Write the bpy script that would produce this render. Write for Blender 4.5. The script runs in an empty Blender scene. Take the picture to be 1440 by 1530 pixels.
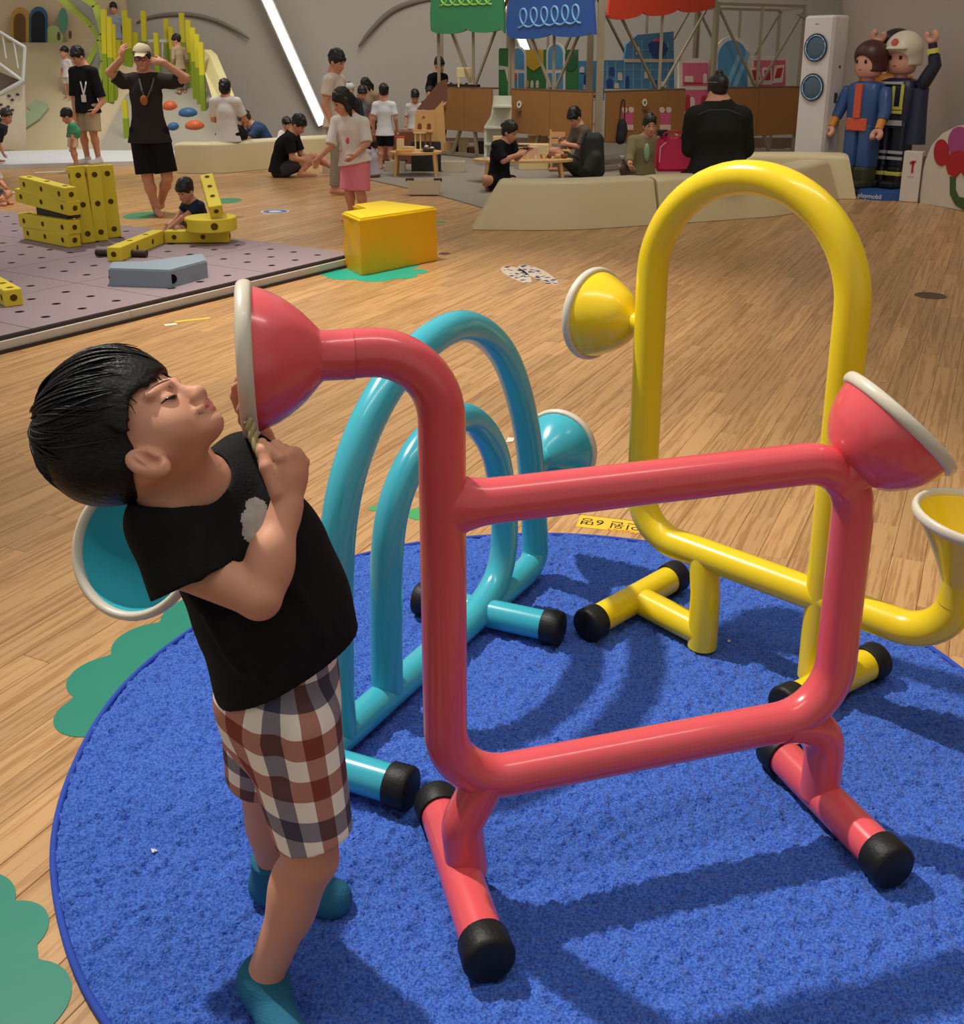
import bpy, bmesh, math, random
import numpy as np
from mathutils import Vector, Matrix

random.seed(7)
RNG = np.random.default_rng(7)
scene = bpy.context.scene
COL = scene.collection

# ---------------------------------------------------------------- camera, world, lights, exposure
FOC, CXP, CYP, HOR, EYE = 1580.0, 720.0, 570.0, 88.0, 1.57      # focal length in px (frame 1440 x 1530), eye height in m
TH = math.atan((CYP - HOR) / FOC)
cam_data = bpy.data.cameras.new('camera')
cam = bpy.data.objects.new('camera', cam_data)
COL.objects.link(cam)
cam.location = (0, 0, EYE)
cam.rotation_euler = (math.pi / 2 - TH, 0, 0)
cam_data.sensor_width = 36.0
cam_data.lens = FOC * 36.0 / 1530.0
cam_data.shift_y = (CYP - 765.0) / 1530.0
cam_data.clip_end = 200
scene.camera = cam

world = bpy.data.worlds.new('world')
scene.world = world
world.use_nodes = True
world.node_tree.nodes['Background'].inputs[0].default_value = (1.0, 0.95, 0.87, 1)
world.node_tree.nodes['Background'].inputs[1].default_value = 0.37

def lamp(name, kind, loc, target, power, color, size=0.3, spot=60, blend=0.6):
    l = bpy.data.lights.new(name, kind)
    l.energy = power
    l.color = color
    if kind == 'SPOT':
        l.spot_size = math.radians(spot); l.spot_blend = blend; l.shadow_soft_size = size
    elif kind == 'AREA':
        l.shape = 'DISK'; l.size = size
    o = bpy.data.objects.new(name, l)
    COL.objects.link(o)
    o.location = loc
    o.rotation_euler = (Vector(target) - Vector(loc)).to_track_quat('-Z', 'Y').to_euler()
    return o

# ceiling spotlights of the hall (warm white); the first throws the sharp shadows over the rug
lamp('ceiling_spotlight', 'SPOT', (-2.9, 4.15, 6.6), (0.75, 2.15, 0), 2100, (1.0, 0.94, 0.84), 0.10, 44, 1.0)
lamp('ceiling_spotlight', 'SPOT', (-1.6, 7.6, 6.6), (-0.7, 6.5, 0), 2000, (1.0, 0.92, 0.78), 0.14, 54, 1.0)
lamp('ceiling_spotlight', 'SPOT', (-4.6, 11.5, 6.6), (-4.2, 10.6, 0), 1100, (1.0, 0.93, 0.82), 0.14, 70, 0.9)
sl_ = lamp('ceiling_strip_light', 'AREA', (0.6, 1.25, 6.2), (0.6, 1.35, 0), 85, (1.0, 0.95, 0.87), 5.0)
sl_.data.shape = 'RECTANGLE'; sl_.data.size = 5.5; sl_.data.size_y = 0.06; sl_.rotation_euler = (0, 0, math.radians(16.3))
lamp('ceiling_spotlight', 'SPOT', (-5.5, 17.0, 6.6), (-5.2, 18.0, 0), 900, (1.0, 0.95, 0.88), 0.2, 75, 0.9)
lamp('ceiling_spotlight', 'SPOT', (1.6, 13.0, 6.4), (1.4, 14.6, 0), 420, (1.0, 0.9, 0.76), 0.2, 75, 0.9)
lamp('wall_fill_light', 'AREA', (-1.0, 15.5, 7.2), (-2.0, 22.5, 1.5), 250, (1.0, 0.94, 0.86), 5.0)  # added fill that brightens the back wall; no such fixture in view
lamp('wall_fill_light', 'AREA', (3.2, 9.0, 6.8), (6.0, 14.5, 1.0), 120, (1.0, 0.92, 0.82), 3.0)

scene.view_settings.view_transform = 'Standard'
scene.view_settings.look = 'None'
scene.view_settings.exposure = 0.0
scene.view_settings.gamma = 1.0
scene.view_settings.use_curve_mapping = False

# ---------------------------------------------------------------- where things stand
def ray(x, y):
    a = (x - CXP) / FOC; b = (y - CYP) / FOC
    return np.array([a, math.cos(TH) - b * math.sin(TH), -math.sin(TH) - b * math.cos(TH)])
def G(x, y, z=0.0):
    """point at height z that is seen in direction (x, y)"""
    r = ray(x, y); t = (z - EYE) / r[2]
    return r * t + np.array([0, 0, EYE])
def AT(x, y, Y):
    """point at distance Y in front of the camera foot seen in direction (x, y)"""
    r = ray(x, y)
    return r * (Y / r[1]) + np.array([0, 0, EYE])
def PX(p):
    q = np.array(p, float) - np.array([0, 0, EYE])
    d = q[1] * math.cos(TH) - q[2] * math.sin(TH)
    return FOC / d
def V(*a): return np.array(a, float)
def nrm(v):
    v = np.array(v, float); return v / max(np.linalg.norm(v), 1e-9)

# ---------------------------------------------------------------- materials
MATS = {}
def srgb(r, g, b):
    f = lambda c: (c / 255 / 12.92) if c / 255 <= 0.04045 else ((c / 255 + 0.055) / 1.055) ** 2.4
    return (f(r), f(g), f(b), 1)
def mat(name, rgb, rough=0.5, spec=0.5, var=0.06, scale=8.0, bump=0.0, bscale=60.0, metal=0.0, coat=0.0, emit=0.0, sheen=0.0, trans=0.0, sss=0.0):
    if name in MATS: return MATS[name]
    m = bpy.data.materials.new(name); m.use_nodes = True
    nt = m.node_tree; b = nt.nodes['Principled BSDF']
    c = srgb(*rgb)
    b.inputs['Roughness'].default_value = rough
    b.inputs['Metallic'].default_value = metal
    b.inputs['Specular IOR Level'].default_value = spec
    b.inputs['Coat Weight'].default_value = coat
    b.inputs['Coat Roughness'].default_value = 0.12
    if sheen:
        b.inputs['Sheen Weight'].default_value = sheen
    if trans:
        b.inputs['Transmission Weight'].default_value = trans
    if sss:
        b.inputs['Subsurface Weight'].default_value = sss
        b.inputs['Subsurface Radius'].default_value = (0.012, 0.004, 0.002)
        b.inputs['Subsurface Scale'].default_value = 0.6
    tc = nt.nodes.new('ShaderNodeTexCoord')
    n = nt.nodes.new('ShaderNodeTexNoise'); n.inputs['Scale'].default_value = scale; n.inputs['Detail'].default_value = 3
    nt.links.new(tc.outputs['Object'], n.inputs['Vector'])
    mx = nt.nodes.new('ShaderNodeMix'); mx.data_type = 'RGBA'
    mx.inputs['A'].default_value = tuple(x * (1 - var) for x in c[:3]) + (1,)
    mx.inputs['B'].default_value = tuple(min(1, x * (1 + var)) for x in c[:3]) + (1,)
    nt.links.new(n.outputs['Fac'], mx.inputs['Factor'])
    nt.links.new(mx.outputs['Result'], b.inputs['Base Color'])
    if bump:
        n2 = nt.nodes.new('ShaderNodeTexNoise'); n2.inputs['Scale'].default_value = bscale; n2.inputs['Detail'].default_value = 4
        nt.links.new(tc.outputs['Object'], n2.inputs['Vector'])
        bp = nt.nodes.new('ShaderNodeBump'); bp.inputs['Strength'].default_value = bump; bp.inputs['Distance'].default_value = 0.01
        nt.links.new(n2.outputs['Fac'], bp.inputs['Height'])
        nt.links.new(bp.outputs['Normal'], b.inputs['Normal'])
    if emit:
        b.inputs['Emission Color'].default_value = c
        b.inputs['Emission Strength'].default_value = emit
    MATS[name] = m
    return m

# ---------------------------------------------------------------- objects
def tag(o, label=None, cat=None, group=None, kind=None):
    if label: o['label'] = label
    if cat: o['category'] = cat
    if group: o['group'] = group
    if kind: o['kind'] = kind
    return o
def thing(name, label, cat, loc=(0, 0, 0), rz=0.0, group=None):
    o = bpy.data.objects.new(name, None)
    o.empty_display_size = 0.1
    COL.objects.link(o)
    o.location = loc; o.rotation_euler = (0, 0, rz)
    return tag(o, label, cat, group)
def obj(name, mesh, m=None, parent=None, label=None, smooth=None):
    if isinstance(mesh, bmesh.types.BMesh):
        me = bpy.data.meshes.new(name); mesh.to_mesh(me); mesh.free()
    else:
        me = mesh
    if m is not None:
        for x in (m if isinstance(m, (list, tuple)) else [m]):
            me.materials.append(x)
    if smooth is not None:
        me.shade_smooth() if smooth is True else me.shade_flat()
        if smooth not in (True, False):
            me.shade_smooth(); me.set_sharp_from_angle(angle=math.radians(smooth))
    o = bpy.data.objects.new(name, me)
    COL.objects.link(o)
    if parent is not None: o.parent = parent
    if label: o['label'] = label
    return o
def copy_tree(o, parent=None):
    c = o.copy(); COL.objects.link(c)
    if parent is not None: c.parent = parent
    for ch in list(o.children): copy_tree(ch, c)
    return c
def BM(): return bmesh.new()
def box(bm, c, s, rz=0.0, bev=0.0, M=None, seg=2):
    """box of size s centred at c, turned by rz, edges rounded by bev"""
    r = bmesh.ops.create_cube(bm, size=1.0)
    vs = r['verts']
    mtx = (Matrix.Translation(Vector(c)) @ Matrix.Rotation(rz, 4, 'Z') @ Matrix.Diagonal((s[0], s[1], s[2], 1)))
    if M is not None: mtx = M @ mtx
    bmesh.ops.transform(bm, matrix=mtx, verts=vs)
    if bev:
        es = list({e for v in vs for e in v.link_edges})
        bmesh.ops.bevel(bm, geom=es, offset=bev, segments=seg, affect='EDGES', profile=0.5)
    return bm
def frames(P):
    P = [np.array(p, float) for p in P]; n = len(P)
    T = [nrm(P[min(i + 1, n - 1)] - P[max(i - 1, 0)]) for i in range(n)]
    u = nrm(np.cross(T[0], [0, 0, 1])) if abs(T[0][2]) < 0.95 else nrm(np.cross(T[0], [0, 1, 0]))
    U = []
    for t in T:
        u = nrm(u - t * np.dot(u, t)); U.append(u)
    return P, T, U
def tube(bm, P, R, seg=20, caps=True):
    """swept round tube along the points P, radius R (one number or one per point)"""
    P, T, U = frames(P)
    if not hasattr(R, '__len__'): R = [R] * len(P)
    rings = []
    for p, t, u, r in zip(P, T, U, R):
        w = np.cross(t, u)
        rings.append([bm.verts.new(p + r * (math.cos(a) * u + math.sin(a) * w)) for a in (2 * math.pi * i / seg for i in range(seg))])
    for a, b in zip(rings[:-1], rings[1:]):
        for i in range(seg):
            bm.faces.new((a[i], a[(i + 1) % seg], b[(i + 1) % seg], b[i]))
    if caps:
        bm.faces.new(rings[0][::-1]); bm.faces.new(rings[-1])
    return bm
def rod(bm, a, b, w, d=None, up=(0, 0, 1)):
    """square bar from a to b"""
    a = np.array(a, float); b = np.array(b, float); d = d or w
    t = nrm(b - a); u = np.cross(t, up)
    if np.linalg.norm(u) < 1e-3: u = np.array([1.0, 0, 0])
    u = nrm(u); v = np.cross(t, u)
    q = []
    for p in (a, b):
        q.append([bm.verts.new(p + u * w / 2 * i + v * d / 2 * j) for i, j in ((-1, -1), (1, -1), (1, 1), (-1, 1))])
    for i in range(4):
        bm.faces.new((q[0][i], q[0][(i + 1) % 4], q[1][(i + 1) % 4], q[1][i]))
    bm.faces.new(q[0][::-1]); bm.faces.new(q[1])
    return bm
def fillet(P, R, n=10):
    """polyline with rounded corners (R: one radius or one per inner corner)"""
    P = [np.array(p, float) for p in P]
    if not hasattr(R, '__len__'): R = [R] * (len(P) - 2)
    out = [P[0]]
    for i in range(1, len(P) - 1):
        a, b, c = P[i - 1], P[i], P[i + 1]
        d1, d2 = nrm(a - b), nrm(c - b)
        ang = math.acos(max(-1, min(1, float(np.dot(d1, d2)))))
        r = R[i - 1]
        if r <= 0 or abs(ang - math.pi) < 1e-3:
            out.append(b); continue
        L = r / math.tan(ang / 2)
        cen = b + nrm(d1 + d2) * (r / math.sin(ang / 2))
        p1, p2 = b + d1 * L, b + d2 * L
        v1, v2 = p1 - cen, p2 - cen
        w = math.pi - ang
        for k in range(n + 1):
            t = k / n
            out.append(cen + (math.sin((1 - t) * w) * v1 + math.sin(t * w) * v2) / math.sin(w))
    out.append(P[-1])
    return out
def lathe(bm, prof, o=(0, 0, 0), axis=(0, 0, 1), seg=40, closed=False):
    """turn the profile [(along, radius)] about the axis through o"""
    o = np.array(o, float); t = nrm(axis)
    u = nrm(np.cross(t, [0, 0, 1])) if abs(t[2]) < 0.95 else np.array([1.0, 0, 0])
    u = nrm(u - t * np.dot(u, t)); w = np.cross(t, u)
    rings = []
    for s, r in prof:
        if r < 1e-6: rings.append([bm.verts.new(o + t * s)]); continue
        rings.append([bm.verts.new(o + t * s + r * (math.cos(a) * u + math.sin(a) * w)) for a in (2 * math.pi * i / seg for i in range(seg))])
    pairs = list(zip(rings[:-1], rings[1:]))
    if closed: pairs.append((rings[-1], rings[0]))
    for a, b in pairs:
        for i in range(seg):
            j = (i + 1) % seg
            if len(a) == 1 and len(b) == 1: continue
            if len(a) == 1: bm.faces.new((a[0], b[j], b[i]))
            elif len(b) == 1: bm.faces.new((a[i], a[j], b[0]))
            else: bm.faces.new((a[i], a[j], b[j], b[i]))
    return bm
def prism(bm, pts, z0, z1, M=None, bev=0.0):
    """upright prism over the outline pts"""
    lo = [bm.verts.new((p[0], p[1], z0)) for p in pts]; hi = [bm.verts.new((p[0], p[1], z1)) for p in pts]
    n = len(pts); fs = []
    area = sum(pts[i][0] * pts[(i + 1) % n][1] - pts[(i + 1) % n][0] * pts[i][1] for i in range(n))
    if area < 0: lo, hi = lo[::-1], hi[::-1]
    for i in range(n):
        bm.faces.new((lo[i], lo[(i + 1) % n], hi[(i + 1) % n], hi[i]))
    bm.faces.new(lo[::-1]); top = bm.faces.new(hi)
    if M is not None: bmesh.ops.transform(bm, matrix=M, verts=lo + hi)
    if bev: bmesh.ops.bevel(bm, geom=list(top.edges), offset=bev, segments=2, affect='EDGES')
    return bm
def ball(bm, c, r, seg=12, B=None):
    res = bmesh.ops.create_uvsphere(bm, u_segments=seg, v_segments=max(6, seg // 2 + 2), radius=1.0)
    rr = r if hasattr(r, '__len__') else (r, r, r)
    m = Matrix.Diagonal((rr[0], rr[1], rr[2], 1))
    if B is not None:
        b = np.array(B, float)
        m = Matrix(((*b[:, 0],), (*b[:, 1],), (*b[:, 2],))).to_4x4() @ m if False else Matrix([[b[0][i], b[1][i], b[2][i], 0] for i in range(3)] + [[0, 0, 0, 1]]) @ m
    bmesh.ops.transform(bm, matrix=Matrix.Translation(Vector(c)) @ m, verts=res['verts'])
    return bm
def wall_M(o, xdir, ndir=None):
    """matrix that takes flat work in x/y to an upright sheet: x along xdir, y up, z out of the sheet"""
    x = nrm(xdir); z = np.array([0, 0, 1.0]) if abs(x[2]) < 0.3 else np.array([0, 0, 1.0])
    n = np.cross(x, z)
    return Matrix([[x[0], z[0], n[0], o[0]], [x[1], z[1], n[1], o[1]], [x[2], z[2], n[2], o[2]], [0, 0, 0, 1]])
def text_mesh(s, size, M, depth=0.002, align='CENTER'):
    cu = bpy.data.curves.new('lettering', 'FONT'); cu.body = s; cu.size = size; cu.extrude = depth
    cu.align_x = align; cu.align_y = 'CENTER'; cu.resolution_u = 3
    o = bpy.data.objects.new('lettering', cu); COL.objects.link(o)
    dg = bpy.context.evaluated_depsgraph_get()
    me = bpy.data.meshes.new_from_object(o.evaluated_get(dg))
    bpy.data.objects.remove(o); bpy.data.curves.remove(cu)
    me.transform(M)
    return me

# ---------------------------------------------------------------- signed-distance modelling for bodies and soft shapes
class SDF:
    def __init__(s, lo, hi, h):
        s.lo = np.array(lo, np.float32); s.h = h
        s.n = np.maximum(np.ceil((np.array(hi) - np.array(lo)) / h).astype(int) + 1, 4)
        s.F = np.full(s.n, 1.0, np.float32)
        s.ax = [(s.lo[i] + h * np.arange(s.n[i])).astype(np.float32) for i in range(3)]
    def _loc(s, lo, hi):
        i0 = np.clip(np.floor((lo - s.lo) / s.h).astype(int), 0, s.n); i1 = np.clip(np.ceil((hi - s.lo) / s.h).astype(int) + 1, 0, s.n)
        if (i1 <= i0).any(): return None
        sl = tuple(slice(a, b) for a, b in zip(i0, i1))
        X = s.ax[0][sl[0]][:, None, None]; Y = s.ax[1][sl[1]][None, :, None]; Z = s.ax[2][sl[2]][None, None, :]
        return sl, X, Y, Z
    def _mix(s, sl, d, k, mode):
        a = s.F[sl]
        if mode == 'sub': a = -a
        if k > 0:
            t = np.clip(0.5 + 0.5 * (d - a) / k, 0, 1)
            r = d + (a - d) * t - k * t * (1 - t)
        else: r = np.minimum(a, d)
        s.F[sl] = -r if mode == 'sub' else r
    def cone(s, a, b, ra, rb=None, k=0.01, mode='add', flat=None, cut=0):
        """tapered limb a-b; flat=(axis, f) squashes the section; cut: 1 = flat end at b, 2 = flat at both"""
        rb = ra if rb is None else rb
        a = np.array(a, np.float32); b = np.array(b, np.float32)
        pad = max(ra, rb) * (1.0 if not flat or flat[1] <= 1 else flat[1]) + k + 3 * s.h
        L = s._loc(np.minimum(a, b) - pad, np.maximum(a, b) + pad)
        if L is None: return s
        sl, X, Y, Z = L
        px, py, pz = X - a[0], Y - a[1], Z - a[2]
        ab = b - a; l2 = float(ab @ ab) + 1e-9
        t0 = (px * ab[0] + py * ab[1] + pz * ab[2]) / l2
        t = np.clip(t0, 0, 1)
        qx, qy, qz = px - t * ab[0], py - t * ab[1], pz - t * ab[2]
        q2 = qx * qx + qy * qy + qz * qz
        if flat:
            ax = nrm(flat[0]).astype(np.float32); f = flat[1]
            dq = qx * ax[0] + qy * ax[1] + qz * ax[2]
            q2 = q2 + dq * dq * (1 / f ** 2 - 1)
        d = np.sqrt(q2) - (ra + (rb - ra) * t)
        if flat and flat[1] < 1: d = d * (0.5 + 0.5 * flat[1])
        if cut:
            ln = math.sqrt(l2)
            d = np.maximum(d, (t0 - 1) * ln)
            if cut == 2: d = np.maximum(d, -t0 * ln)
        s._mix(sl, d, k, mode); return s
    def ell(s, c, r, B=None, k=0.01, mode='add'):
        c = np.array(c, np.float32); r = np.array(r if hasattr(r, '__len__') else (r, r, r), np.float32)
        pad = r.max() + k + 3 * s.h
        L = s._loc(c - pad, c + pad)
        if L is None: return s
        sl, X, Y, Z = L
        px, py, pz = X - c[0], Y - c[1], Z - c[2]
        if B is not None:
            B = np.array(B, np.float32)
            px, py, pz = (px * B[i][0] + py * B[i][1] + pz * B[i][2] for i in range(3))
        k0 = np.sqrt((px / r[0]) ** 2 + (py / r[1]) ** 2 + (pz / r[2]) ** 2)
        k1 = np.sqrt((px / r[0] ** 2) ** 2 + (py / r[1] ** 2) ** 2 + (pz / r[2] ** 2) ** 2) + 1e-6
        s._mix(sl, k0 * (k0 - 1) / k1, k, mode); return s
    def poly(s, P, R, **kw):
        for i in range(len(P) - 1): s.cone(P[i], P[i + 1], R[i], R[i + 1], **kw)
        return s
    def plane(s, c, n, k=0.0):
        """keep what lies behind the plane (against n)"""
        n = nrm(n); X, Y, Z = s.ax[0][:, None, None], s.ax[1][None, :, None], s.ax[2][None, None, :]
        d = (X - c[0]) * n[0] + (Y - c[1]) * n[1] + (Z - c[2]) * n[2]
        s.F = np.maximum(s.F, d.astype(np.float32)); return s
    def mesh(s, name='body', smooth=2):
        F = s.F; S = F < 0
        n = F.shape
        c = [S[i:n[0] - 1 + i, j:n[1] - 1 + j, k:n[2] - 1 + k] for i in (0, 1) for j in (0, 1) for k in (0, 1)]
        anyv = c[0].copy(); allv = c[0].copy()
        for q in c[1:]: anyv |= q; allv &= q
        I = np.argwhere(anyv & ~allv)
        if len(I) == 0: return bpy.data.meshes.new(name)
        pos = np.zeros((len(I), 3)); cnt = np.zeros(len(I))
        corners = [(i, j, k) for i in (0, 1) for j in (0, 1) for k in (0, 1)]
        vals = {q: F[I[:, 0] + q[0], I[:, 1] + q[1], I[:, 2] + q[2]] for q in corners}
        for q in corners:
            for ax in range(3):
                if q[ax]: continue
                p = list(q); p[ax] = 1; p = tuple(p)
                a, b = vals[q], vals[p]
                m = (a < 0) != (b < 0)
                t = np.where(m, a / np.where(m, a - b, 1), 0)
                e = np.tile(np.array(q, float), (len(I), 1)); e[:, ax] += t
                pos[m] += e[m]; cnt[m] += 1
        P = (I + pos / cnt[:, None]) * s.h + s.lo
        idm = np.full(tuple(x - 1 for x in n), -1, np.int32)
        idm[I[:, 0], I[:, 1], I[:, 2]] = np.arange(len(I))
        quads = []
        for ax in range(3):
            o1, o2 = [(1, 2), (2, 0), (0, 1)][ax]
            sl0 = [slice(None)] * 3; sl1 = [slice(None)] * 3
            sl0[ax] = slice(0, n[ax] - 1); sl1[ax] = slice(1, n[ax])
            A, Bq = S[tuple(sl0)], S[tuple(sl1)]
            E = np.argwhere(A != Bq)
            ok = (E[:, o1] > 0) & (E[:, o2] > 0) & (E[:, o1] < n[o1] - 1) & (E[:, o2] < n[o2] - 1)
            E = E[ok]
            ins = A[E[:, 0], E[:, 1], E[:, 2]]
            def cell(d1, d2):
                q = E.copy(); q[:, o1] -= d1; q[:, o2] -= d2
                return idm[q[:, 0], q[:, 1], q[:, 2]]
            Q = np.stack([cell(1, 1), cell(0, 1), cell(0, 0), cell(1, 0)], 1)
            Q[~ins] = Q[~ins][:, ::-1]
            quads.append(Q)
        Q = np.concatenate(quads); Q = Q[(Q >= 0).all(1)]
        if smooth:
            e = np.concatenate([Q[:, [0, 1]], Q[:, [1, 2]], Q[:, [2, 3]], Q[:, [3, 0]]]); e = np.concatenate([e, e[:, ::-1]])
            dg = np.bincount(e[:, 0], minlength=len(P)).astype(float); dg[dg == 0] = 1
            for it in range(smooth):
                A = np.stack([np.bincount(e[:, 0], weights=P[e[:, 1], i], minlength=len(P)) for i in range(3)], 1) / dg[:, None]
                P = P + 0.5 * (A - P)
                A = np.stack([np.bincount(e[:, 0], weights=P[e[:, 1], i], minlength=len(P)) for i in range(3)], 1) / dg[:, None]
                P = P - 0.38 * (A - P)
        s.P = P; s.Q = Q
        me = bpy.data.meshes.new(name)
        me.vertices.add(len(P)); me.vertices.foreach_set('co', P.astype(np.float32).ravel())
        me.loops.add(Q.size); me.loops.foreach_set('vertex_index', Q.astype(np.int32).ravel())
        me.polygons.add(len(Q))
        me.polygons.foreach_set('loop_start', np.arange(0, Q.size, 4, dtype=np.int32))
        me.polygons.foreach_set('loop_total', np.full(len(Q), 4, np.int32))
        me.update(calc_edges=True); me.validate()
        me.shade_smooth()
        return me
# ---------------------------------------------------------------- floor
def wood_floor_mat(name, single):
    m = bpy.data.materials.new(name); m.use_nodes = True
    nt = m.node_tree; N = nt.nodes; L = nt.links; b = N['Principled BSDF']
    geo = N.new('ShaderNodeNewGeometry')
    rot = N.new('ShaderNodeVectorRotate'); rot.rotation_type = 'Z_AXIS'; rot.inputs['Angle'].default_value = math.radians(25.6)
    L.new(geo.outputs['Position'], rot.inputs['Vector'])
    if single:
        inf = N.new('ShaderNodeObjectInfo'); rnd = inf.outputs['Random']
    else:
        at = N.new('ShaderNodeAttribute'); at.attribute_name = 'rnd'; rnd = at.outputs['Fac']
    comb = N.new('ShaderNodeCombineXYZ')
    mul = N.new('ShaderNodeMath'); mul.operation = 'MULTIPLY'; mul.inputs[1].default_value = 37.0
    L.new(rnd, mul.inputs[0]); L.new(mul.outputs[0], comb.inputs[1])
    add = N.new('ShaderNodeVectorMath'); add.operation = 'ADD'
    L.new(rot.outputs[0], add.inputs[0]); L.new(comb.outputs[0], add.inputs[1])
    mp = N.new('ShaderNodeMapping'); mp.inputs['Scale'].default_value = (120, 5.0, 1)
    L.new(add.outputs[0], mp.inputs['Vector'])
    n1 = N.new('ShaderNodeTexNoise'); n1.inputs['Scale'].default_value = 1.0; n1.inputs['Detail'].default_value = 5; n1.inputs['Roughness'].default_value = 0.65
    L.new(mp.outputs[0], n1.inputs['Vector'])
    mp2 = N.new('ShaderNodeMapping'); mp2.inputs['Scale'].default_value = (46, 1.2, 1)
    L.new(add.outputs[0], mp2.inputs['Vector'])
    n2 = N.new('ShaderNodeTexNoise'); n2.inputs['Scale'].default_value = 1.0; n2.inputs['Detail'].default_value = 2
    L.new(mp2.outputs[0], n2.inputs['Vector'])
    ad = N.new('ShaderNodeMath'); ad.operation = 'ADD'; L.new(n1.outputs['Fac'], ad.inputs[0]); L.new(n2.outputs['Fac'], ad.inputs[1])
    ramp = N.new('ShaderNodeValToRGB')
    e = ramp.color_ramp.elements
    e[0].position = 0.50; e[0].color = srgb(152, 108, 66)
    e[1].position = 1.46; e[1].color = srgb(200, 156, 106)
    mid = ramp.color_ramp.elements.new(0.9); mid.color = srgb(180, 134, 86)
    hl = N.new('ShaderNodeMath'); hl.operation = 'MULTIPLY'; hl.inputs[1].default_value = 0.98
    L.new(ad.outputs[0], hl.inputs[0]); L.new(hl.outputs[0], ramp.inputs['Fac'])
    hsv = N.new('ShaderNodeHueSaturation')
    mr = N.new('ShaderNodeMapRange'); mr.inputs['To Min'].default_value = 0.86; mr.inputs['To Max'].default_value = 1.10
    L.new(rnd, mr.inputs['Value']); L.new(mr.outputs[0], hsv.inputs['Value']); L.new(ramp.outputs[0], hsv.inputs['Color'])
    L.new(hsv.outputs[0], b.inputs['Base Color'])
    b.inputs['Roughness'].default_value = 0.34
    b.inputs['Specular IOR Level'].default_value = 0.45
    bp = N.new('ShaderNodeBump'); bp.inputs['Strength'].default_value = 0.12; bp.inputs['Distance'].default_value = 0.002
    L.new(n1.outputs['Fac'], bp.inputs['Height']); L.new(bp.outputs[0], b.inputs['Normal'])
    return m

floor = obj('floor', box(BM(), (0, 10.5, -0.056), (34, 29, 0.1)), mat('floor_joint', (96, 60, 32), 0.6))
tag(floor, kind='structure')
PD = V(math.sin(math.radians(25.6)), math.cos(math.radians(25.6)), 0); PE = V(PD[1], -PD[0], 0)
PW, PLN = 0.10, 1.25
def plank_mesh_data(w, l, z):
    a, c = w / 2 - 0.0005, 0.0012
    h = l / 2 - 0.0005
    vs = [(-a, -h, -0.006), (a, -h, -0.006), (a, h, -0.006), (-a, h, -0.006), (-a, -h, z - c), (a, -h, z - c), (a, h, z - c), (-a, h, z - c),
          (-a + c, -h + c, z), (a - c, -h + c, z), (a - c, h - c, z), (-a + c, h - c, z)]
    fs = [(0, 1, 5, 4), (1, 2, 6, 5), (2, 3, 7, 6), (3, 0, 4, 7), (4, 5, 9, 8), (5, 6, 10, 9), (6, 7, 11, 10), (7, 4, 8, 11), (8, 9, 10, 11)]
    return vs, fs
pvs, pfs = plank_mesh_data(PW, PLN, 0.0)
plank_me = bpy.data.meshes.new('plank'); plank_me.from_pydata(pvs, [], pfs); plank_me.update()
plank_me.materials.append(wood_floor_mat('bamboo_plank', True))
slots = []
for i in range(-190, 150):
    off = (i * 0.377 + 0.21 * ((i * 7) % 5)) % 1.0 * PLN
    for j in range(-8, 22):
        c = PE * (i * PW) + PD * (j * PLN + off)
        if c[1] < 0.7 or c[1] > 19.5: continue
        d = c[1] * math.cos(TH) + EYE * math.sin(TH)
        x = CXP + FOC * c[0] / d
        if x < -1400 * 2.2 / max(1.0, c[1]) - 300 or x > 1740 + 1900 * 2.2 / max(1.0, c[1]): continue
        slots.append((d * (1 + 0.15 * (abs(x - 720) > 900)), c))
slots.sort(key=lambda q: q[0])
rz = -math.radians(25.6)
for d, c in slots[:300]:
    o = bpy.data.objects.new('plank', plank_me); COL.objects.link(o); o.parent = floor
    o.location = c; o.rotation_euler = (0, 0, rz)
rest = slots[300:]
av = np.array(pvs); R2 = np.array([[math.cos(rz), -math.sin(rz)], [math.sin(rz), math.cos(rz)]])
VV, FF, RR = [], [], []
for k, (d, c) in enumerate(rest):
    w = av.copy(); w[:, :2] = av[:, :2] @ R2.T + c[:2]
    VV.append(w); FF.append(np.array(pfs) + 12 * k); RR += [random.random()] * len(pfs)
me = bpy.data.meshes.new('plank_field'); me.from_pydata(np.concatenate(VV).tolist(), [], np.concatenate(FF).tolist())
at = me.attributes.new('rnd', 'FLOAT', 'FACE'); at.data.foreach_set('value', RR)
tag(obj('plank_field', me, wood_floor_mat('bamboo_plank_field', False), floor), kind='stuff')

# ---------------------------------------------------------------- floor stickers
TEAL = mat('teal_sticker', (30, 132, 110), 0.45, 0.4, 0.05, 3)
def blob(circ, cen, n=140):
    """outline of a cloud of circles [(x, y, r)] seen from cen"""
    pts = []
    for k in range(n):
        a = 2 * math.pi * k / n; d = V(math.cos(a), math.sin(a)); best = 0.02
        for x, y, r in circ:
            q = V(x, y) - cen; b = q @ d; disc = b * b - q @ q + r * r
            if disc > 0: best = max(best, b + math.sqrt(disc))
        pts.append(cen + d * best)
    return pts
def gc(x, y, r): p = G(x, y); return (p[0], p[1], r)
def sticker(name, pts, m, label, z=0.0016):
    o = obj(name, prism(BM(), pts, 0.0002, z), m)
    return tag(o, label, 'sticker')
c0 = G(330, 1000)[:2]
sticker('scalloped_sticker', blob([gc(142, 1066, .098), gc(166, 1012, .112), gc(232, 962, .118), gc(318, 920, .15), gc(330, 1000, .24), gc(420, 900, .2)], c0), TEAL,
        'large teal scalloped floor sticker partly under the blue rug behind the boy')
c0 = G(-60, 1460)[:2]
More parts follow.
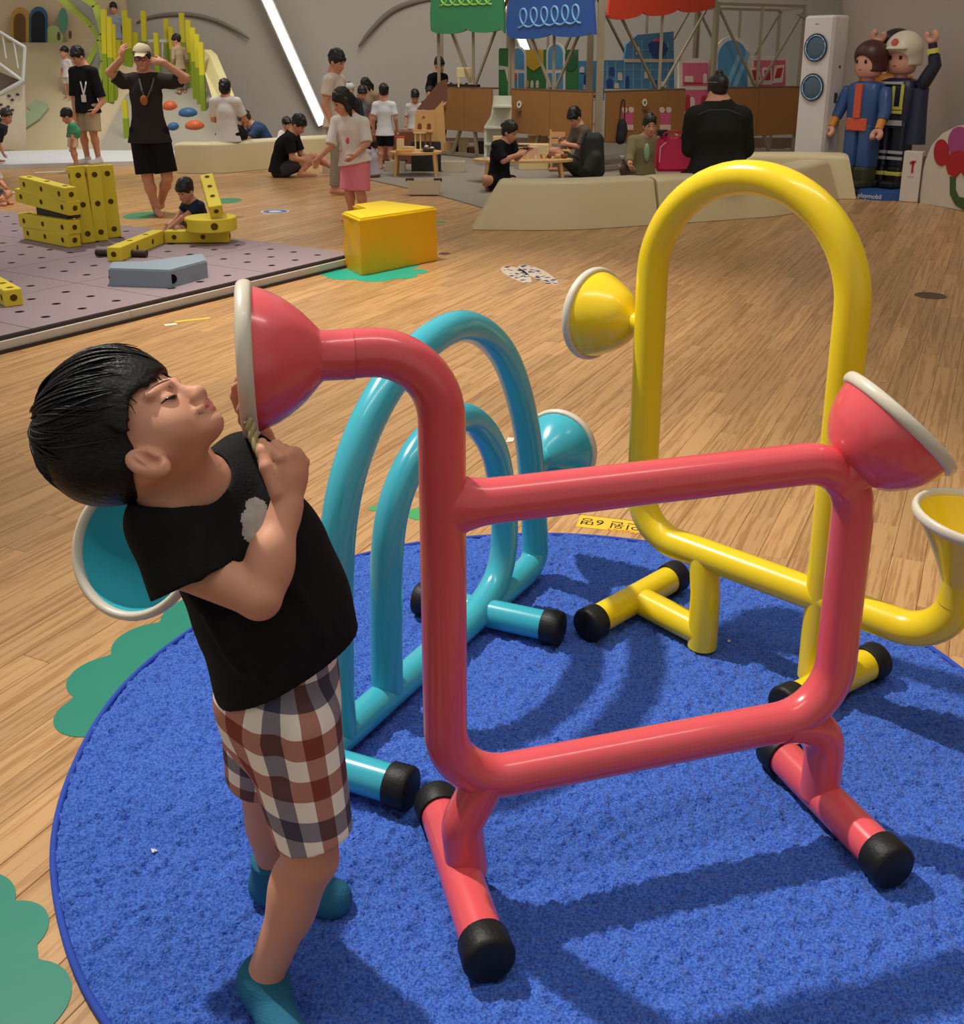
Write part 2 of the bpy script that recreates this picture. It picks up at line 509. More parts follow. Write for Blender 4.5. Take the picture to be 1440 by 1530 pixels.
sticker('scalloped_sticker', blob([gc(6, 1394, .079), gc(22, 1500, .093), gc(-60, 1460, .13), gc(-60, 1360, .1), gc(-10, 1590, .1)], c0), TEAL,
        'teal scalloped floor sticker cut off at the bottom left corner')
c0 = G(575, 402)[:2]
sticker('scalloped_sticker', blob([gc(520, 412, .16), gc(560, 415, .15), gc(600, 412, .12), gc(622, 406, .09), gc(570, 396, .3), gc(505, 408, .14)], c0), mat('bright_teal_sticker', (20, 172, 146), 0.4, 0.4, 0.04, 3),
        'turquoise green scalloped sticker under the yellow vinyl block')
for (x, y, rx, lab) in ((214, 322, .17, 'green oval floor sticker in front of the feet of the man in a cap'), (338, 300, .15, 'green oval floor sticker beside the long cream bench')):
    p = G(x, y)
    sticker('oval_sticker', [(p[0] + rx * 1.15 * math.cos(a), p[1] + rx * 1.6 * math.sin(a)) for a in np.linspace(0, 2 * math.pi, 36)[:-1]], mat('green_sticker', (60, 140, 104), 0.45, 0.4, 0.05, 3), lab)
for (x, y, r, lab) in ((560, 760, .022, 'small green dot sticker on the planks seen between the turquoise arches'), (630, 768, .055, 'green leaf sticker on the planks behind the pink post'), (664, 379, .05, 'dark brown round spot beside the yellow vinyl block'), (658, 332, .06, 'small mint green sticker behind the yellow vinyl block')):
    p = G(x, y)
    sticker('dot_sticker', [(p[0] + r * math.cos(a), p[1] + r * math.sin(a)) for a in np.linspace(0, 2 * math.pi, 24)[:-1]],
            mat('brown_spot', (96, 60, 46), 0.6) if y == 379 else mat('leaf_green', (62, 160, 92), 0.5), lab)
# blue ring sign on the floor
p = G(411, 316)
t = thing('round_floor_sign', 'small white round floor sign with a blue ring in front of the seated man', 'sticker', (p[0], p[1], 0))
obj('disc', lathe(BM(), [(0.0003, 0.0), (0.0003, 0.15), (0.0014, 0.15), (0.0014, 0)], seg=32), mat('white_print', (226, 226, 222), 0.4), t)
obj('ring', lathe(BM(), [(0.0012, 0.07), (0.0022, 0.07), (0.0022, 0.13), (0.0012, 0.13)], seg=32, closed=True), mat('blue_print', (40, 96, 176), 0.4), t)
# footprint stickers of many little marks
for nm, x0, y0, x1, y1, lab in (('left', 757, 398, 790, 424, 'dotted white and navy footprint sticker nearer the yellow vinyl block'), ('right', 780, 396, 832, 426, 'dotted white and navy footprint sticker nearer the yellow arch')):
    a, b = G(x0, y0), G(x1, y1); d = nrm(b - a); e = V(-d[1], d[0], 0); ln = np.linalg.norm(b - a); c = (a + b) / 2
    pts = [c + d * ln / 2 * math.cos(q) * 1.0 + e * 0.085 * math.sin(q) * (1 - 0.3 * math.cos(q)) for q in np.linspace(0, 2 * math.pi, 30)[:-1]]
    t = sticker('footprint_sticker', [q[:2] for q in pts], mat('pale_print', (208, 192, 174), 0.5), lab)
    bm = BM()
    for k in range(46):
        q = RNG.uniform(-1, 1, 2)
        if q @ q > 0.9: continue
        w = c + d * ln / 2 * q[0] + e * 0.08 * q[1]
        ang = RNG.uniform(0, 6.28); rr = RNG.uniform(.008, .019)
        prism(bm, [(w[0] + rr * math.cos(ang + k2 * 1.257) * (1 + .5 * (k2 % 2)), w[1] + rr * math.sin(ang + k2 * 1.257)) for k2 in range(5)], 0.001, 0.0024)
    tag(obj('navy_flecks', bm, mat('navy_print', (44, 52, 110), 0.5), t), kind='stuff')
# round drain cover
p = G(1390, 442)
t = thing('drain_cover', 'round metal floor drain cover set in the planks at the right', 'drain', (p[0], p[1], 0))
obj('ring', lathe(BM(), [(0.0003, 0.105), (0.0035, 0.105), (0.0045, 0.1), (0.0045, 0.088), (0.0003, 0.088)], seg=36, closed=True), mat('drain_metal', (120, 108, 88), 0.35, metal=0.8), t)
obj('plate', lathe(BM(), [(0.0003, 0.0), (0.0003, 0.0875), (0.003, 0.0875), (0.003, 0)], seg=36), mat('drain_plate', (104, 90, 70), 0.45, metal=0.6), t)
# faint yellow marker near the mat
for (x, y, w, l, rgb, lab, nm) in ((255, 485, .05, .075, (232, 224, 206), 'pale paper scrap on the planks in front of the perforated mat', 'paper_scrap'), (288, 478, .035, .22, (236, 204, 70), 'thin yellow tape strip on the planks in front of the perforated mat', 'tape_strip')):
    p = G(x, y)
    o = obj(nm, box(BM(), (p[0], p[1], .0009), (l, w, .0012), 0.5), mat(nm, rgb, 0.5)); tag(o, lab, nm.split('_')[1])
p = G(762, 658)
o = obj('paper_scrap', prism(BM(), [(p[0] - .02, p[1] - .03), (p[0] + .012, p[1] - .022), (p[0] + .02, p[1] + .02), (p[0] - .008, p[1] + .03)], .0003, .004), mat('paper_white', (228, 222, 210), 0.6))
tag(o, 'scrap of white paper on the planks beside the turquoise horn', 'paper')
# capacity sticker, lettering facing the far side
c = (G(855, 772)[0] + .20, G(900, 783)[1]) 
pa, pb, pc, pd = G(868, 769), G(1000, 785), G(992, 802), G(860, 787)
ex = nrm(pb - pa); cc = (pa + pb + pc + pd) / 4
t = sticker('capacity_sticker', [pa[:2], pb[:2], pc[:2], pd[:2]], mat('yellow_sticker', (240, 196, 60), 0.4, 0.4, 0.03, 3), 'yellow floor sticker with upside-down black lettering beyond the rug', 0.0014)
Mt = Matrix([[-ex[0], ex[1], 0, cc[0] - 0.0], [-ex[1], -ex[0], 0, cc[1]], [0, 0, 1, 0.0016], [0, 0, 0, 1]])
obj('lettering', text_mesh('수용인원 6명', 0.062, Mt @ Matrix.Translation((-.015, 0.0, 0)), 0.0004), mat('black_print', (28, 24, 20), 0.5), t)
obj('lettering', text_mesh('Maximum Capacity 6', 0.022, Mt @ Matrix.Translation((-.05, .045, 0)), 0.0004), mat('red_print', (206, 84, 40), 0.5), t, 'small red lettering')
obj('line', box(BM(), (0, -.05, .0003), (.34, .003, .0006), M=Mt), mat('line_print', (160, 110, 30), 0.5), t)

# ---------------------------------------------------------------- blue rug
RC, RR_ = V(0.185, 2.185), 1.135
h = 0.0052; n = int(RR_ / h) + 1
g = np.arange(-n, n + 1) * h
X, Y = np.meshgrid(g, g, indexing='ij')
def blur(a, k):
    for _ in range(2):
        for ax in (0, 1):
            a = sum(np.roll(a, s, ax) for s in range(-k, k + 1)) / (2 * k + 1)
    return (a - a.mean()) / a.std()
f1 = RNG.standard_normal(X.shape); f2 = blur(RNG.standard_normal(X.shape), 1); f3 = blur(RNG.standard_normal(X.shape), 3); f4 = blur(RNG.standard_normal(X.shape), 22)
Z = 0.0125 + 0.0022 * f1 + 0.0028 * f2 + 0.0007 * f3 + 0.0005 * f4
rr = np.hypot(X, Y)
Z = np.where(rr > RR_ - 0.02, Z - (rr - RR_ + 0.02) * 0.35, Z)
inside = rr < RR_ + 0.003
idx = np.full(X.shape, -1); idx[inside] = np.arange(inside.sum())
q = np.stack([idx[:-1, :-1], idx[1:, :-1], idx[1:, 1:], idx[:-1, 1:]], -1).reshape(-1, 4)
q = q[(q >= 0).all(1)]
jx, jy = RNG.normal(0, h * .22, X.shape), RNG.normal(0, h * .22, X.shape)
P = np.stack([X[inside] + jx[inside], Y[inside] + jy[inside], Z[inside]], 1)
rug = thing('round_rug', 'round blue shaggy rug lying on the wooden floor', 'rug', (RC[0], RC[1], 0))
me = bpy.data.meshes.new('pile'); me.from_pydata(P.tolist(), [], q.tolist()); me.shade_smooth()
rm = mat('rug_pile', (52, 98, 198), 0.95, 0.10, 0.0, 190, 0.0, sheen=0.15)
rmn = rm.node_tree
mxn = [x for x in rmn.nodes if x.type == 'MIX'][0]; nzc = [x for x in rmn.nodes if x.type == 'TEX_NOISE'][0]
crn = rmn.nodes.new('ShaderNodeValToRGB'); crn.color_ramp.elements[0].position = .36; crn.color_ramp.elements[1].position = .62
rmn.links.new(nzc.outputs['Fac'], crn.inputs['Fac']); rmn.links.new(crn.outputs['Color'], mxn.inputs['Factor'])
mxn.inputs['A'].default_value = srgb(44, 76, 170); mxn.inputs['B'].default_value = srgb(78, 122, 216)
nz = rmn.nodes.new('ShaderNodeTexNoise'); nz.inputs['Scale'].default_value = 260; nz.inputs['Detail'].default_value = 2
tcn = [x for x in rmn.nodes if x.type == 'TEX_COORD'][0]
rmn.links.new(tcn.outputs['Object'], nz.inputs['Vector'])
bpn = rmn.nodes.new('ShaderNodeBump'); bpn.inputs['Strength'].default_value = 0.7; bpn.inputs['Distance'].default_value = 0.006
rmn.links.new(nz.outputs['Fac'], bpn.inputs['Height']); rmn.links.new(bpn.outputs[0], rmn.nodes['Principled BSDF'].inputs['Normal'])
tag(obj('pile', me, rm, rug), kind='stuff')
pts = [V((RR_ + .002 * math.sin(7 * a) + .002 * math.sin(13 * a + 1)) * math.cos(a), (RR_ + .002 * math.sin(7 * a) + .002 * math.sin(13 * a + 1)) * math.sin(a), .0075) for a in np.linspace(0, 2 * math.pi, 200)]
obj('binding', tube(BM(), pts, 0.0072, 10, False), mat('rug_binding', (52, 82, 180), 0.8, 0.2, 0.08, 90, 0.3, 500), rug, smooth=True)
for x, y, lab in ((1088, 958, 'tiny white crumb on the blue rug in front of the yellow support'), (231, 1271, 'tiny white crumb on the blue rug behind the boy')):
    p = G(x, y, .016); bm = BM()
    for k in range(5): ball(bm, p + RNG.normal(0, .003, 3) * V(1, 1, .3), (.0035, .0026, .002), 6)
    tag(obj('crumb', bm, mat('crumb', (220, 224, 235), 0.7)), lab, 'crumb')
# ---------------------------------------------------------------- talk-tube climbing frames
PINK = mat('pink_paint', (228, 88, 96), 0.24, 0.5, 0.03, 2.5, coat=0.3)
YEL = mat('yellow_paint', (244, 212, 26), 0.24, 0.5, 0.03, 2.5, coat=0.3)
TUR = mat('turquoise_paint', (62, 178, 198), 0.24, 0.5, 0.03, 2.5, coat=0.3)
RIM = mat('cream_rim', (212, 204, 186), 0.35, 0.4, 0.03, 6, coat=0.1)
BLK = mat('black_rubber', (22, 22, 23), 0.5, 0.35, 0.2, 30, 0.15, 180)
TR = 0.0405
def horn(parent, o, axis, m, R=0.118, L=0.125, r0=0.041, prof=None, rim_label=None):
    """bell open along axis from its neck at o, with a rounded cream rim"""
    axis = nrm(axis)
    shp = prof or [(-.06, 1.0), (0, 1.0), (.05, None), ]
    ts = [0, .06, .14, .25, .38, .52, .66, .8, .92, 1.0]
    rs = prof or [0.0, .09, .22, .39, .55, .70, .82, .91, .965, .99]
    out = [(-.05, r0)] + [(t * L, r0 + (R - r0) * q) for t, q in zip(ts, rs)]
    th = .006
    inn = [(t * L + .004, max(.012, r0 + (R - r0) * q - th)) for t, q in zip(ts, rs)][::-1]
    bm = lathe(BM(), out + inn + [(-.02, max(.012, r0 - th)), (-.021, 0)], o, axis, 48)
    h = obj('horn', bm, m, parent, smooth=50)
    c = []
    for a in np.linspace(0, 2 * math.pi, 17)[:-1]:
        c.append((L + .006 + .0125 * math.cos(a), R + .001 + .0085 * math.sin(a)))
    obj('rim', lathe(BM(), c[::-1], o, axis, 56, True), RIM, h, rim_label, smooth=True)
    return h
def foot_bar(parent, a, b, m, ca=True, cb=True, r=0.041):
    a = np.array(a); b = np.array(b); d = nrm(b - a)
    obj('foot_bar', tube(BM(), [a + d * .045, b - d * .045], r, 28), m, parent, smooth=50)
    for on, p, s in ((ca, a, d), (cb, b, -d)):
        if on:
            bm = lathe(BM(), [(0, 0), (0, .040), (.003, .0455), (.010, .0485), (.052, .0475), (.055, .046), (.055, .03)], p, s, 32)
            obj('end_cap', bm, BLK, parent, 'black rubber end cap', smooth=40)
ZB = 0.0605
def cr(P, n=8):
    """smooth curve through P (Catmull-Rom)"""
    P = [np.array(p, float) for p in P]; Q = [2 * P[0] - P[1]] + P + [2 * P[-1] - P[-2]]; out = []
    for i in range(1, len(Q) - 2):
        for k in range(n):
            t = k / n; a, b, c, d = Q[i - 1], Q[i], Q[i + 1], Q[i + 2]
            out.append(.5 * ((2 * b) + (c - a) * t + (2 * a - 5 * b + 4 * c - d) * t * t + (3 * b - a - 3 * c + d) * t ** 3))
    out.append(P[-1]); return out
# pink
A0, DP = V(-.039, 1.689, 0), V(.9598, .2807, 0); NP = V(.2807, -.9598, 0)
def PP(s, z, n=0): return A0 + DP * s + NP * n + V(0, 0, z)
pk = thing('pink_talk_tube', 'pink tubular play frame with two cream-rimmed speaking horns on the blue rug', 'play frame', (A0[0], A0[1], 0))
def own(o_list, root):
    for o in o_list: o.matrix_parent_inverse = root.matrix_world.inverted()
def relocate(root):
    """children were modelled in world coordinates: bring their meshes into the root's frame"""
    bpy.context.view_layer.update()
    M = root.matrix_world.inverted()
    seen = set()
    def walk(o):
        for c in o.children:
            if c.type == 'MESH' and c.data.name not in seen:
                seen.add(c.data.name); c.data.transform(M)
            walk(c)
    walk(root)
main = fillet([PP(-.228, 1.117), PP(-.03, 1.117), PP(-.03, .262), PP(.80, .262), PP(.80, .832), PP(-.03, .832)], [.125, .125, .125, .12], 12)
obj('frame', tube(BM(), main, TR, 30), PINK, pk, smooth=60)
fl = lambda P, r0, r1: tube(BM(), P, [r0 + (r1 - r0) * max(0, 1 - i / max(1, len(P) - 1)) ** 2 for i in range(len(P))], 28)
def flare(P, rm=TR, up=.0006, ends=3):
    n = len(P); R = []
    for i in range(n):
        e = min(i, n - 1 - i)
        R.append(rm + up * max(0, 1 - e / ends) ** 2)
    return tube(BM(), P, R, 28)
def dens(P, n=14):
    P = [np.array(p) for p in P]; out = []
    for a, b in zip(P[:-1], P[1:]):
        m = max(1, int(np.linalg.norm(b - a) / .02))
        out += [a + (b - a) * k / m for k in range(m)]
    return out + [P[-1]]
bm = BM(); rings = []
for k in range(14):
    s_ = -.03 + .0085 * k; rz_ = .0408 + .034 * max(0, 1 - k / 11) ** 2.2
    c_ = PP(s_, .832); rings.append([bm.verts.new(c_ + NP * .0408 * math.cos(a) + V(0, 0, rz_ * math.sin(a))) for a in np.linspace(0, 2 * math.pi, 31)[:-1]])
for a, b in zip(rings[:-1], rings[1:]):
    for i in range(30): bm.faces.new((a[i], a[(i + 1) % 30], b[(i + 1) % 30], b[i]))
obj('weld_collar', bm, PINK, pk, smooth=60)
obj('riser', flare(dens(fillet([PP(.01, ZB), PP(.0, .17), PP(.05, .265)], .07, 8))), PINK, pk, smooth=60)
obj('riser', flare(dens(fillet([PP(.69, .258), PP(.795, .236), PP(.795, ZB)], .075, 8))), PINK, pk, smooth=60)
foot_bar(pk, G(733, 1440, ZB), G(650, 1192, ZB), PINK)
b1 = G(1339, 1300, ZB); bm_ = G(1236, 1196, ZB)
foot_bar(pk, b1, b1 + (bm_ - b1) * 1.95, PINK)
horn(pk, PP(-.225, 1.117), V(-.984, -.180, 0), PINK, R=.117, L=.110, r0=.0405)
horn(pk, PP(.785, .812), DP * .69 + V(0, 0, .72) + NP * .12, PINK, R=.126, L=.118, r0=.044, prof=[0.06, .26, .42, .56, .70, .81, .89, .95, .98, 1.0])
relocate(pk)
# turquoise
A1, DT = V(-.262, 2.237, 0), V(.4902, .8716, 0)
def TT(s, z, n=0): return A1 + DT * s + V(.8716, -.4902, 0) * n + V(0, 0, z)
tq = thing('turquoise_talk_tube', 'turquoise tubular play frame of two nested arches with speaking horns on the rug', 'play frame', (A1[0], A1[1], 0))
outer = cr([TT(-.14, ZB), TT(-.143, .24), TT(-.112, .58), TT(-.005, .775), TT(.18, .893), TT(.43, .921), TT(.655, .79), TT(.80, .532), TT(.862, .22)]) + fillet([TT(.866, .19), TT(.876, ZB + .01), TT(.76, ZB)], .045, 8)
obj('outer_arch', tube(BM(), outer, TR, 30), TUR, tq, smooth=60)
inner = cr([TT(.057, ZB), TT(.057, .149), TT(.075, .46), TT(.15, .605), TT(.29, .678), TT(.46, .663), TT(.60, .53), TT(.66, .34), TT(.664, .2), TT(.615, .115), TT(.50, ZB + .01), TT(.42, ZB)])
obj('inner_arch', tube(BM(), inner, TR - .001, 30), TUR, tq, smooth=60)
Cb = AT(200, 818, 1.70); axb = nrm((-.28, -.86, .42))
nk = Cb - axb * .135
base = fillet([TT(.80, ZB), TT(-.42, ZB), TT(-.44, .36), nk - axb * .10 , nk], [.08, .10, .08], 10)
obj('base_tube', tube(BM(), base, TR, 30), TUR, tq, smooth=60)
a = G(840, 940, ZB); b = G(622, 893, ZB)
foot_bar(tq, a, b, TUR)
c = G(616, 1180, ZB); foot_bar(tq, c, c + (b - a) * 0.95, TUR)
horn(tq, nk, axb, TUR, R=.118, L=.125)
obj('horn_stem', tube(BM(), [TT(.82, .395), TT(.90, .393)], .034, 24), TUR, tq, smooth=50)
horn(tq, TT(.90, .393), DT, TUR, R=.118, L=.13, r0=.034)
relocate(tq)
# yellow
A2, DY = V(.611, 2.600, 0), V(.7147, -.6994, 0)
def YY(s, z, n=0): return A2 + DY * s + V(-.6994, -.7147, 0) * n + V(0, 0, z)
yl = thing('yellow_talk_tube', 'tall yellow tubular arch play frame with speaking horns at the far side of the rug', 'play frame', (A2[0], A2[1], 0))
arc = [YY(.054 + .279 * math.cos(t), 1.02 + .279 * math.sin(t)) for t in np.linspace(0, math.pi, 30)]
path = [YY(.333, ZB), YY(.333, .5)] + arc + fillet([YY(-.225, .9), YY(-.225, .285), YY(.645, .285), YY(.652, .44)], [.12, .125], 12)
obj('arch', tube(BM(), path, TR + .001, 30), YEL, yl, smooth=60)
g1 = G(1050, 945, ZB); g2 = G(962, 900, ZB)
obj('support', tube(BM(), [YY(-.012, .285), V(*g1[:2], ZB + .12), V(*g1[:2], .0195)], TR, 28), YEL, yl, smooth=60)
d12 = nrm(g2 - g1)
obj('support', tube(BM(), [g1, g2], TR, 28), YEL, yl, smooth=60)
foot_bar(yl, G(874, 936, ZB), G(1014, 858, ZB), YEL)
foot_bar(yl, G(1168, 1056, ZB), G(1312, 984, ZB), YEL)
horn(yl, YY(.652, .44), V(.10, -.06, 1), YEL, R=.132, L=.155, r0=.0415, prof=[0, .05, .12, .22, .34, .48, .63, .79, .92, .99])
obj('horn_stem', tube(BM(), [YY(-.235, .887), YY(-.275, .887)], [.03, .027], 20), YEL, yl, smooth=50)
horn(yl, YY(-.275, .887), -DY, YEL, R=.122, L=.135, r0=.027, prof=[0, .12, .30, .47, .60, .72, .82, .91, .965, .99])
relocate(yl)
# ---------------------------------------------------------------- people: shared parts
SKIN = mat('skin', (206, 148, 120), 0.55, 0.3, 0.05, 25, 0.05, 300, sss=0.12)
LIP = mat('lip', (192, 116, 104), 0.45, 0.4, 0.05, 30)
HAIR = mat('black_hair', (13, 11, 11), 0.48, 0.32, 0.25, 40, 0.25, 140)
EYEM = mat('dark_eye', (24, 18, 16), 0.2, 0.5)
def rot(v, axis, a):
    v = np.array(v, float); k = nrm(axis)
    return v * math.cos(a) + np.cross(k, v) * math.sin(a) + k * (k @ v) * (1 - math.cos(a))
def hand(S, W, d, n, side, L, curl=(.35, .4, .3), spread=.06, thumb=(.55, .35), k=.005):
    """palm and five fingers from the wrist W: d along the hand, n out of the palm, side +1 right hand, -1 left hand"""
    d = nrm(d); n = nrm(n - d * (n @ d)); t = np.cross(d, n) * side
    W = np.array(W, float)
    pc = W + d * .27 * L
    S.ell(pc, (.205 * L, .29 * L, .085 * L), B=(t, d, n), k=k * 1.5)
    S.cone(W - d * .1 * L, pc, .145 * L, .13 * L, k=k * 2, flat=(n, .8))
    for i, (o, ln) in enumerate(((.155, .43), (.055, .48), (-.05, .45), (-.15, .35))):
        p = W + d * (.48 - .035 * abs(i - 1.3)) * L + t * o * L
        f = nrm(d + t * spread * (1.3 - i) * 1.2)
        ax = np.cross(f, n)
        r = (.055, .058, .055, .048)[i] * L
        for j, q in enumerate((.44, .32, .26)):
            f = rot(f, ax, curl[j] * (1 + .06 * i))
            e = p + f * ln * q * L
            S.cone(p, e, r, r * .9, k=k * .7); p = e; r *= .9
    p = W + d * .13 * L + t * .14 * L
    f = nrm(t * math.sin(thumb[0]) * 1.2 + d * math.cos(thumb[0]) + n * .35)
    e = p + f * .24 * L; S.cone(p, e, .075 * L, .062 * L, k=k)
    f = nrm(f + d * thumb[1] + n * thumb[1] * .9 - t * thumb[1] * .6); q = e + f * .17 * L; S.cone(e, q, .06 * L, .052 * L, k=k)
    f = nrm(f + n * thumb[1] * .5 - t * thumb[1] * .6); S.cone(q, q + f * .12 * L, .052 * L, .042 * L, k=k)
def setmat(me, pred, idx):
    """material idx on the faces whose centre satisfies pred"""
    n = len(me.polygons); c = np.empty(n * 3, np.float32); me.polygons.foreach_get('center', c); c = c.reshape(-1, 3)
    m = np.zeros(n, np.int32); me.polygons.foreach_get('material_index', m)
    m[pred(c)] = idx; me.polygons.foreach_set('material_index', m)

# ---------------------------------------------------------------- the boy at the pink horn
boy = thing('person', 'boy in black shirt and plaid shorts leaning back at the pink horn', 'person', tuple(G(430, 1440)))
VZ = 0.0028
HC = AT(174, 640, 1.415)
pit = math.radians(19.5)
ui = V(0, math.sin(pit), math.cos(pit)); tcv = V(0, -math.cos(pit), math.sin(pit)); xi = V(1, 0, 0)
F0 = .6 * xi + .8 * ui; U0 = -.8 * xi + .6 * ui
ph = math.radians(9)
HF = nrm(math.cos(ph) * F0 + math.sin(ph) * tcv); HU = U0; HR = np.cross(HF, HU)
def hf(r, f, u): return HC + HR * r + HF * f + HU * u
HB = (HR, HF, HU)
shN, shF = AT(252, 782, 1.385), AT(366, 700, 1.585)
elN, wrN, fiN = AT(388, 893, 1.345), AT(428, 757, 1.425), AT(430, 712, 1.44)
elF, wrF, fiF = AT(424, 752, 1.66), AT(388, 652, 1.70), AT(353, 576, 1.705)
NB = AT(298, 738, 1.475)
che, bel, pel = AT(346, 800, 1.485), AT(398, 900, 1.495), AT(414, 1035, 1.51)
hipN, hipF = AT(432, 1075, 1.46), AT(398, 1068, 1.57)
knN, anN = AT(464, 1282, 1.43), AT(394, 1462, 1.435)
fdir = nrm((.52, -.86, 0))
heN = V(anN[0] - .008, anN[1] + .012, .032 + .013); toN = heN + fdir * .135; toN[2] = .030
gF = G(408, 1335, .02)
anF = AT(408, 1292, gF[1] - .01); heF = V(gF[0] - .004, gF[1], .045); toF = heF + nrm((.96, -.2, 0)) * .125; toF[2] = .03
knF = AT(400, 1190, 1.63)
S = SDF((-.78, 1.18, -.02), (-.12, 1.82, 1.24), VZ)
# head
S.ell(hf(0, .004, 0), (.077, .097, .089), HB, k=0)
S.ell(hf(0, .036, -.055), (.064, .066, .068), HB, k=.02)
S.ell(hf(0, .083, -.106), (.026, .024, .019), HB, k=.018)
for sg in (1, -1):
    S.ell(hf(.036 * sg, .056, -.074), (.032, .035, .034), HB, k=.014)
    S.ell(hf(.048 * sg, .015, -.082), (.022, .038, .026), HB, k=.014)
    S.ell(hf(.031 * sg, .1075, -.040), (.021, .014, .010), HB, k=.012, mode='sub')
    S.ell(hf(.031 * sg, .086, -.045), (.016, .013, .011), HB, k=.004)
    S.cone(hf(.014 * sg, .101, -.028), hf(.050 * sg, .084, -.026), .007, .006, k=.010)
    S.ell(hf(.011 * sg, .108, -.070), (.0075, .008, .0065), HB, k=.005)
    S.ell(hf(.006 * sg, .115, -.0755), (.0036, .005, .003), HB, k=.002, mode='sub')
    # ear
    EU = nrm(HU * .93 - HF * .36); EF = nrm(HF * .93 + HU * .36); E = (rot(HR, EU, .42 * sg), rot(EF, EU, .42 * sg), EU)
    ec = hf(.0765 * sg, .017, -.084)
    S.ell(ec, (.0095, .0195, .033), E, k=.004)
    S.ell(ec + E[0] * .0095 * sg + E[1] * .003 + EU * .003, (.0085, .0125, .0225), E, k=.003, mode='sub')
    S.cone(ec + E[1] * .012 - EU * .010 + E[0] * .004 * sg, ec + E[1] * .014 + EU * .004 + E[0] * .004 * sg, .0052, .004, k=.003)
    S.cone(ec + E[1] * .003 + EU * .017 + E[0] * .004 * sg, ec - E[1] * .006 - EU * .008 + E[0] * .005 * sg, .0034, .003, k=.002)
S.cone(hf(0, .096, -.034), hf(0, .110, -.064), .0075, .0105, k=.012)
S.ell(hf(0, .1125, -.066), (.0115, .0105, .0095), HB, k=.008)
S.ell(hf(0, .100, -.086), (.024, .013, .011), HB, k=.010)
S.ell(hf(0, .1055, -.0845), (.017, .0065, .0045), HB, k=.004)
S.ell(hf(0, .1035, -.0945), (.015, .0065, .0048), HB, k=.004)
S.poly([hf(-.021, .096, -.0905), hf(-.012, .1065, -.0895), hf(.012, .1065, -.0895), hf(.021, .096, -.0905)], [.0014, .0018, .0018, .0014], k=.0025, mode='sub')
S.cone(NB, hf(0, -.012, -.070), .050, .050, k=.016)
S.cone(NB, hf(0, .025, -.085), .040, .034, k=.02)
# trunk and limbs
S.poly([NB, che, bel, pel], [.055, .088, .085, .085], k=.03)
S.cone(shN, shF, .042, .042, k=.03)
S.poly([shN, AT(264, 838, 1.37), elN], [.038, .036, .0295], k=.012); S.cone(elN, wrN, .0315, .0235, k=.008)
S.ell(elN * .62 + wrN * .38, (.033, .033, .045), None, k=.02)
S.poly([shF, elF], [.036, .029], k=.012); S.cone(elF, wrF, .030, .023, k=.008)
hand(S, wrN, fiN - wrN + V(.004, 0, 0), V(-.72, .68, .1), 1, .160, (1.15, 1.5, .9), .03, (.35, .8))
hand(S, wrF, fiF - wrF, V(.85, -.30, .25), -1, .135, (.15, .5, .6), .05, (.5, .3))
for hp, kn, an, he, to in ((hipN, knN, anN, heN, toN), (hipF, knF, anF, heF, toF)):
    S.cone(hp, kn, .066, .045, k=.02)
    S.cone(kn, an, .043, .0305, k=.012)
    m = kn * .68 + an * .32 - fdir * .011
    S.ell(m, (.040, .040, .075), None, k=.02)
    S.cone(an, he, .031, .030, k=.012); S.cone(he, to, .030, .026, k=.02)
me = S.mesh('body', 2)
from mathutils.bvhtree import BVHTree
skin_bv = BVHTree.FromPolygons([tuple(v) for v in S.P], [tuple(q) for q in S.Q])
def onskin(p, d, off):
    h_ = skin_bv.ray_cast(Vector(p), Vector(d))
    return np.array(h_[0]) - nrm(d) * off if h_[0] is not None else np.array(p) + nrm(d) * .1
NOSE_Q = hf(0, .104, -.0895)
me.materials.append(SKIN); me.materials.append(LIP)
def lips(c):
    q = c - NOSE_Q; r = q @ HR; f = q @ HF; u = q @ HU
    return (np.abs(r) < .0165) & (f > -.006) & (np.abs(u) < .0098 - .0058 * (np.abs(r) / .0165) ** 2)
setmat(me, lips, 1)
obj('body', me, None, boy)
for sg in (1, -1):
    bm = BM()
    tube(bm, [onskin(hf((.019 + .029 * t) * sg, .2, -.0475 - .004 * math.sin(math.pi * t) + .003 * t), -HF, .0006) for t in np.linspace(0, 1, 9)], [.0009, .0018, .0026, .0031, .0032, .0029, .0023, .0016, .0008], 8)
    obj('eye', bm, EYEM, boy, smooth=True)
    bm = BM(); tube(bm, [onskin(hf((.014 + .040 * t) * sg, .2, -.0265 + .006 * math.sin(2.4 * t)), -HF, .0002) for t in np.linspace(0, 1, 8)], [.0007, .0012, .0014, .0014, .0013, .0012, .0009, .0005], 8)
    obj('eyebrow', bm, mat('brow_hair', (92, 62, 52), 0.6), boy, smooth=True)
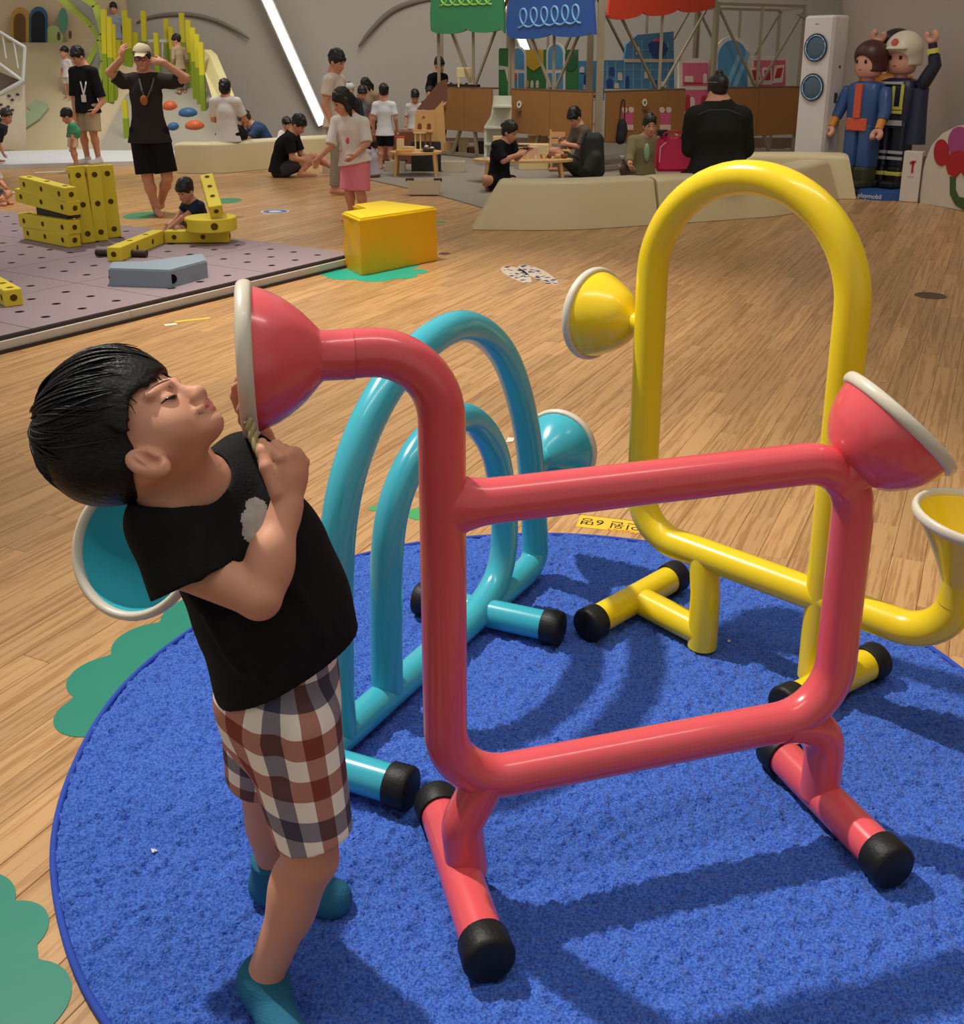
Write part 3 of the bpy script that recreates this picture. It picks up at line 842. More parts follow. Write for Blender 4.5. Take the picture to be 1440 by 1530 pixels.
# hair
H = SDF(HC - .2, HC + .2, .0028)
H.ell(hf(0, .000, .012), (.091, .112, .102), HB, k=0)
H.ell(hf(0, -.050, -.016), (.080, .056, .058), HB, k=.03)
H.ell(hf(.0, -.02, -.045), (.0795, .06, .05), HB, k=.02)
pn = nrm(HF * .43 - HU * .90)
H.plane(hf(0, .012, -.060), pn)
H.ell(hf(0, .066, -.062), (.095, .062, .068), HB, k=.012, mode='sub')
for sg in (1, -1):
    H.ell(hf(.088 * sg, .017, -.086), (.026, .022, .032), HB, k=.006, mode='sub')
for k in range(46):                                                 # fringe locks lying on the forehead
    a = -1.25 + 2.5 * k / 45; w = RNG.uniform(.85, 1.15)
    ln = (.012 + .016 * abs(math.sin(3.1 * a + .6)) + .022 * max(0, abs(a) - .75)) * w
    p0 = hf(.083 * math.sin(a), .098 * math.cos(a) * .98, .018 - .018 * (1 - math.cos(a)))
    for q in range(3):
        t0, t1 = q / 3, (q + 1) / 3
        f0, f1 = hf(.083 * math.sin(a) + .006 * t0, .099 * math.cos(a) + .004 * t0, .014 - .030 * (1 - math.cos(a)) - ln * t0), hf(.083 * math.sin(a) + .006 * t1, .099 * math.cos(a) + .004 * t1, .014 - .030 * (1 - math.cos(a)) - ln * t1)
        H.cone(f0, f1, .0075 * (1 - t0) ** .8 + .0008, .0075 * (1 - t1) ** .8 + .0008, k=.004)
me = H.mesh('hair', 2)
bm = BM(); bm.from_mesh(me); bpy.data.meshes.remove(me)
W0 = np.array((0.012, -.045, .082)); W0 = W0 / np.linalg.norm(W0)
e1 = nrm(np.cross(W0, [1, 0, 0])); e2 = np.cross(W0, e1)
RAD = np.array((.0912, .1122, .1022)); CEN = np.array((0, .0, .012))
for i in range(330):
    a = RNG.uniform(0, 2 * math.pi); pts = []
    th0 = RNG.uniform(.08, 1.1); tmax = th0 + RNG.uniform(.5, 1.3); off = RNG.uniform(.0, .0035); sw = RNG.uniform(-.25, .25)
    for t in np.linspace(th0, tmax, 9):
        aa = a + sw * (t - th0) + .25 * t
        dv = W0 * math.cos(t) + (e1 * math.cos(aa) + e2 * math.sin(aa)) * math.sin(t)
        p = CEN + dv * RAD * (1 + .012 * math.sin(9 * aa)) + dv * off
        if (p[1] - .012) * .43 - (p[2] + .060) * .90 > -.004: break
        if (abs(p[0]) > .06 and abs(p[1] - .02) < .03 and p[2] < -.04): break
        pts.append(hf(*p))
    if len(pts) >= 4:
        n_ = len(pts); tube(bm, pts, [.0022 * min(1, .35 + .9 * k / 3) * (1 - .85 * (k / (n_ - 1)) ** 2) for k in range(n_)], 5)
for i in range(9, 20):                                                 # loose hairs at nape and fringe
    if i < 9:
        r = RNG.uniform(-.05, .07); p0 = hf(r, -.098, -.03 + RNG.uniform(-.03, .05)); dr = -HU * .016 - HF * .01 + V(0, 0, -.012)
    else:
        a = RNG.uniform(-1.1, 1.1); p0 = hf(.083 * math.sin(a), .101 * math.cos(a), .0); dr = -HU * .034 + HR * RNG.uniform(-.01, .014)
    tube(bm, [p0, p0 + dr * .5 + RNG.normal(0, .002, 3), p0 + dr * RNG.uniform(.8, 1.15) + RNG.normal(0, .004, 3)], [.0011, .0009, .0003], 5)
obj('hair', bm, HAIR, boy, smooth=True)
# shirt
SHIRT = mat('black_cotton', (19, 19, 21), 0.85, 0.2, 0.15, 60, 0.25, 220, sheen=0.0)
T = SDF((-.78, 1.18, .3), (-.12, 1.82, 1.12), .0034)
hemc, hemt = AT(413, 1010, 1.51), AT(506, 945, 1.44)
T.poly([AT(318, 765, 1.48), AT(362, 815, 1.485), AT(404, 905, 1.492), AT(418, 985, 1.505), AT(420, 1060, 1.51)], [.082, .106, .114, .104, .10], k=.03)
T.cone(AT(415, 830, 1.485), AT(478, 968, 1.485), .07, .050, k=.05)
T.cone(AT(440, 880, 1.485), AT(506, 968, 1.488), .05, .026, k=.04)
T.cone(shN, shF, .056, .058, k=.035)
slv = AT(290, 868, 1.362)
T.cone(AT(248, 778, 1.39), slv, .055, .065, k=.02, cut=1)
T.cone(slv + (slv - shN) * .02, slv + (slv - shN) * .5, .058, .056, k=.002, mode='sub') if False else None
sdirv = nrm(slv - AT(246, 775, 1.39))
T.cone(slv - sdirv * .05, slv + sdirv * .03, .045, .058, k=.004, mode='sub')
T.cone(shF, shF * .42 + elF * .58, .052, .050, k=.02, cut=1)
nd = nrm(hf(0, .01, -.08) - NB)
T.cone(NB - nd * .012, NB + nd * .1, .054, .075, k=.006, mode='sub')
T.mesh('probe', 1); T_P, T_Q = T.P, T.Q
# hem: sloping plane, dropping towards the back
hA, hB_, hC = AT(330, 1030, 1.51), AT(524, 948, 1.488), AT(408, 1044, 1.40)
hn = nrm(np.cross(hB_ - hA, hC - hA)); hn = hn if hn[2] < 0 else -hn
T.plane(hA, hn)
for x0_, y0_, x1_, y1_ in ((312, 925, 360, 1000), (360, 935, 392, 1015), (440, 880, 486, 955), (300, 800, 296, 860)):   # soft folds
    hits_ = [(lambda w: w[0] if w[0] is not None else None)(BVHTree.FromPolygons([tuple(v) for v in T_P], [tuple(q) for q in T_Q]).ray_cast(Vector((0, 0, EYE)), Vector(ray(x, y)))) for x, y in ((x0_, y0_), (x1_, y1_))]
    if None not in hits_:
        T.cone(np.array(hits_[0]), np.array(hits_[1]), .0035, .0035, k=.016)
me = T.mesh('shirt', 3)
me.materials.append(SHIRT); me.materials.append(mat('grey_print', (150, 146, 140), 0.7, 0.2, 0.35, 70))
bv = BVHTree.FromPolygons([tuple(v) for v in T.P], [tuple(q) for q in T.Q])
hits = []
for x, y, r in ((383, 757, .016), (378, 775, .017), (380, 795, .017), (388, 806, .012), (389, 768, .014)):
    hit = bv.ray_cast(Vector((0, 0, EYE)), Vector(ray(x, y)))
    if hit[0] is not None: hits.append((np.array(hit[0]), r))
if hits: setmat(me, lambda c: np.any([np.linalg.norm(c - h_, axis=1) < r for h_, r in hits], axis=0), 1)
obj('shirt', me, None, boy)
# plaid shorts
def plaid_mat():
    m = bpy.data.materials.new('plaid_cotton'); m.use_nodes = True; nt = m.node_tree; N = nt.nodes; L = nt.links; b = N['Principled BSDF']
    at = N.new('ShaderNodeAttribute'); at.attribute_name = 'cloth'
    sp = N.new('ShaderNodeSeparateXYZ'); L.new(at.outputs['Vector'], sp.inputs[0])
    def band(sock, cols):
        md = N.new('ShaderNodeMath'); md.operation = 'FRACT'
        L.new(sock, md.inputs[0])
        r = N.new('ShaderNodeValToRGB'); r.color_ramp.interpolation = 'CONSTANT'
        e = r.color_ramp.elements; n = len(cols)
        e[0].position = 0; e[0].color = srgb(*cols[0]); e[1].position = 1 / n; e[1].color = srgb(*cols[1])
        for k in range(2, n): q = e.new(k / n); q.color = srgb(*cols[k])
        L.new(md.outputs[0], r.inputs[0]); return r.outputs[0]
    W_, Bn, Nv = (252, 248, 242), (188, 136, 124), (140, 138, 154)
    c1 = band(sp.outputs[0], [W_, Bn, W_, Nv]); c2 = band(sp.outputs[1], [W_, Bn, W_, Bn, W_, Nv])
    mx = N.new('ShaderNodeMix'); mx.data_type = 'RGBA'; mx.blend_type = 'MULTIPLY'; mx.inputs['Factor'].default_value = 1
    L.new(c1, mx.inputs['A']); L.new(c2, mx.inputs['B']); L.new(mx.outputs['Result'], b.inputs['Base Color'])
    b.inputs['Roughness'].default_value = 0.85; b.inputs['Specular IOR Level'].default_value = 0.2
    nz = N.new('ShaderNodeTexNoise'); nz.inputs['Scale'].default_value = 300
    bp = N.new('ShaderNodeBump'); bp.inputs['Strength'].default_value = .15; bp.inputs['Distance'].default_value = .002
    L.new(nz.outputs['Fac'], bp.inputs['Height']); L.new(bp.outputs[0], b.inputs['Normal'])
    return m
B = SDF((-.78, 1.18, .1), (-.12, 1.82, .80), .0034)
B.poly([AT(417, 985, 1.505), pel, AT(418, 1075, 1.51)], [.093, .096, .094], k=.03)
hmN, hmF = AT(469, 1247, 1.435), AT(388, 1158, 1.61)
B.cone(hipN, hmN, .082, .064, k=.02, cut=1)
B.cone(hipF, hmF, .078, .060, k=.02, cut=1)
for a, b in ((hipN, hmN), (hipF, hmF)):
    d = nrm(b - a); B.cone(b - d * .05, b + d * .03, .05, .058, k=.003, mode='sub')
B.cone(AT(405, 1100, 1.38), AT(418, 1165, 1.38), .012, .006, k=.03, mode='sub')
for k_ in range(6):
    a = AT(440 + 10 * k_, 1100 + 22 * k_, 1.36); B.cone(a, a + V(.05, .0, -.03), .006, .004, k=.025, mode='sub')
me = B.mesh('shorts', 3)
P = B.P; ax0, ax1 = pel + V(0, 0, .0), (hmN + hmF) / 2
tN = np.clip(((P - hipN) @ (hmN - hipN)) / ((hmN - hipN) @ (hmN - hipN)), 0, 1); cN = hipN + tN[:, None] * (hmN - hipN)
tF = np.clip(((P - hipF) @ (hmF - hipF)) / ((hmF - hipF) @ (hmF - hipF)), 0, 1); cF = hipF + tF[:, None] * (hmF - hipF)
near = np.linalg.norm(P - cN, axis=1) < np.linalg.norm(P - cF, axis=1)
cc_ = np.where(near[:, None], cN, cF); q = P - cc_
ang = np.arctan2(q[:, 0], -q[:, 1])
uv = np.stack([ang * .078 / (.033 * 4), (P[:, 2] + .12 * q[:, 0]) / (.036 * 6), np.zeros(len(P))], 1).astype(np.float32)
a_ = me.attributes.new('cloth', 'FLOAT_VECTOR', 'POINT'); a_.data.foreach_set('vector', uv.ravel())
obj('shorts', me, plaid_mat(), boy)
# socks
SOCK = mat('teal_sock', (40, 104, 134), 0.85, 0.2, 0.1, 80, 0.3, 260)
for kn, an, he, to in ((knN, anN, heN, toN), (knF, anF, heF, toF)):
    K = SDF(np.minimum(np.minimum(an, he), to) - .09, np.maximum(np.maximum(an, he), to) + .12, .003)
    up = nrm(kn - an); top = an + up * (.008 if an is anN else .022)
    K.cone(an, top, .0375, .0395, k=.006, cut=1); K.cone(an, he, .0375, .0375, k=.014); K.cone(he, to, .0365, .0335, k=.022); K.ell(to, (.034, .034, .028), None, k=.02)
    K.cone(top - up * .010, top, .0395, .0405, k=.003, cut=2)
    P0 = K.ax[2]
    K.F[:, :, P0 < .0135] = np.maximum(K.F[:, :, P0 < .0135], .001)
    obj('sock', K.mesh('sock', 2), SOCK, boy)
relocate(boy)
# twisted cord held in the fist
cd = BM(); cp = [AT(372, 628, 1.49), AT(380, 655, 1.47), AT(392, 682, 1.44), AT(404, 702, 1.425), AT(412, 716, 1.42)]
cp = cr(cp, 8)
Pq, Tq, Uq = frames(cp)
for st in range(3):
    tube(cd, [p + .0045 * (math.cos(i * .55 + st * 2.094) * u + math.sin(i * .55 + st * 2.094) * np.cross(t, u)) for i, (p, t, u) in enumerate(zip(Pq, Tq, Uq))], .0042, 8)
tag(obj('cord', cd, mat('khaki_cord', (150, 140, 100), 0.8, 0.2, 0.2, 200), smooth=True), 'twisted khaki cord held in the fist of the boy beneath the pink horn', 'cord')
# ---------------------------------------------------------------- hall walls and light strips
def PLN(x, y, A, B):
    """point of the upright plane through A and B seen in direction (x, y)"""
    A = np.array(A[:2]); B = np.array(B[:2]); n = V(-(B - A)[1], (B - A)[0]); r = ray(x, y)
    return r * ((n @ A) / (n @ r[:2])) + V(0, 0, EYE)
WALL = mat('grey_plaster', (196, 190, 180), 0.8, 0.2, 0.05, 0.6, 0.05, 6)
WALLR = mat('warm_plaster', (188, 176, 164), 0.8, 0.2, 0.05, 0.6, 0.05, 6)
def sheet(cols, prof, thick=0.12):
    """wall surface: ground points cols, each raised along prof [(z, lean)] towards the room"""
    bm = BM(); grid = []
    for (x, y, nx, ny) in cols:
        grid.append([bm.verts.new((x + nx * l, y + ny * l, z)) for z, l in prof])
    back = []
    for (x, y, nx, ny) in cols:
        back.append([bm.verts.new((x + nx * (l - thick), y + ny * (l - thick), z)) for z, l in prof])
    for g_, fl_ in ((grid, 1), (back, -1)):
        for a, b in zip(g_[:-1], g_[1:]):
            for i in range(len(prof) - 1):
                q = (a[i], b[i], b[i + 1], a[i + 1]); bm.faces.new(q if fl_ > 0 else q[::-1])
    bmesh.ops.recalc_face_normals(bm, faces=bm.faces)
    return bm
prof = [(-.02, 0), (.6, -.02), (1.6, 0), (2.8, .15), (4, .6), (5.2, 1.5), (6.4, 3.0)]
xs = np.linspace(-17, 7.6, 26)
tag(obj('wall_back', sheet([(x, 22.6 + .012 * (x + 3) ** 2 * (-.25 if x < -3 else .02), 0, -1) for x in xs], prof), WALL, smooth=True), kind='structure')
rp = cr([(7.6, 22.8, 0), (6.55, 20, 0), (5.75, 17.0, 0), (5.62, 14.6, 0), (6.3, 12.4, 0), (7.4, 10, 0), (8.8, 6.0, 0), (9.6, 0, 0), (9.6, -3, 0)], 5)
cols = []
for i, p in enumerate(rp):
    d = nrm(rp[min(i + 1, len(rp) - 1)] - rp[max(i - 1, 0)]); cols.append((p[0], p[1], d[1], -d[0]))
tag(obj('wall_right', sheet(cols, prof), WALLR, smooth=True), kind='structure')
LED = mat('led_strip', (255, 250, 240), 0.5, 0.2, 0, 1, emit=2.6)
def strip(x0, y0, x1, y1, Y0, Y1, lab):
    a, b = AT(x0, y0, Y0), AT(x1, y1, Y1); d = nrm(b - a); a = a - d * 1.6
    t = thing('light_strip', lab, 'light', tuple(b))
    bm = BM(); rod(bm, a, b, .17, .05, (0, -1, 0)); obj('diffuser', bm, LED, t)
    bm = BM(); rod(bm, a + V(0, .04, 0), b + V(0, .04, 0), .24, .04, (0, -1, 0)); obj('channel', bm, mat('led_channel', (150, 146, 138), 0.5), t)
    relocate(t)
strip(398, -2, 482, 186, 22.05, 22.45, 'long slanting white light strip on the grey wall behind the seated people')
strip(757, -4, 790, 84, 22.1, 22.4, 'white light strip behind the green and blue awnings')
for pts, r, lab in (([(536, 70), (552, 48), (580, 20), (612, 5), (655, -3), (700, 2)], .055, 1), ([(205, 34), (222, 27), (250, 22), (285, 22), (320, 30), (350, 44), (372, 58)], .045, 2), ([(1190, 20), (1215, 32), (1262, 44)], .03, 3)):
    P = cr([AT(x, y, 22.45 if lab < 3 else 17.6) for x, y in pts], 6)
    tag(obj('trim_%d' % lab, tube(BM(), P, [r * (.25 + .75 * math.sin(math.pi * min(1, max(0, (i + .5) / len(P)))) ** .6) for i in range(len(P))], 10), mat('arch_reveal', (132, 124, 114), 0.8, 0.2), smooth=True), kind='structure')

# ---------------------------------------------------------------- left: white step, hill with little doors, poles, climbing holds
WST = mat('white_floor_paint', (214, 218, 222), 0.5, 0.3, 0.03, 3)
o = obj('white_step', prism(BM(), [G(x, y, .07)[:2] for x, y in ((-260, 232), (-260, 252), (0, 246), (150, 242), (268, 239), (272, 224), (186, 221), (0, 226))], -.01, .07, bev=.01), WST)
tag(o, 'low white step in front of the beige climbing hill', 'step')
for x0, y0, x1, y1, lab in ((-30, 288, 46, 287, 'white line on the wooden floor left of the yellow foam beams'), (52, 258, 98, 256, 'pale strip on the planks behind the yellow foam beams')):
    a, b = G(x0, y0), G(x1, y1); bm = BM(); rod(bm, a + V(0, 0, .001), b + V(0, 0, .001), .11, .002); tag(obj('floor_line', bm, mat('white_line', (226, 226, 220), 0.5)), lab, 'line')
SAND = mat('sand_paint', (196, 180, 146), 0.7, 0.25, 0.07, 1.2)
hill = thing('climbing_hill', 'beige climbing hill with small arched doors behind the white step', 'play structure', (-7.5, 20, 0))
hp = [(19.1, 0.0), (19.35, .22), (19.9, .72), (20.5, 1.28), (21.0, 1.66), (21.5, 1.86), (22.3, 1.92)]
bm = BM(); grid = []
hx = [-13, -11, -9.2, -8.2, -7.4, -6.9, -6.62, -6.5]
for i, x in enumerate(hx):
    rd = max(0, (x + 7.4) / .9)
    grid.append([bm.verts.new((x, y + .5 * rd * rd * (1 - z / 2), z)) for y, z in hp])
for a, b in zip(grid[:-1], grid[1:]):
    for k in range(len(hp) - 1): bm.faces.new((a[k], b[k], b[k + 1], a[k + 1]))
gb = [bm.verts.new((-6.45, y + .45, -.005)) for y, z in hp]
for k in range(len(hp) - 1): bm.faces.new((grid[-1][k], gb[k], gb[k + 1], grid[-1][k + 1]))
bmesh.ops.recalc_face_normals(bm, faces=bm.faces)
obj('slope', bm, SAND, hill, smooth=55)
A_, B_ = (-13, 22.15), (-6.4, 21.75)
DOORW = mat('peach_wall', (204, 182, 150), 0.8, 0.2, 0.05, 0.8)
bm = BM(); rod(bm, V(-13, 22.2, 3.1), V(-6.95, 21.85, 3.1), .14, 2.6, (0, 0, 1)); obj('door_wall', bm, DOORW, hill)
def bpn_(x, y, off): 
    p = PLN(x, y, A_, B_); return p + V(0, -off, 0)
def plate(parent, name, pts, m, A, B, th=.02, off=.0, label=None, seg=None):
    """flat board standing in the upright plane A-B; its outline is given by the directions in which it is seen"""
    P = [PLN(x, y, A, B) for x, y in pts]
    d = nrm(V(B[0] - A[0], B[1] - A[1], 0)); n = V(d[1], -d[0], 0)
    if n[1] > 0: n = -n
    bm = BM(); f = [bm.verts.new(p + n * (off + th)) for p in P]; b = [bm.verts.new(p + n * off) for p in P]
    k = len(P); bm.faces.new(f); bm.faces.new(b[::-1])
    for i in range(k): bm.faces.new((f[i], b[i], b[(i + 1) % k], f[(i + 1) % k]))
    bmesh.ops.recalc_face_normals(bm, faces=bm.faces)
    return obj(name, bm, m, parent, label)
def archpts(x0, x1, y0, y1, n=10):
    """round-headed opening between x0, x1, top y0, foot y1"""
    r = (x1 - x0) / 2; c = (x0 + x1) / 2
    h_ = min(r * 1.25, (y1 - y0) * .6)
    return [(x0, y1)] + [(c - r * math.cos(t), y0 + h_ - h_ * math.sin(t)) for t in np.linspace(0, math.pi, n)] + [(x1, y1)]
hA, hB2 = (-13, 22.0), (-6.95, 21.70)
plate(hill, 'door_frame', archpts(19, 46, 11, 64), mat('ochre', (178, 138, 60), 0.7), hA, hB2, .03, .05)
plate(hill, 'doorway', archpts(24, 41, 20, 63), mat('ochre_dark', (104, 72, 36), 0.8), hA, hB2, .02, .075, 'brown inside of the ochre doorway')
plate(hill, 'door_frame', archpts(47, 73, 10, 64), mat('door_blue', (44, 88, 120), 0.6), hA, hB2, .03, .05, 'blue door frame')
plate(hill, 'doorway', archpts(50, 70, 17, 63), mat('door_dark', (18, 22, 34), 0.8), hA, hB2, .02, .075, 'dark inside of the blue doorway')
plate(hill, 'leaf', [(96 + 7 * math.cos(t), 31 + 19 * math.sin(t)) for t in np.linspace(0, 2 * math.pi, 22)[:-1]], mat('leaf_teal', (86, 140, 112), 0.7), hA, hB2, .02, .05)
plate(hill, 'leaf', [(82 + 14 * math.cos(t), 56 + 18 * math.sin(t)) for t in np.linspace(0, 2 * math.pi, 22)[:-1]], mat('leaf_pale', (166, 178, 110), 0.7), hA, hB2, .015, .05, 'pale green leaf')
for x, y in ((90, 54), (107, 52)):
    plate(hill, 'trunk_hole', [(x + 2.3 * math.cos(t), y + 6.5 * math.sin(t)) for t in np.linspace(0, 2 * math.pi, 14)[:-1]], mat('hole_brown', (88, 66, 52), 0.8), hA, hB2, .01, .065)
def on_slope(x, y):
    r = ray(x, y); o0 = V(0, 0, EYE)
    for (y0, z0), (y1, z1) in zip(hp[:-1], hp[1:]):
        n = V(0, -(z1 - z0), (y1 - y0)); t = (n @ (V(0, y0, z0) - o0)) / (n @ r); p = o0 + r * t
        if y0 - 1e-3 <= p[1] <= y1 + 1e-3: return p, nrm(n)
    return G(x, y), V(0, 0, 1)
PATCH = mat('pale_green_paint', (160, 178, 140), 0.7)
for pts in ([(6, 214), (18, 190), (40, 172), (62, 160), (74, 163), (60, 180), (36, 196), (14, 214)], [(40, 160), (56, 150), (72, 156), (70, 166), (52, 172)]):
    bm = BM(); vs = []
    for x, y in pts:
        p, n = on_slope(x, y); vs.append(bm.verts.new(p + n * .02))
    bm.faces.new(vs); bmesh.ops.recalc_face_normals(bm, faces=bm.faces)
    bmesh.ops.solidify(bm, geom=bm.faces[:], thickness=.03)
    obj('painted_patch', bm, PATCH, hill)
relocate(hill)
# white handrail and the board with climbing holds at the left edge
ra = thing('handrail', 'white metal handrail of the climbing hill at the left edge', 'railing', tuple(AT(36, 120, 18.6)))
WM = mat('white_metal', (214, 214, 208), 0.4, 0.4)
q = lambda x, y, Y=18.6: AT(x, y, Y)
for nm, a, b, w in (('top_rail', (-40, 24), (38, 71), .045), ('post', (37, 70), (34, 121), .05), ('lower_rail', (34, 121), (-40, 162), .055), ('lower_rail', (-30, 74), (34, 121), .05), ('baluster', (3, 48), (9, 87), .025), ('baluster', (20, 59), (27, 102), .025)):
    bm = BM(); tube(bm, [q(*a), q(*b)], w * .6, 10); obj(nm, bm, WM, ra, smooth=40)
plate(ra, 'net_panel', [(-40, 92), (32, 122), (-40, 158)], mat('rope_brown', (118, 100, 88), 0.8, var=.3, scale=20), q(-40, 92)[:2], q(32, 122)[:2], .01, -.06)
relocate(ra)
cb = thing('climbing_board', 'cream climbing board with small dark holds at the left edge', 'climbing wall', tuple(G(10, 215)))
cA, cB = AT(-60, 160, 18.4)[:2], AT(37, 160, 18.75)[:2]
plate(cb, 'board', [(-60, 172), (6, 142), (37, 126), (40, 222), (-60, 226)], mat('cream_board', (206, 192, 166), 0.7), cA, cB, .06)
for i, (x, y) in enumerate(((4, 156), (15, 159), (21, 149), (21, 164), (16, 143), (29, 141))):
    p = PLN(x, y, cA, cB); bm = BM(); ball(bm, p + V(0, -.07, 0), (.032, .03, .02), 8)
    obj('hold', bm, mat('hold_dark', (62, 50, 46), 0.7), cb, smooth=True)
relocate(cb)
# lime frame of the tube slide
LIME = mat('lime_paint', (186, 206, 84), 0.45, 0.4, 0.04, 3); LIME2 = mat('green_paint', (128, 152, 34), 0.5, 0.4, 0.08, 2); GREYP = mat('grey_panel', (172, 172, 166), 0.5, 0.3)
ts = thing('tube_slide', 'lime green framed angular slide with grey panels above the hill', 'slide', tuple(AT(150, 130, 20)))
for pts, Y in (([(84, -8), (112, 16), (138, 38), (151, 61), (129, 101)], 20.6), ([(118, -8), (143, 8), (150, 30), (155, 52), (151, 61), (157, 92), (148, 126)], 20.3)):
    bm = BM()
    for a, b in zip(pts[:-1], pts[1:]): rod(bm, AT(*a, Y), AT(*b, Y), .10, .14, (0, -1, 0))
    obj('edge_beam', bm, LIME, ts)
for pts in ([(98, -6), (120, -6), (142, 12), (150, 52), (139, 37), (114, 14)], [(150, 64), (156, 92), (148, 128), (131, 112), (130, 102)]):
    plate(ts, 'panel', pts, GREYP, AT(90, 40, 20.75)[:2], AT(160, 40, 20.5)[:2], .03)
relocate(ts)
# ramp of the pole forest
RAMP = mat('grey_ramp', (158, 152, 138), 0.7, 0.25, 0.05, 1)
def on_ramp(x, y):
    """ramp plane: y 18.4 -> 21.4, z 0.02 -> 1.45"""
    n = V(0, -1.43, 3.0); o0 = V(0, 0, EYE); r = ray(x, y); t = (n @ (V(0, 18.4, .02) - o0)) / (n @ r); return o0 + r * t
rm_ = thing('grey_ramp', 'sloping grey ramp with coloured climbing holds behind the man in a cap', 'ramp', (-5, 18.4, 0))
bm = BM(); prism_pts = [(-6.6, 18.4, .02), (-4.3, 18.4, .02), (-5.5, 21.4, 1.45), (-6.6, 21.4, 1.45)]
t_ = [bm.verts.new(p) for p in prism_pts]; b_ = [bm.verts.new((p[0], p[1], -.01)) for p in prism_pts]
bm.faces.new(t_); bm.faces.new(b_[::-1])
for i in range(4): bm.faces.new((t_[i], b_[i], b_[(i + 1) % 4], t_[(i + 1) % 4]))
bmesh.ops.recalc_face_normals(bm, faces=bm.faces); obj('slope', bm, RAMP, rm_)
bm = BM(); P_ = [AT(304, 74, 20.2), AT(313, 82, 20.0), AT(338, 142, 18.9), AT(336, 172, 18.6), AT(318, 150, 18.9), AT(303, 100, 20.0)]
f_ = [bm.verts.new(p) for p in P_]; g_ = [bm.verts.new(p + V(.12, .06, 0)) for p in P_]
bm.faces.new(f_); bm.faces.new(g_[::-1])
for i in range(6): bm.faces.new((f_[i], g_[i], g_[(i + 1) % 6], f_[(i + 1) % 6]))
bmesh.ops.recalc_face_normals(bm, faces=bm.faces); obj('side_panel', bm, mat('cream_edge', (202, 192, 138), 0.6), rm_)
for x, y, w, h_, rgb, nm, lb in ((254, 160, .13, .10, (210, 104, 60), 'orange_hold', None), (281, 170, .17, .10, (58, 104, 150), 'blue_hold', None), (291, 189, .17, .10, (204, 100, 60), 'orange_hold', None), (259, 190, .10, .07, (44, 72, 104), 'blue_hold', None)):
    p = on_ramp(x, y); S = SDF(p - .3, p + .3, .02); S.ell(p + V(0, 0, .01), (w, .13, h_), None, k=0); S.ell(p + V(.03, -.04, .03), (w * .6, .1, h_ * .8), None, k=.03)
    obj(nm, S.mesh(nm, 1), mat(nm, rgb, 0.5), rm_)
relocate(rm_)
pl_ = [(159, 14, 150), (167, 25, 150), (172, 36, 146), (190, 15, 120), (196, 27, 120), (181, 60, 120), (206, 48, 110), (218, 16, 110), (237, 49, 118), (252, 28, 104), (259, 40, 108), (275, 19, 110), (284, 30, 130), (291, 41, 146), (297, 51, 154), (303, 63, 164), (190, 150, 205), (246, 100, 116)]
ORD = 'first second third fourth fifth sixth seventh eighth ninth tenth eleventh twelfth thirteenth fourteenth fifteenth sixteenth seventeenth'.split()
YP = mat('yellow_pole', (206, 194, 44), 0.5, 0.4, 0.04, 3); GP = mat('green_pole', (136, 158, 36), 0.5, 0.4, 0.04, 3)
for i, (x, y0, y1) in enumerate(pl_[:17]):
    f = on_ramp(x + (1.5 if x > 270 else 0), y1)
    tp = AT(x - 4 if x < 280 else x - 3, y0, f[1] - .02)
    r = thing('tall_pole', 'square pole, yellow above and green below, %s from the left in the pole forest' % ORD[sorted(pl_[:17]).index((x, y0, y1))], 'pole', tuple(f), group='poles of the pole forest')
    md = f * .48 + tp * .52
    bm = BM(); rod(bm, f - V(0, 0, .03), md, .085, .085, (0, -1, 0)); obj('lower_part', bm, GP, r, 'green lower part')
    bm = BM(); rod(bm, md, tp, .085, .085, (0, -1, 0)); obj('upper_part', bm, YP, r, 'yellow upper part')
    relocate(r)
gr = thing('guard_rail', 'thin white guard rail of the raised deck behind the poles', 'railing', tuple(AT(225, 100, 21.2)))
bm = BM(); rod(bm, AT(172, 61, 21.2), AT(276, 61, 21.2), .05); obj('top_rail', bm, WM, gr)
for x in (176, 206, 243, 274): bm = BM(); rod(bm, AT(x, 61, 21.2), AT(x, 100, 21.2), .03, .03, (0, 1, 0)); obj('baluster', bm, WM, gr)
bm = BM(); box(bm, tuple(AT(225, 102, 21.6)), (2.2, .9, .12)); obj('deck', bm, RAMP, gr)
relocate(gr)
ls = thing('round_wall_sign', 'small round pale sign high on the wall beside the poles', 'sign', tuple(AT(173, 13, 22.3)))
bm = lathe(BM(), [(0, 0), (0, .075), (.03, .075), (.03, 0)], AT(173, 13, 22.3), (0, -1, 0), 20); obj('disc', bm, mat('pale_green_sign', (170, 196, 170), 0.5), ls); relocate(ls)

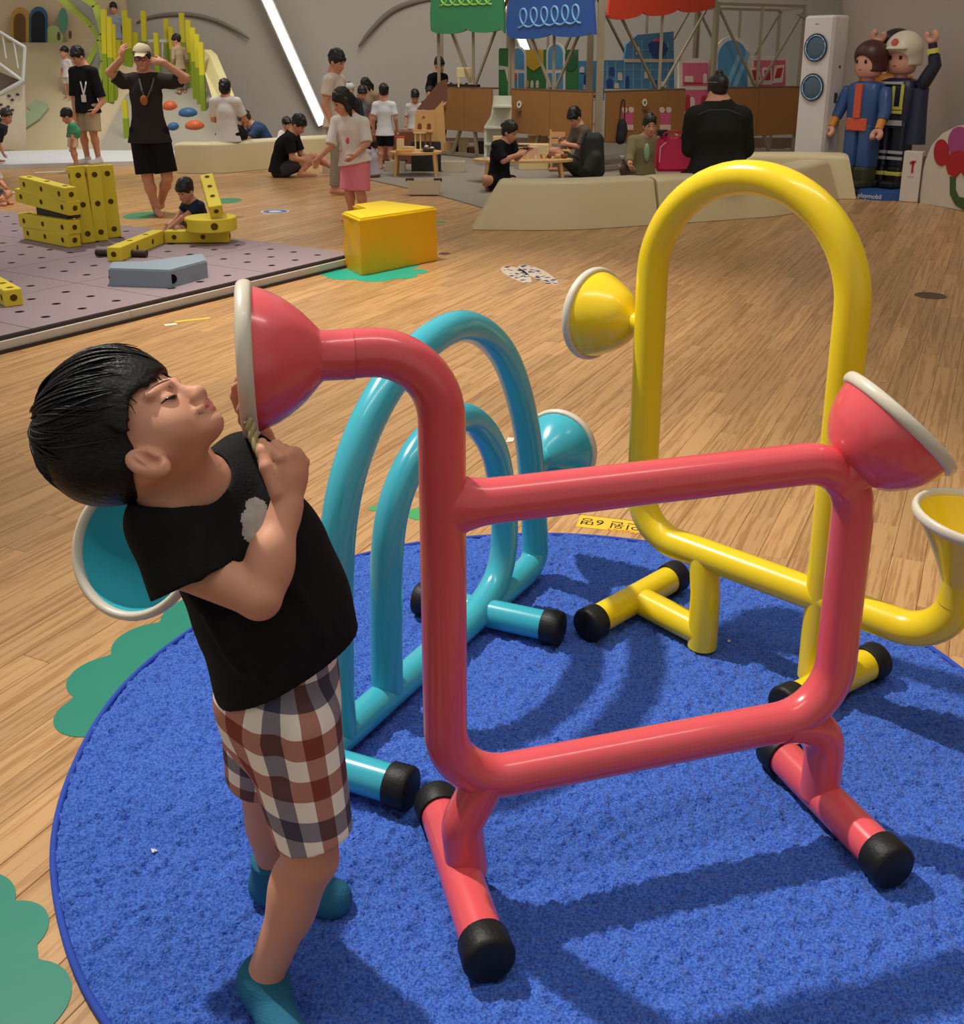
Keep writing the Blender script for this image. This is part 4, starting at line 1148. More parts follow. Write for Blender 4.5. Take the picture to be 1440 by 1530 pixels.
# ---------------------------------------------------------------- cream foam benches
CREAM = mat('cream_vinyl', (222, 208, 166), 0.42, 0.4, 0.04, 1.5, 0.04, 40, coat=.05)
def foam_bench(name, front, label, h=.43, dep=.5, batter=.10, ends=(0.0, 0.0), rnd=.06):
    """low foam bench along the front foot line; ends: how far each end leans in"""
    P = cr([V(*p[:2], 0) for p in front], 6) if len(front) > 2 else [V(*p[:2], 0) for p in front]
    n = len(P); bm = BM(); rings = []
    s = np.cumsum([0] + [np.linalg.norm(P[i + 1] - P[i]) for i in range(n - 1)]); tot = s[-1]
    Q = []
    for u in np.unique(np.concatenate([np.linspace(0, tot, 26), [.04, .1, tot - .1, tot - .04]])):
        i = min(n - 2, int(np.searchsorted(s, u, 'right') - 1)); t = (u - s[i]) / max(1e-6, s[i + 1] - s[i])
        Q.append((u, P[i] + (P[i + 1] - P[i]) * t))
    for k, (u, p) in enumerate(Q):
        a, b = Q[max(0, k - 1)][1], Q[min(len(Q) - 1, k + 1)][1]; d = nrm(b - a); nn = V(-d[1], d[0], 0)
        if nn[1] < 0: nn = -nn
        e = min(u, tot - u); sink = .035 * max(0, 1 - e / .10) ** 2
        sec = [(0.0, .004), (.008, .05)] + [(batter + rnd - rnd * math.sin(t) , h - rnd + rnd * math.cos(t)) for t in np.linspace(1.45, 0, 6)] + [(dep * .5, h + .012)] + [(dep - rnd + rnd * math.sin(t), h - rnd + rnd * math.cos(t)) for t in np.linspace(0, 1.5, 5)] + [(dep, .004)]
        row = []
        for y, z in sec:
            sh = 0
            if u < tot / 2: sh = ends[0] * z / h * max(0, 1 - u / .5)
            else: sh = -ends[1] * z / h * max(0, 1 - (tot - u) / .5)
            row.append(bm.verts.new(p + nn * (y + (dep / 2 - y) * sink * 1.2) + d * sh + V(0, 0, z - sink * z)))
        rings.append(row)
    m = len(rings[0])
    for a, b in zip(rings[:-1], rings[1:]):
        for i in range(m): bm.faces.new((a[i], b[i], b[(i + 1) % m], a[(i + 1) % m]))
    bm.faces.new(rings[0]); bm.faces.new(rings[-1][::-1])
    bmesh.ops.recalc_face_normals(bm, faces=bm.faces)
    o = obj(name, bm, CREAM, smooth=50)
    return tag(o, label, 'bench')
foam_bench('foam_bench', [G(262, 259), G(330, 259), G(408, 252), G(470, 247), G(530, 243), G(592, 240)], 'long cream foam bench curving behind the seated man in black', h=.42, dep=.42, batter=.03, rnd=.05)
foam_bench('foam_bench', [G(705, 344), G(850, 344), G(984, 336)], 'cream foam bench with a slanted end in front of the low wooden tables', h=.45, dep=.46, batter=.12, ends=(.26, .0), rnd=.05)
foam_bench('foam_bench', [G(988, 336), G(1100, 328), G(1180, 320), G(1254, 298)], 'cream foam bench under the magenta bag, seen through the yellow arch', h=.45, dep=.46, batter=.10, ends=(.0, .12), rnd=.06)
foam_bench('foam_bench', [G(1130, 312) + V(0, .9, 0), G(1215, 305) + V(0, .55, 0), G(1279, 298) + V(0, .0, 0)], 'cream foam bench farthest right, in front of the white air conditioner', h=.50, dep=.5, batter=.08, ends=(.1, .12), rnd=.07)
# grey carpet of the table corner
cp_ = [G(x, y)[:2] for x, y in ((536, 266), (600, 280), (660, 294), (716, 310), (760, 322), (1000, 322), (1180, 305), (1250, 262), (1190, 224), (900, 214), (660, 214), (590, 226), (560, 244))]
tag(obj('grey_carpet', prism(BM(), cp_, -.002, .012), mat('grey_carpet', (150, 142, 130), 0.95, 0.1, 0.12, 30, 0.3, 200)), 'light grey carpet under the low wooden tables', 'carpet')

# ---------------------------------------------------------------- play-shop booths
FR = mat('frame_metal', (150, 138, 116), 0.5, 0.4, 0.03, 4); PLY = mat('plywood', (158, 112, 64), 0.6, 0.3, 0.10, 5)
P0, P1, P2, P3, P4 = (-.74, 18.35), (.455, 17.0), (1.65, 15.4), (3.64, 17.4), (5.30, 18.3)
def p3(P, z): return V(P[0], P[1], z)
def lerp(a, b, t): return np.array(a) * (1 - t) + np.array(b) * t
def booth(A, B, label, top=2.62, back=1.5, panel=True, t0=.02, t1=.98, zb=.44, last=False):
    r = thing('shop_booth', label, 'booth', (A[0], A[1], 0))
    d = nrm(V(B[0] - A[0], B[1] - A[1], 0)); n = V(-d[1], d[0], 0)
    if n[1] < 0: n = -n
    w = .052
    nf = n; A = (A[0] + d[0] * .036, A[1] + d[1] * .036); B = (B[0] - d[0] * .036, B[1] - d[1] * .036); n = V(0, 1, 0)
    for P in (A, B):
        bm = BM(); rod(bm, p3(P, 0), p3(P, top), w, w, (0, 1, 0)); obj('post', bm, FR, r)
        Q = V(P[0], P[1], 0) + n * back
        bm = BM(); rod(bm, Q, Q + V(0, 0, top), w, w, (0, 1, 0)); obj('rear_post', bm, FR, r)
        bm = BM(); rod(bm, p3(P, top - .03), Q + V(0, 0, top - .03), w * .8); obj('top_rail', bm, FR, r)
    C = lerp(p3(A, 0), p3(B, 0), .5)
    for off in (V(0, 0, 0), n * back):
        bm = BM(); rod(bm, p3(A, top - .03) + off, p3(B, top - .03) + off, w * .8); obj('top_rail', bm, FR, r)
        bm = BM(); rod(bm, C + off + V(0, 0, 1.10), C + off + V(0, 0, top - .06), w * .8, w * .8, (0, 1, 0)); obj('middle_post', bm, FR, r)
        for P in (A, B):
            bm = BM(); rod(bm, lerp(p3(P, top - .12), C + V(0, 0, top - .12), .04) + off, C + off + V(0, 0, 1.16) + (p3(P, 0) - C) * .06, w * .62); obj('brace', bm, FR, r)
    bm = BM(); rod(bm, p3(A, .06), p3(B, .06), w * .9); obj('bottom_rail', bm, FR, r)
    n = nf
    if panel:
        a, b = lerp(p3(A, 0), p3(B, 0), t0), lerp(p3(A, 0), p3(B, 0), t1); mid = (a + b) / 2
        for u, v in ((a, mid), (mid, b)):
            g_ = nrm(v - u) * .004
            bm = BM(); rod(bm, u + g_ - n * .05 + V(0, 0, (1.11 + zb) / 2), v - g_ - n * .05 + V(0, 0, (1.11 + zb) / 2), .03, 1.11 - zb, (0, 0, 1)); obj('counter_panel', bm, PLY, r)
        bm = BM(); rod(bm, a + V(0, 0, 1.125) + n * .02, b + V(0, 0, 1.125) + n * .02, .16, .025, (0, 0, 1)); obj('counter_top', bm, mat('counter_brown', (112, 80, 52), 0.6), r)
        for P in (lerp(a, b, .25), lerp(a, b, .7)):
            bm = BM(); rod(bm, P - n * .02 + V(0, 0, .08), lerp(P, C, .4) - n * .02 + V(0, 0, zb + .01), .045); obj('lower_brace', bm, FR, r)
    # ring-shaped emblem on the panel
    return r, d, n
def emblem(r, x, y, A, B):
    p = PLN(x, y, A, B); d = nrm(V(B[0] - A[0], B[1] - A[1], 0)); n = V(d[1], -d[0], 0); n = n if n[1] < 0 else -n
    obj('ring_emblem', lathe(BM(), [(.07, .022), (.078, .022), (.078, .056), (.07, .056)], p, n, 20, True), mat('emblem_white', (226, 216, 196), 0.5), r)
    obj('emblem_dot', lathe(BM(), [(.07, 0), (.07, .022), (.076, .022), (.076, 0)], p, n, 14), mat('emblem_dark', (70, 40, 26), 0.6), r)
    obj('emblem_base', box(BM(), tuple(p + n * .073 + V(0, 0, -.085)), (.11, .11, .03), math.atan2(d[1], d[0])), mat('emblem_tan', (128, 86, 50), 0.6), r)
b1, d1, n1 = booth(P0, P1, 'play shop booth under the green awning, leftmost of the booths', t0=.02, t1=.80)
emblem(b1, 668, 152, P0, P1); relocate(b1)
b2, d2, n2 = booth(P1, P2, 'play shop booth under the blue awning', zb=.47)
emblem(b2, 781, 156, P1, P2); relocate(b2)
b3, d3, n3 = booth(P2, P3, 'play shop booth under the red awning', t1=.72)
emblem(b3, 957, 153, P2, P3)
for x, y in ((932, 172), (988, 172)):
    plate(b3, 'cup_picture', [(x - 9, y - 4), (x + 9, y - 4), (x + 7, y + 14), (x - 7, y + 14)], mat('cup_pink', (204, 92, 132), 0.6), P2, P3, .006, .068, 'pink paper cup shape')
    plate(b3, 'cup_label', [(x - 8, y + 14), (x + 8, y + 14), (x + 8, y + 22), (x - 8, y + 22)], mat('cup_cream', (226, 196, 180), 0.6), P2, P3, .006, .068)
    for k in (-5, 5): plate(b3, 'cup_topping', [(x + k + 4 * math.cos(t), y - 8 + 4.5 * math.sin(t)) for t in np.linspace(0, 6.28, 13)[:-1]], mat('cup_cream', (226, 196, 180), 0.6), P2, P3, .006, .070)
relocate(b3)
b4, d4, n4 = booth(P3, P4, 'play shop booth with an arched blue window and no awning, rightmost of the booths', top=2.42, zb=.36)
relocate(b4)
# awnings
def scallop(x0, x1, y0, y1, lobes, dip):
    pts = []
    for k in range(lobes):
        for t in np.linspace(0, math.pi, 9)[:-1]:
            u = (k + (1 - math.cos(t)) / 2) / lobes
            pts.append((x0 + (x1 - x0) * u, y0 + (y1 - y0) * u - dip + dip * math.sin(t)))
    return pts + [(x1, y1 - dip)]
def awning(name, label, A, B, pts, m, loops=None):
    t = thing(name, label, 'awning', tuple(PLN(pts[0][0], 20, A, B)))
    plate(t, 'board', pts, m, A, B, .035, .09)
    if loops:
        xs_, ym, amp, n_, mm, y_end = loops
        P = []
        for u in np.linspace(0, 1, n_ * 16):
            ph_ = u * n_ * 2 * math.pi
            P.append((xs_[0] + (xs_[1] - xs_[0]) * u + 8.5 * math.sin(ph_), ym + (y_end - ym) * u + amp * math.cos(ph_)))
        d = nrm(V(B[0] - A[0], B[1] - A[1], 0)); n = V(d[1], -d[0], 0); n = n if n[1] < 0 else -n
        obj('squiggle', tube(BM(), [PLN(x, y, A, B) + n * .128 for x, y in P], .016, 8), mm, t, smooth=True)
    relocate(t)
awning('green_awning', 'green scalloped awning board with a pale squiggle', P0, P1, [(655, -34), (758, -34), (761, 20), (762, 50)] + scallop(759, 652, 48, 52, 2, 7)[1:] + [(651, 20)], mat('awning_green', (58, 140, 92), 0.6),
       ((666, 744), -2, 11, 6, mat('squiggle_lime', (150, 206, 92), 0.6), -4))
awning('blue_awning', 'blue scalloped awning board with a light blue squiggle', P1, P2, [(776, -38), (892, -44), (897, 20), (899, 52)] + scallop(896, 767, 54, 60, 2, 7)[1:] + [(765, 36)], mat('awning_blue', (44, 88, 164), 0.6),
       ((784, 878), 28, 14, 6, mat('squiggle_blue', (120, 176, 220), 0.6), 21))
awning('red_awning', 'red scalloped awning board over the third booth', P2, P3, [(905, -40), (1052, -40), (1057, -4), (1058, 12)] + scallop(1056, 898, 16, 32, 3, 9)[1:] + [(899, 10)], mat('awning_red', (208, 66, 42), 0.6))
# painted back boards of the booths
BB = mat('board_blue', (84, 150, 196), 0.6); DK = mat('board_navy', (48, 78, 152), 0.6); WH = mat('board_white', (222, 214, 204), 0.6); GN = mat('board_green', (56, 124, 70), 0.6); YW = mat('board_yellow', (206, 166, 48), 0.6)
PKB = mat('board_pink', (214, 104, 140), 0.6); RDB = mat('board_red', (180, 52, 52), 0.6)
def bk(A, B, dist): 
    n = V(0, 1, 0)
    return (A[0] + n[0] * dist, A[1] + n[1] * dist), (B[0] + n[0] * dist, B[1] + n[1] * dist)
RC4 = lambda x0, y0, x1, y1: [(x0, y0), (x1, y0), (x1, y1), (x0, y1)]
A_, B_ = bk(P1, P2, 1.25)
t = thing('painted_board', 'painted board of a shop front with two arched windows under the blue awning', 'board', tuple(PLN(810, 140, A_, B_)))
plate(t, 'board', RC4(747, 74, 864, 142), GN, A_, B_, .03)
plate(t, 'yellow_field', [(788, 74), (814, 74), (814, 96), (800, 106), (786, 96)], YW, A_, B_, .01, .03)
for x0, x1, y0 in ((766, 787, 72), (821, 845, 66)):
    plate(t, 'window_frame', archpts(x0 - 2, x1 + 2, y0 - 3, 134), WH, A_, B_, .012, .03)
    plate(t, 'pane', archpts(x0 + 1, x1 - 1, y0, 103), BB, A_, B_, .01, .038); 
    for a, b in ((x0 + 1, (x0 + x1) / 2 - 1), ((x0 + x1) / 2 + 1, x1 - 1)): plate(t, 'pane', RC4(a, 109, b, 132), BB, A_, B_, .01, .038)
plate(t, 'round_tree', [(855 + 10 * math.cos(q_), 90 + 16 * math.sin(q_)) for q_ in np.linspace(0, 6.28, 19)[:-1]], mat('tree_green', (40, 100, 66), 0.6), A_, B_, .01, .03)
for x, c_ in ((790, YW), (797, WH), (805, WH)): plate(t, 'bottle_picture', [(x - 2, 131), (x - 2, 124), (x - 1, 120), (x + 1, 120), (x + 2, 124), (x + 2, 131)], c_, A_, B_, .008, .03)
plate(t, 'flower_picture', [(772 + 4 * math.cos(q_), 114 + 5 * math.sin(q_)) for q_ in np.linspace(0, 6.28, 11)[:-1]], mat('flower_orange', (206, 96, 56), 0.6), A_, B_, .01, .045)
relocate(t)
t = thing('painted_board', 'tall narrow green painted board beside the white shelf', 'board', tuple(PLN(755, 140, A_, B_)))
A5, B5 = bk(P0, P1, .5)
plate(t, 'board', RC4(748, 72, 762, 178), GN, A5, B5, .03); plate(t, 'white_arc', [(748, 104), (757, 104), (761, 122), (762, 100), (748, 98)], WH, A5, B5, .01, .03); relocate(t)
A_, B_ = bk(P2, P3, 1.3)
t = thing('painted_board', 'blue tiled kitchen board with a teapot under the red awning', 'board', tuple(PLN(940, 140, A_, B_)))
plate(t, 'board', [(897, 90), (930, 90), (934, 66), (950, 52), (1004, 47), (1005, 133), (897, 133)], BB, A_, B_, .03)
for x in range(904, 1004, 13): plate(t, 'joint', RC4(x, 60 if x > 934 else 92, x + .8, 132), mat('joint_pale', (150, 190, 216), 0.6), A_, B_, .004, .03)
for y in (74, 104, 118): plate(t, 'joint', RC4(898 if y > 90 else 938, y, 1004, y + .8), mat('joint_pale', (150, 190, 216), 0.6), A_, B_, .004, .03)
plate(t, 'shelf_picture', RC4(930, 88, 1004, 93), WH, A_, B_, .012, .03)
plate(t, 'teapot_picture', [(966, 66), (970, 62), (988, 62), (992, 67), (995, 74), (988, 84), (981, 89), (975, 86), (968, 78)], DK, A_, B_, .012, .034)
plate(t, 'lid_picture', [(973, 62), (976, 57), (984, 57), (988, 62)], PKB, A_, B_, .012, .034)
for x, y, w, hh, c_ in ((911, 106, 7, 12, DK), (908, 124, 9, 14, DK), (923, 114, 6, 12, WH), (934, 122, 5, 18, DK), (962, 112, 5, 10, WH), (978, 126, 8, 12, DK), (988, 126, 8, 10, WH), (918, 128, 6, 8, WH), (950, 76, 5, 12, WH)):
    plate(t, 'pot_picture', [(x - w / 2, y + hh / 2), (x - w / 2, y - hh / 4), (x - w / 4, y - hh / 2), (x + w / 4, y - hh / 2), (x + w / 2, y - hh / 4), (x + w / 2, y + hh / 2)], c_, A_, B_, .01, .036)
relocate(t)
A6, B6 = bk(P1, P2, 1.9)
t = thing('painted_board', 'smaller blue tiled board with pots beside the arched windows', 'board', tuple(PLN(880, 140, A6, B6)))
plate(t, 'board', RC4(866, 91, 903, 150), BB, A6, B6, .03); plate(t, 'shelf_picture', RC4(866, 137, 897, 142), WH, A6, B6, .012, .03)
for x, y, w, hh, c_ in ((872, 104, 7, 9, WH), (880, 118, 10, 18, DK), (880, 129, 12, 10, WH), (886, 98, 5, 8, WH)): plate(t, 'pot_picture', [(x - w / 2, y + hh / 2), (x - w / 2, y - hh / 4), (x, y - hh / 2), (x + w / 2, y - hh / 4), (x + w / 2, y + hh / 2)], c_, A6, B6, .01, .032)
relocate(t)
A_, B_ = bk(P3, P4, -.12)
t = thing('painted_board', 'pink shelf board with bottles beside the man with a topknot', 'board', tuple(PLN(1036, 190, A_, B_)))
A7, B7 = bk(P2, P3, .1)
plate(t, 'board', RC4(1012, 87, 1058, 196), WH, A7, B7, .03)
for y0, y1 in ((94, 128), (134, 166), (171, 192)): plate(t, 'pink_field', RC4(1017, y0, 1055, y1), PKB, A7, B7, .008, .03)
plate(t, 'shelf_picture', RC4(1018, 123, 1046, 126), RDB, A7, B7, .008, .036)
for x, y, w, hh, c_ in ((1022, 118, 4, 9, WH), (1026, 118, 4, 9, WH), (1030, 118, 4, 9, WH), (1050, 117, 5, 14, WH), (1024, 154, 7, 24, RDB), (1031, 156, 7, 22, WH), (1048, 152, 8, 18, RDB)):
    plate(t, 'bottle_picture', [(x - w / 2, y + hh / 2), (x - w / 2, y - hh / 4), (x - w / 4, y - hh / 2), (x + w / 4, y - hh / 2), (x + w / 2, y - hh / 4), (x + w / 2, y + hh / 2)], c_, A7, B7, .008, .037)
relocate(t)
A_, B_ = bk(P3, P4, .35)
t = thing('painted_board', 'arched blue window board with a white surround', 'board', tuple(PLN(1092, 130, A_, B_)))
plate(t, 'surround', archpts(1065, 1119, 54, 134, 14), WH, A_, B_, .03); plate(t, 'pane', archpts(1070, 1114, 60, 133, 14), BB, A_, B_, .012, .03)
for x in (1080, 1092): plate(t, 'gleam', [(x, 128), (x + 22, 76), (x + 26, 80), (x + 6, 130)], mat('gleam_blue', (132, 188, 220), 0.5), A_, B_, .004, .042)
relocate(t)
t = thing('painted_board', 'pink board with red instant photos on a line', 'board', tuple(PLN(1148, 130, A_, B_)))
plate(t, 'board', RC4(1120, 83, 1177, 131), WH, A_, B_, .03); plate(t, 'pink_field', RC4(1124, 90, 1171, 130), PKB, A_, B_, .008, .03)
for x, y, s_ in ((1126, 113, -2), (1143, 113, 0), (1160, 110, 2)):
    plate(t, 'photo_picture', [(x - 7 + s_, y - 12), (x + 7 + s_, y - 13), (x + 8 - s_, y + 13), (x - 6 - s_, y + 14)], WH, A_, B_, .006, .038); plate(t, 'photo_field', [(x - 4 + s_, y - 8), (x + 5 + s_, y - 9), (x + 5 - s_, y + 6), (x - 4 - s_, y + 7)], RDB, A_, B_, .005, .044)
relocate(t)
# ---------------------------------------------------------------- people of the hall
def cloth(rgb, nm=None):
    return mat(nm or 'cloth_%d_%d_%d' % rgb, rgb, 0.85, 0.2, 0.10, 14, 0.15, 90)
def person(label, loc, face, h, pose='stand', W=None, shirt=((30, 30, 32), .5), bottom=((20, 20, 22), 'shorts', .85), hair='short', hrgb=(24, 20, 19),
           look=None, up=None, hs=1.0, bulk=1.0, vox=.0122, shoes=None, skin=None, hem=.03, seat=.45, fingers=True, group=None, hold=(1, 1), eyes=True, kid=False):
    loc = np.array(loc, float); f = nrm(V(face[0], face[1], 0)); r = V(f[1], -f[0], 0); z = V(0, 0, 1)
    L = lambda a, b, c: loc + (r * a + f * b + z * c) * h
    leg = .92 if kid else 1.0
    J = {}
    if pose == 'stand':
        J = dict(pel=L(0, 0, .50 * leg), wai=L(0, 0, .59 * leg), che=L(0, 0, .71), nec=L(0, -.005, .822), shR=L(.104, 0, .778), shL=L(-.104, 0, .778), elR=L(.14, -.02, .62), elL=L(-.14, -.02, .62),
                 wrR=L(.145, .04, .475), wrL=L(-.145, .04, .475), hiR=L(.05, 0, .49 * leg), hiL=L(-.05, 0, .49 * leg), knR=L(.057, .02, .275 * leg), knL=L(-.057, .02, .275 * leg), anR=L(.06, -.01, .045), anL=L(-.06, -.01, .045))
    elif pose == 'bench':
        s = seat / h
        J = dict(pel=L(0, 0, s + .06), wai=L(0, 0, s + .15), che=L(0, 0, s + .26), nec=L(0, .01, s + .37), shR=L(.105, 0, s + .345), shL=L(-.105, 0, s + .345), elR=L(.145, .06, s + .19), elL=L(-.145, .06, s + .19),
                 wrR=L(.09, .19, s + .15), wrL=L(-.09, .19, s + .15), hiR=L(.05, 0, s + .055), hiL=L(-.05, 0, s + .055), knR=L(.07, .24, s + .045), knL=L(-.07, .24, s + .045), anR=L(.07, .27, .045), anL=L(-.07, .27, .045))
    else:
        kz, kx, ky = (.09, .17, .17) if pose == 'cross' else (.24, .06, .20)
        ax_, ay, az = (-.05, .20, .035) if pose == 'cross' else (.06, .36, .035)
        J = dict(pel=L(0, 0, .07), wai=L(0, .01, .16), che=L(0, .03, .27), nec=L(0, .06, .375), shR=L(.10, .05, .35), shL=L(-.10, .05, .35), elR=L(.14, .11, .21), elL=L(-.14, .11, .21),
                 wrR=L(.06, .22, .17), wrL=L(-.06, .22, .17), hiR=L(.055, .01, .06), hiL=L(-.055, .01, .06), knR=L(kx, ky, kz), knL=L(-kx, ky, kz), anR=L(ax_, ay, az), anL=L(-ax_, ay, az))
    for k, v in (W or {}).items(): J[k] = np.array(v, float)
    spine = nrm(J['nec'] - J['che']) if 'nec' in J else z
    lk = nrm(look) if look is not None else f
    HU_ = nrm(z - lk * (z @ lk)) if up is None else nrm(np.array(up, float) - lk * (np.array(up, float) @ lk))
    HR_ = np.cross(lk, HU_); HBs = (HR_, lk, HU_)
    q = (h if not kid else .42 * h + .95) / 1.73 * hs * 1.05; q = max(q, .80 * hs)
    hc = J.get('head', None)
    if hc is None: hc = J['nec'] + nrm(spine * .5 + HU_ * .9) * .152 * q + lk * .018 * q
    hp_ = lambda a, b, c: hc + (HR_ * a + lk * b + HU_ * c) * q
    pts = np.array([v for v in J.values()] + [hc]); lo, hi = pts.min(0) - .24, pts.max(0) + .24
    lo[2] = max(lo[2], loc[2] - .03)
    tf = nrm(np.cross(J['nec'] - J['pel'], J['shR'] - J['shL'])); tf = tf if tf @ f > -.2 else -tf
    u = h * bulk
    root = thing('person', label, 'person', tuple(loc), group=group)
    S = SDF(lo, hi, vox)
    S.ell(hp_(0, -.005, .018), (.074 * q, .094 * q, .098 * q), HBs, k=0)
    S.ell(hp_(0, .030, -.048), (.060 * q, .062 * q, .070 * q), HBs, k=.025)
    S.ell(hp_(0, .064, -.098), (.026 * q, .024 * q, .018 * q), HBs, k=.02)
    S.cone(hp_(0, .086, -.008), hp_(0, .106, -.042), .008 * q, .013 * q, k=.010)
    S.ell(hp_(0, .086, -.068), (.022 * q, .010 * q, .009 * q), HBs, k=.010)
    for sg in (1, -1):
        S.ell(hp_(.073 * sg, -.006, -.022), (.012 * q, .020 * q, .030 * q), HBs, k=.006)
        S.ell(hp_(.030 * sg, .092, -.002), (.017 * q, .010 * q, .010 * q), HBs, k=.010, mode='sub')
    S.cone(J['nec'] - spine * .02, hp_(0, -.01, -.07), .034 * u / bulk ** .5, .034 * q * 1.55, k=.02)
    S.poly([J['nec'], J['che'], J['wai'], J['pel']], [.05 * u, .078 * u, .070 * u, .080 * u], k=.03, flat=(tf, .72))
    S.cone(J['shL'], J['shR'], .034 * u, k=.03); S.cone(J['nec'], J['shL'], .034 * u, .03 * u, k=.03); S.cone(J['nec'], J['shR'], .034 * u, .03 * u, k=.03)
    for s_, sd in (('R', 1), ('L', -1)):
        S.cone(J['sh' + s_], J['el' + s_], .031 * u, .0245 * u, k=.012); S.cone(J['el' + s_], J['wr' + s_], .0255 * u, .0175 * u, k=.008)
        dv = nrm(J['wr' + s_] - J['el' + s_]); n_ = J.get('pn' + s_, nrm(np.cross(dv, np.cross(f, dv)) * .3 - r * sd * .8 + f * .2))
        if fingers: hand(S, J['wr' + s_], J.get('hd' + s_, dv), n_, sd, .108 * h * (1.06 if kid else 1), (.4, .5, .35), .09)
        else: S.ell(J['wr' + s_] + dv * .05 * h, .024 * h, None, k=.02)
        S.cone(J['hi' + s_], J['kn' + s_], .052 * u, .034 * u, k=.02); S.cone(J['kn' + s_], J['an' + s_], .033 * u, .0215 * u, k=.01)
        S.ell(J['kn' + s_] * .7 + J['an' + s_] * .3 - f * .006, .033 * u, None, k=.03)
        t = J.get('to' + s_, None)
        if t is None: t = J['an' + s_] + f * .115 * h * (1 if pose != 'cross' else .7) - z * .02 * h
        S.cone(J['an' + s_] - z * .018 * h - f * .015 * h, t, .021 * h, .017 * h, k=.014)
    me = S.mesh('body', 1); obj('body', me, skin or SKIN, root)
    # face
    if eyes:
        bvp = BVHTree.FromPolygons([tuple(v) for v in S.P], [tuple(x) for x in S.Q])
        def on(a, c, off=.0005):
            h_ = bvp.ray_cast(Vector(hp_(a, .2, c)), Vector(-lk)); return np.array(h_[0]) + lk * off if h_[0] is not None else hp_(a, .09, c)
        for sg in (1, -1):
            bm = BM(); tube(bm, [on((.018 + .024 * t) * sg, .0 + .003 * math.sin(3.14 * t)) for t in np.linspace(0, 1, 5)], [.002 * q, .0048 * q, .0055 * q, .0048 * q, .002 * q], 6); obj('eye', bm, EYEM, root, smooth=True)
            bm = BM(); tube(bm, [on((.014 + .034 * t) * sg, .024 + .004 * math.sin(2.4 * t)) for t in np.linspace(0, 1, 5)], [.0018 * q, .0032 * q, .0035 * q, .003 * q, .0015 * q], 6); obj('eyebrow', bm, HAIR, root, smooth=True)
        bm = BM(); tube(bm, [on(-.022 + .044 * t, -.066 - .002 * math.sin(3.14 * t)) for t in np.linspace(0, 1, 6)], [.0015 * q, .0038 * q, .0045 * q, .0045 * q, .0038 * q, .0015 * q], 6); obj('mouth', bm, LIP, root, smooth=True)
    # hair
    if hair:
        K = SDF(hc - .30, hc + .30, min(vox, .009))
        K.ell(hp_(0, -.010, .026), (.081 * q, .102 * q, .104 * q), HBs, k=0)
        rg = np.random.default_rng(int(abs(loc[0] * 1000)) % 9999)
        for i in range(60):
            a = rg.uniform(0, 6.283); t0 = rg.uniform(0, 1.1); t1 = t0 + rg.uniform(.35, .7); pp = []
            for tt in (t0, t1):
                aa = a + .3 * (tt - t0); pp.append(hp_(.081 * math.sin(tt) * math.cos(aa), -.02 + .100 * math.sin(tt) * math.sin(aa), .026 + .102 * math.cos(tt)))
            K.cone(pp[0], pp[1], rg.uniform(.012, .019) * q, .007 * q, k=.008)
        if hair in ('bun', 'pony'): K.ell(hp_(0, .122, -.012), (.070 * q, .060 * q, .078 * q), HBs, k=.012, mode='sub')
        if hair in ('bun', 'pony', 'long', 'bob', 'girl'): K.ell(hp_(0, -.045, -.01), (.078 * q, .062 * q, .085 * q), HBs, k=.03)
        K.ell(hp_(0, .105, -.055), (.10 * q, .088 * q, .095 * q), HBs, k=.010, mode='sub')
        K.plane(hp_(0, -.02, -.055), -HU_ * .85 + lk * .5) if hair in ('short', 'kid', 'cap') else None
        if hair in ('short', 'kid'):
            for i in range(9):
                a = -1.1 + 2.2 * i / 8; K.cone(hp_(.078 * math.sin(a), .088 * math.cos(a), .055), hp_(.080 * math.sin(a), .096 * math.cos(a), .018 + .012 * ((i * 7) % 3) - .012 * abs(a)), .014 * q, .003 * q, k=.008)
        if hair == 'bun': K.ell(hp_(0, -.115, .03), .036 * q, None, k=.01)
        if hair == 'topknot': K.ell(hp_(0, -.02, .06), (.084 * q, .10 * q, .085 * q), HBs, k=.01); K.ell(hp_(0, -.03, .150), (.036 * q, .036 * q, .030 * q), HBs, k=.012)
        if hair == 'pony': K.poly([hp_(0, -.10, .05), hp_(0, -.14, .02), hp_(0, -.135, -.07)], [.03 * q, .032 * q, .016 * q], k=.015)
        if hair in ('long', 'girl'):
            for sg in (1, -1): K.poly([hp_(.066 * sg, -.01, .0), hp_(.078 * sg, .0, -.08), hp_(.07 * sg, .005, -.15)], [.03 * q, .03 * q, .014 * q], k=.02)
            K.poly([hp_(0, -.08, .0), hp_(0, -.10, -.09), hp_(0, -.10, -.17)], [.06 * q, .06 * q, .03 * q], k=.02)
        obj('hair', K.mesh('hair', 1), mat('hair_%d_%d_%d' % hrgb, hrgb, 0.42, 0.45, 0.25, 40, 0.2, 120), root)
    # shirt
    rgb, sl = shirt; kind_w = bottom[1] == 'wide'
    T = SDF(lo, hi, vox)
    hp2 = J['pel'] + (J['pel'] - J['wai']) * (hem / .09)
    T.poly([J['nec'] - spine * .03 * h, J['che'], J['wai']], [.062 * u, .092 * u, .088 * u], k=.03, flat=(tf, .76))
    T.cone(J['wai'], hp2, .090 * u, .124 * u * (1.06 if kind_w else 1), k=.02, flat=(tf, .74), cut=1)
    T.cone(J['shL'], J['shR'], .040 * u, k=.03); T.cone(J['nec'] - spine * .012 * h, J['shL'], .040 * u, .036 * u, k=.03); T.cone(J['nec'] - spine * .012 * h, J['shR'], .040 * u, .036 * u, k=.03)
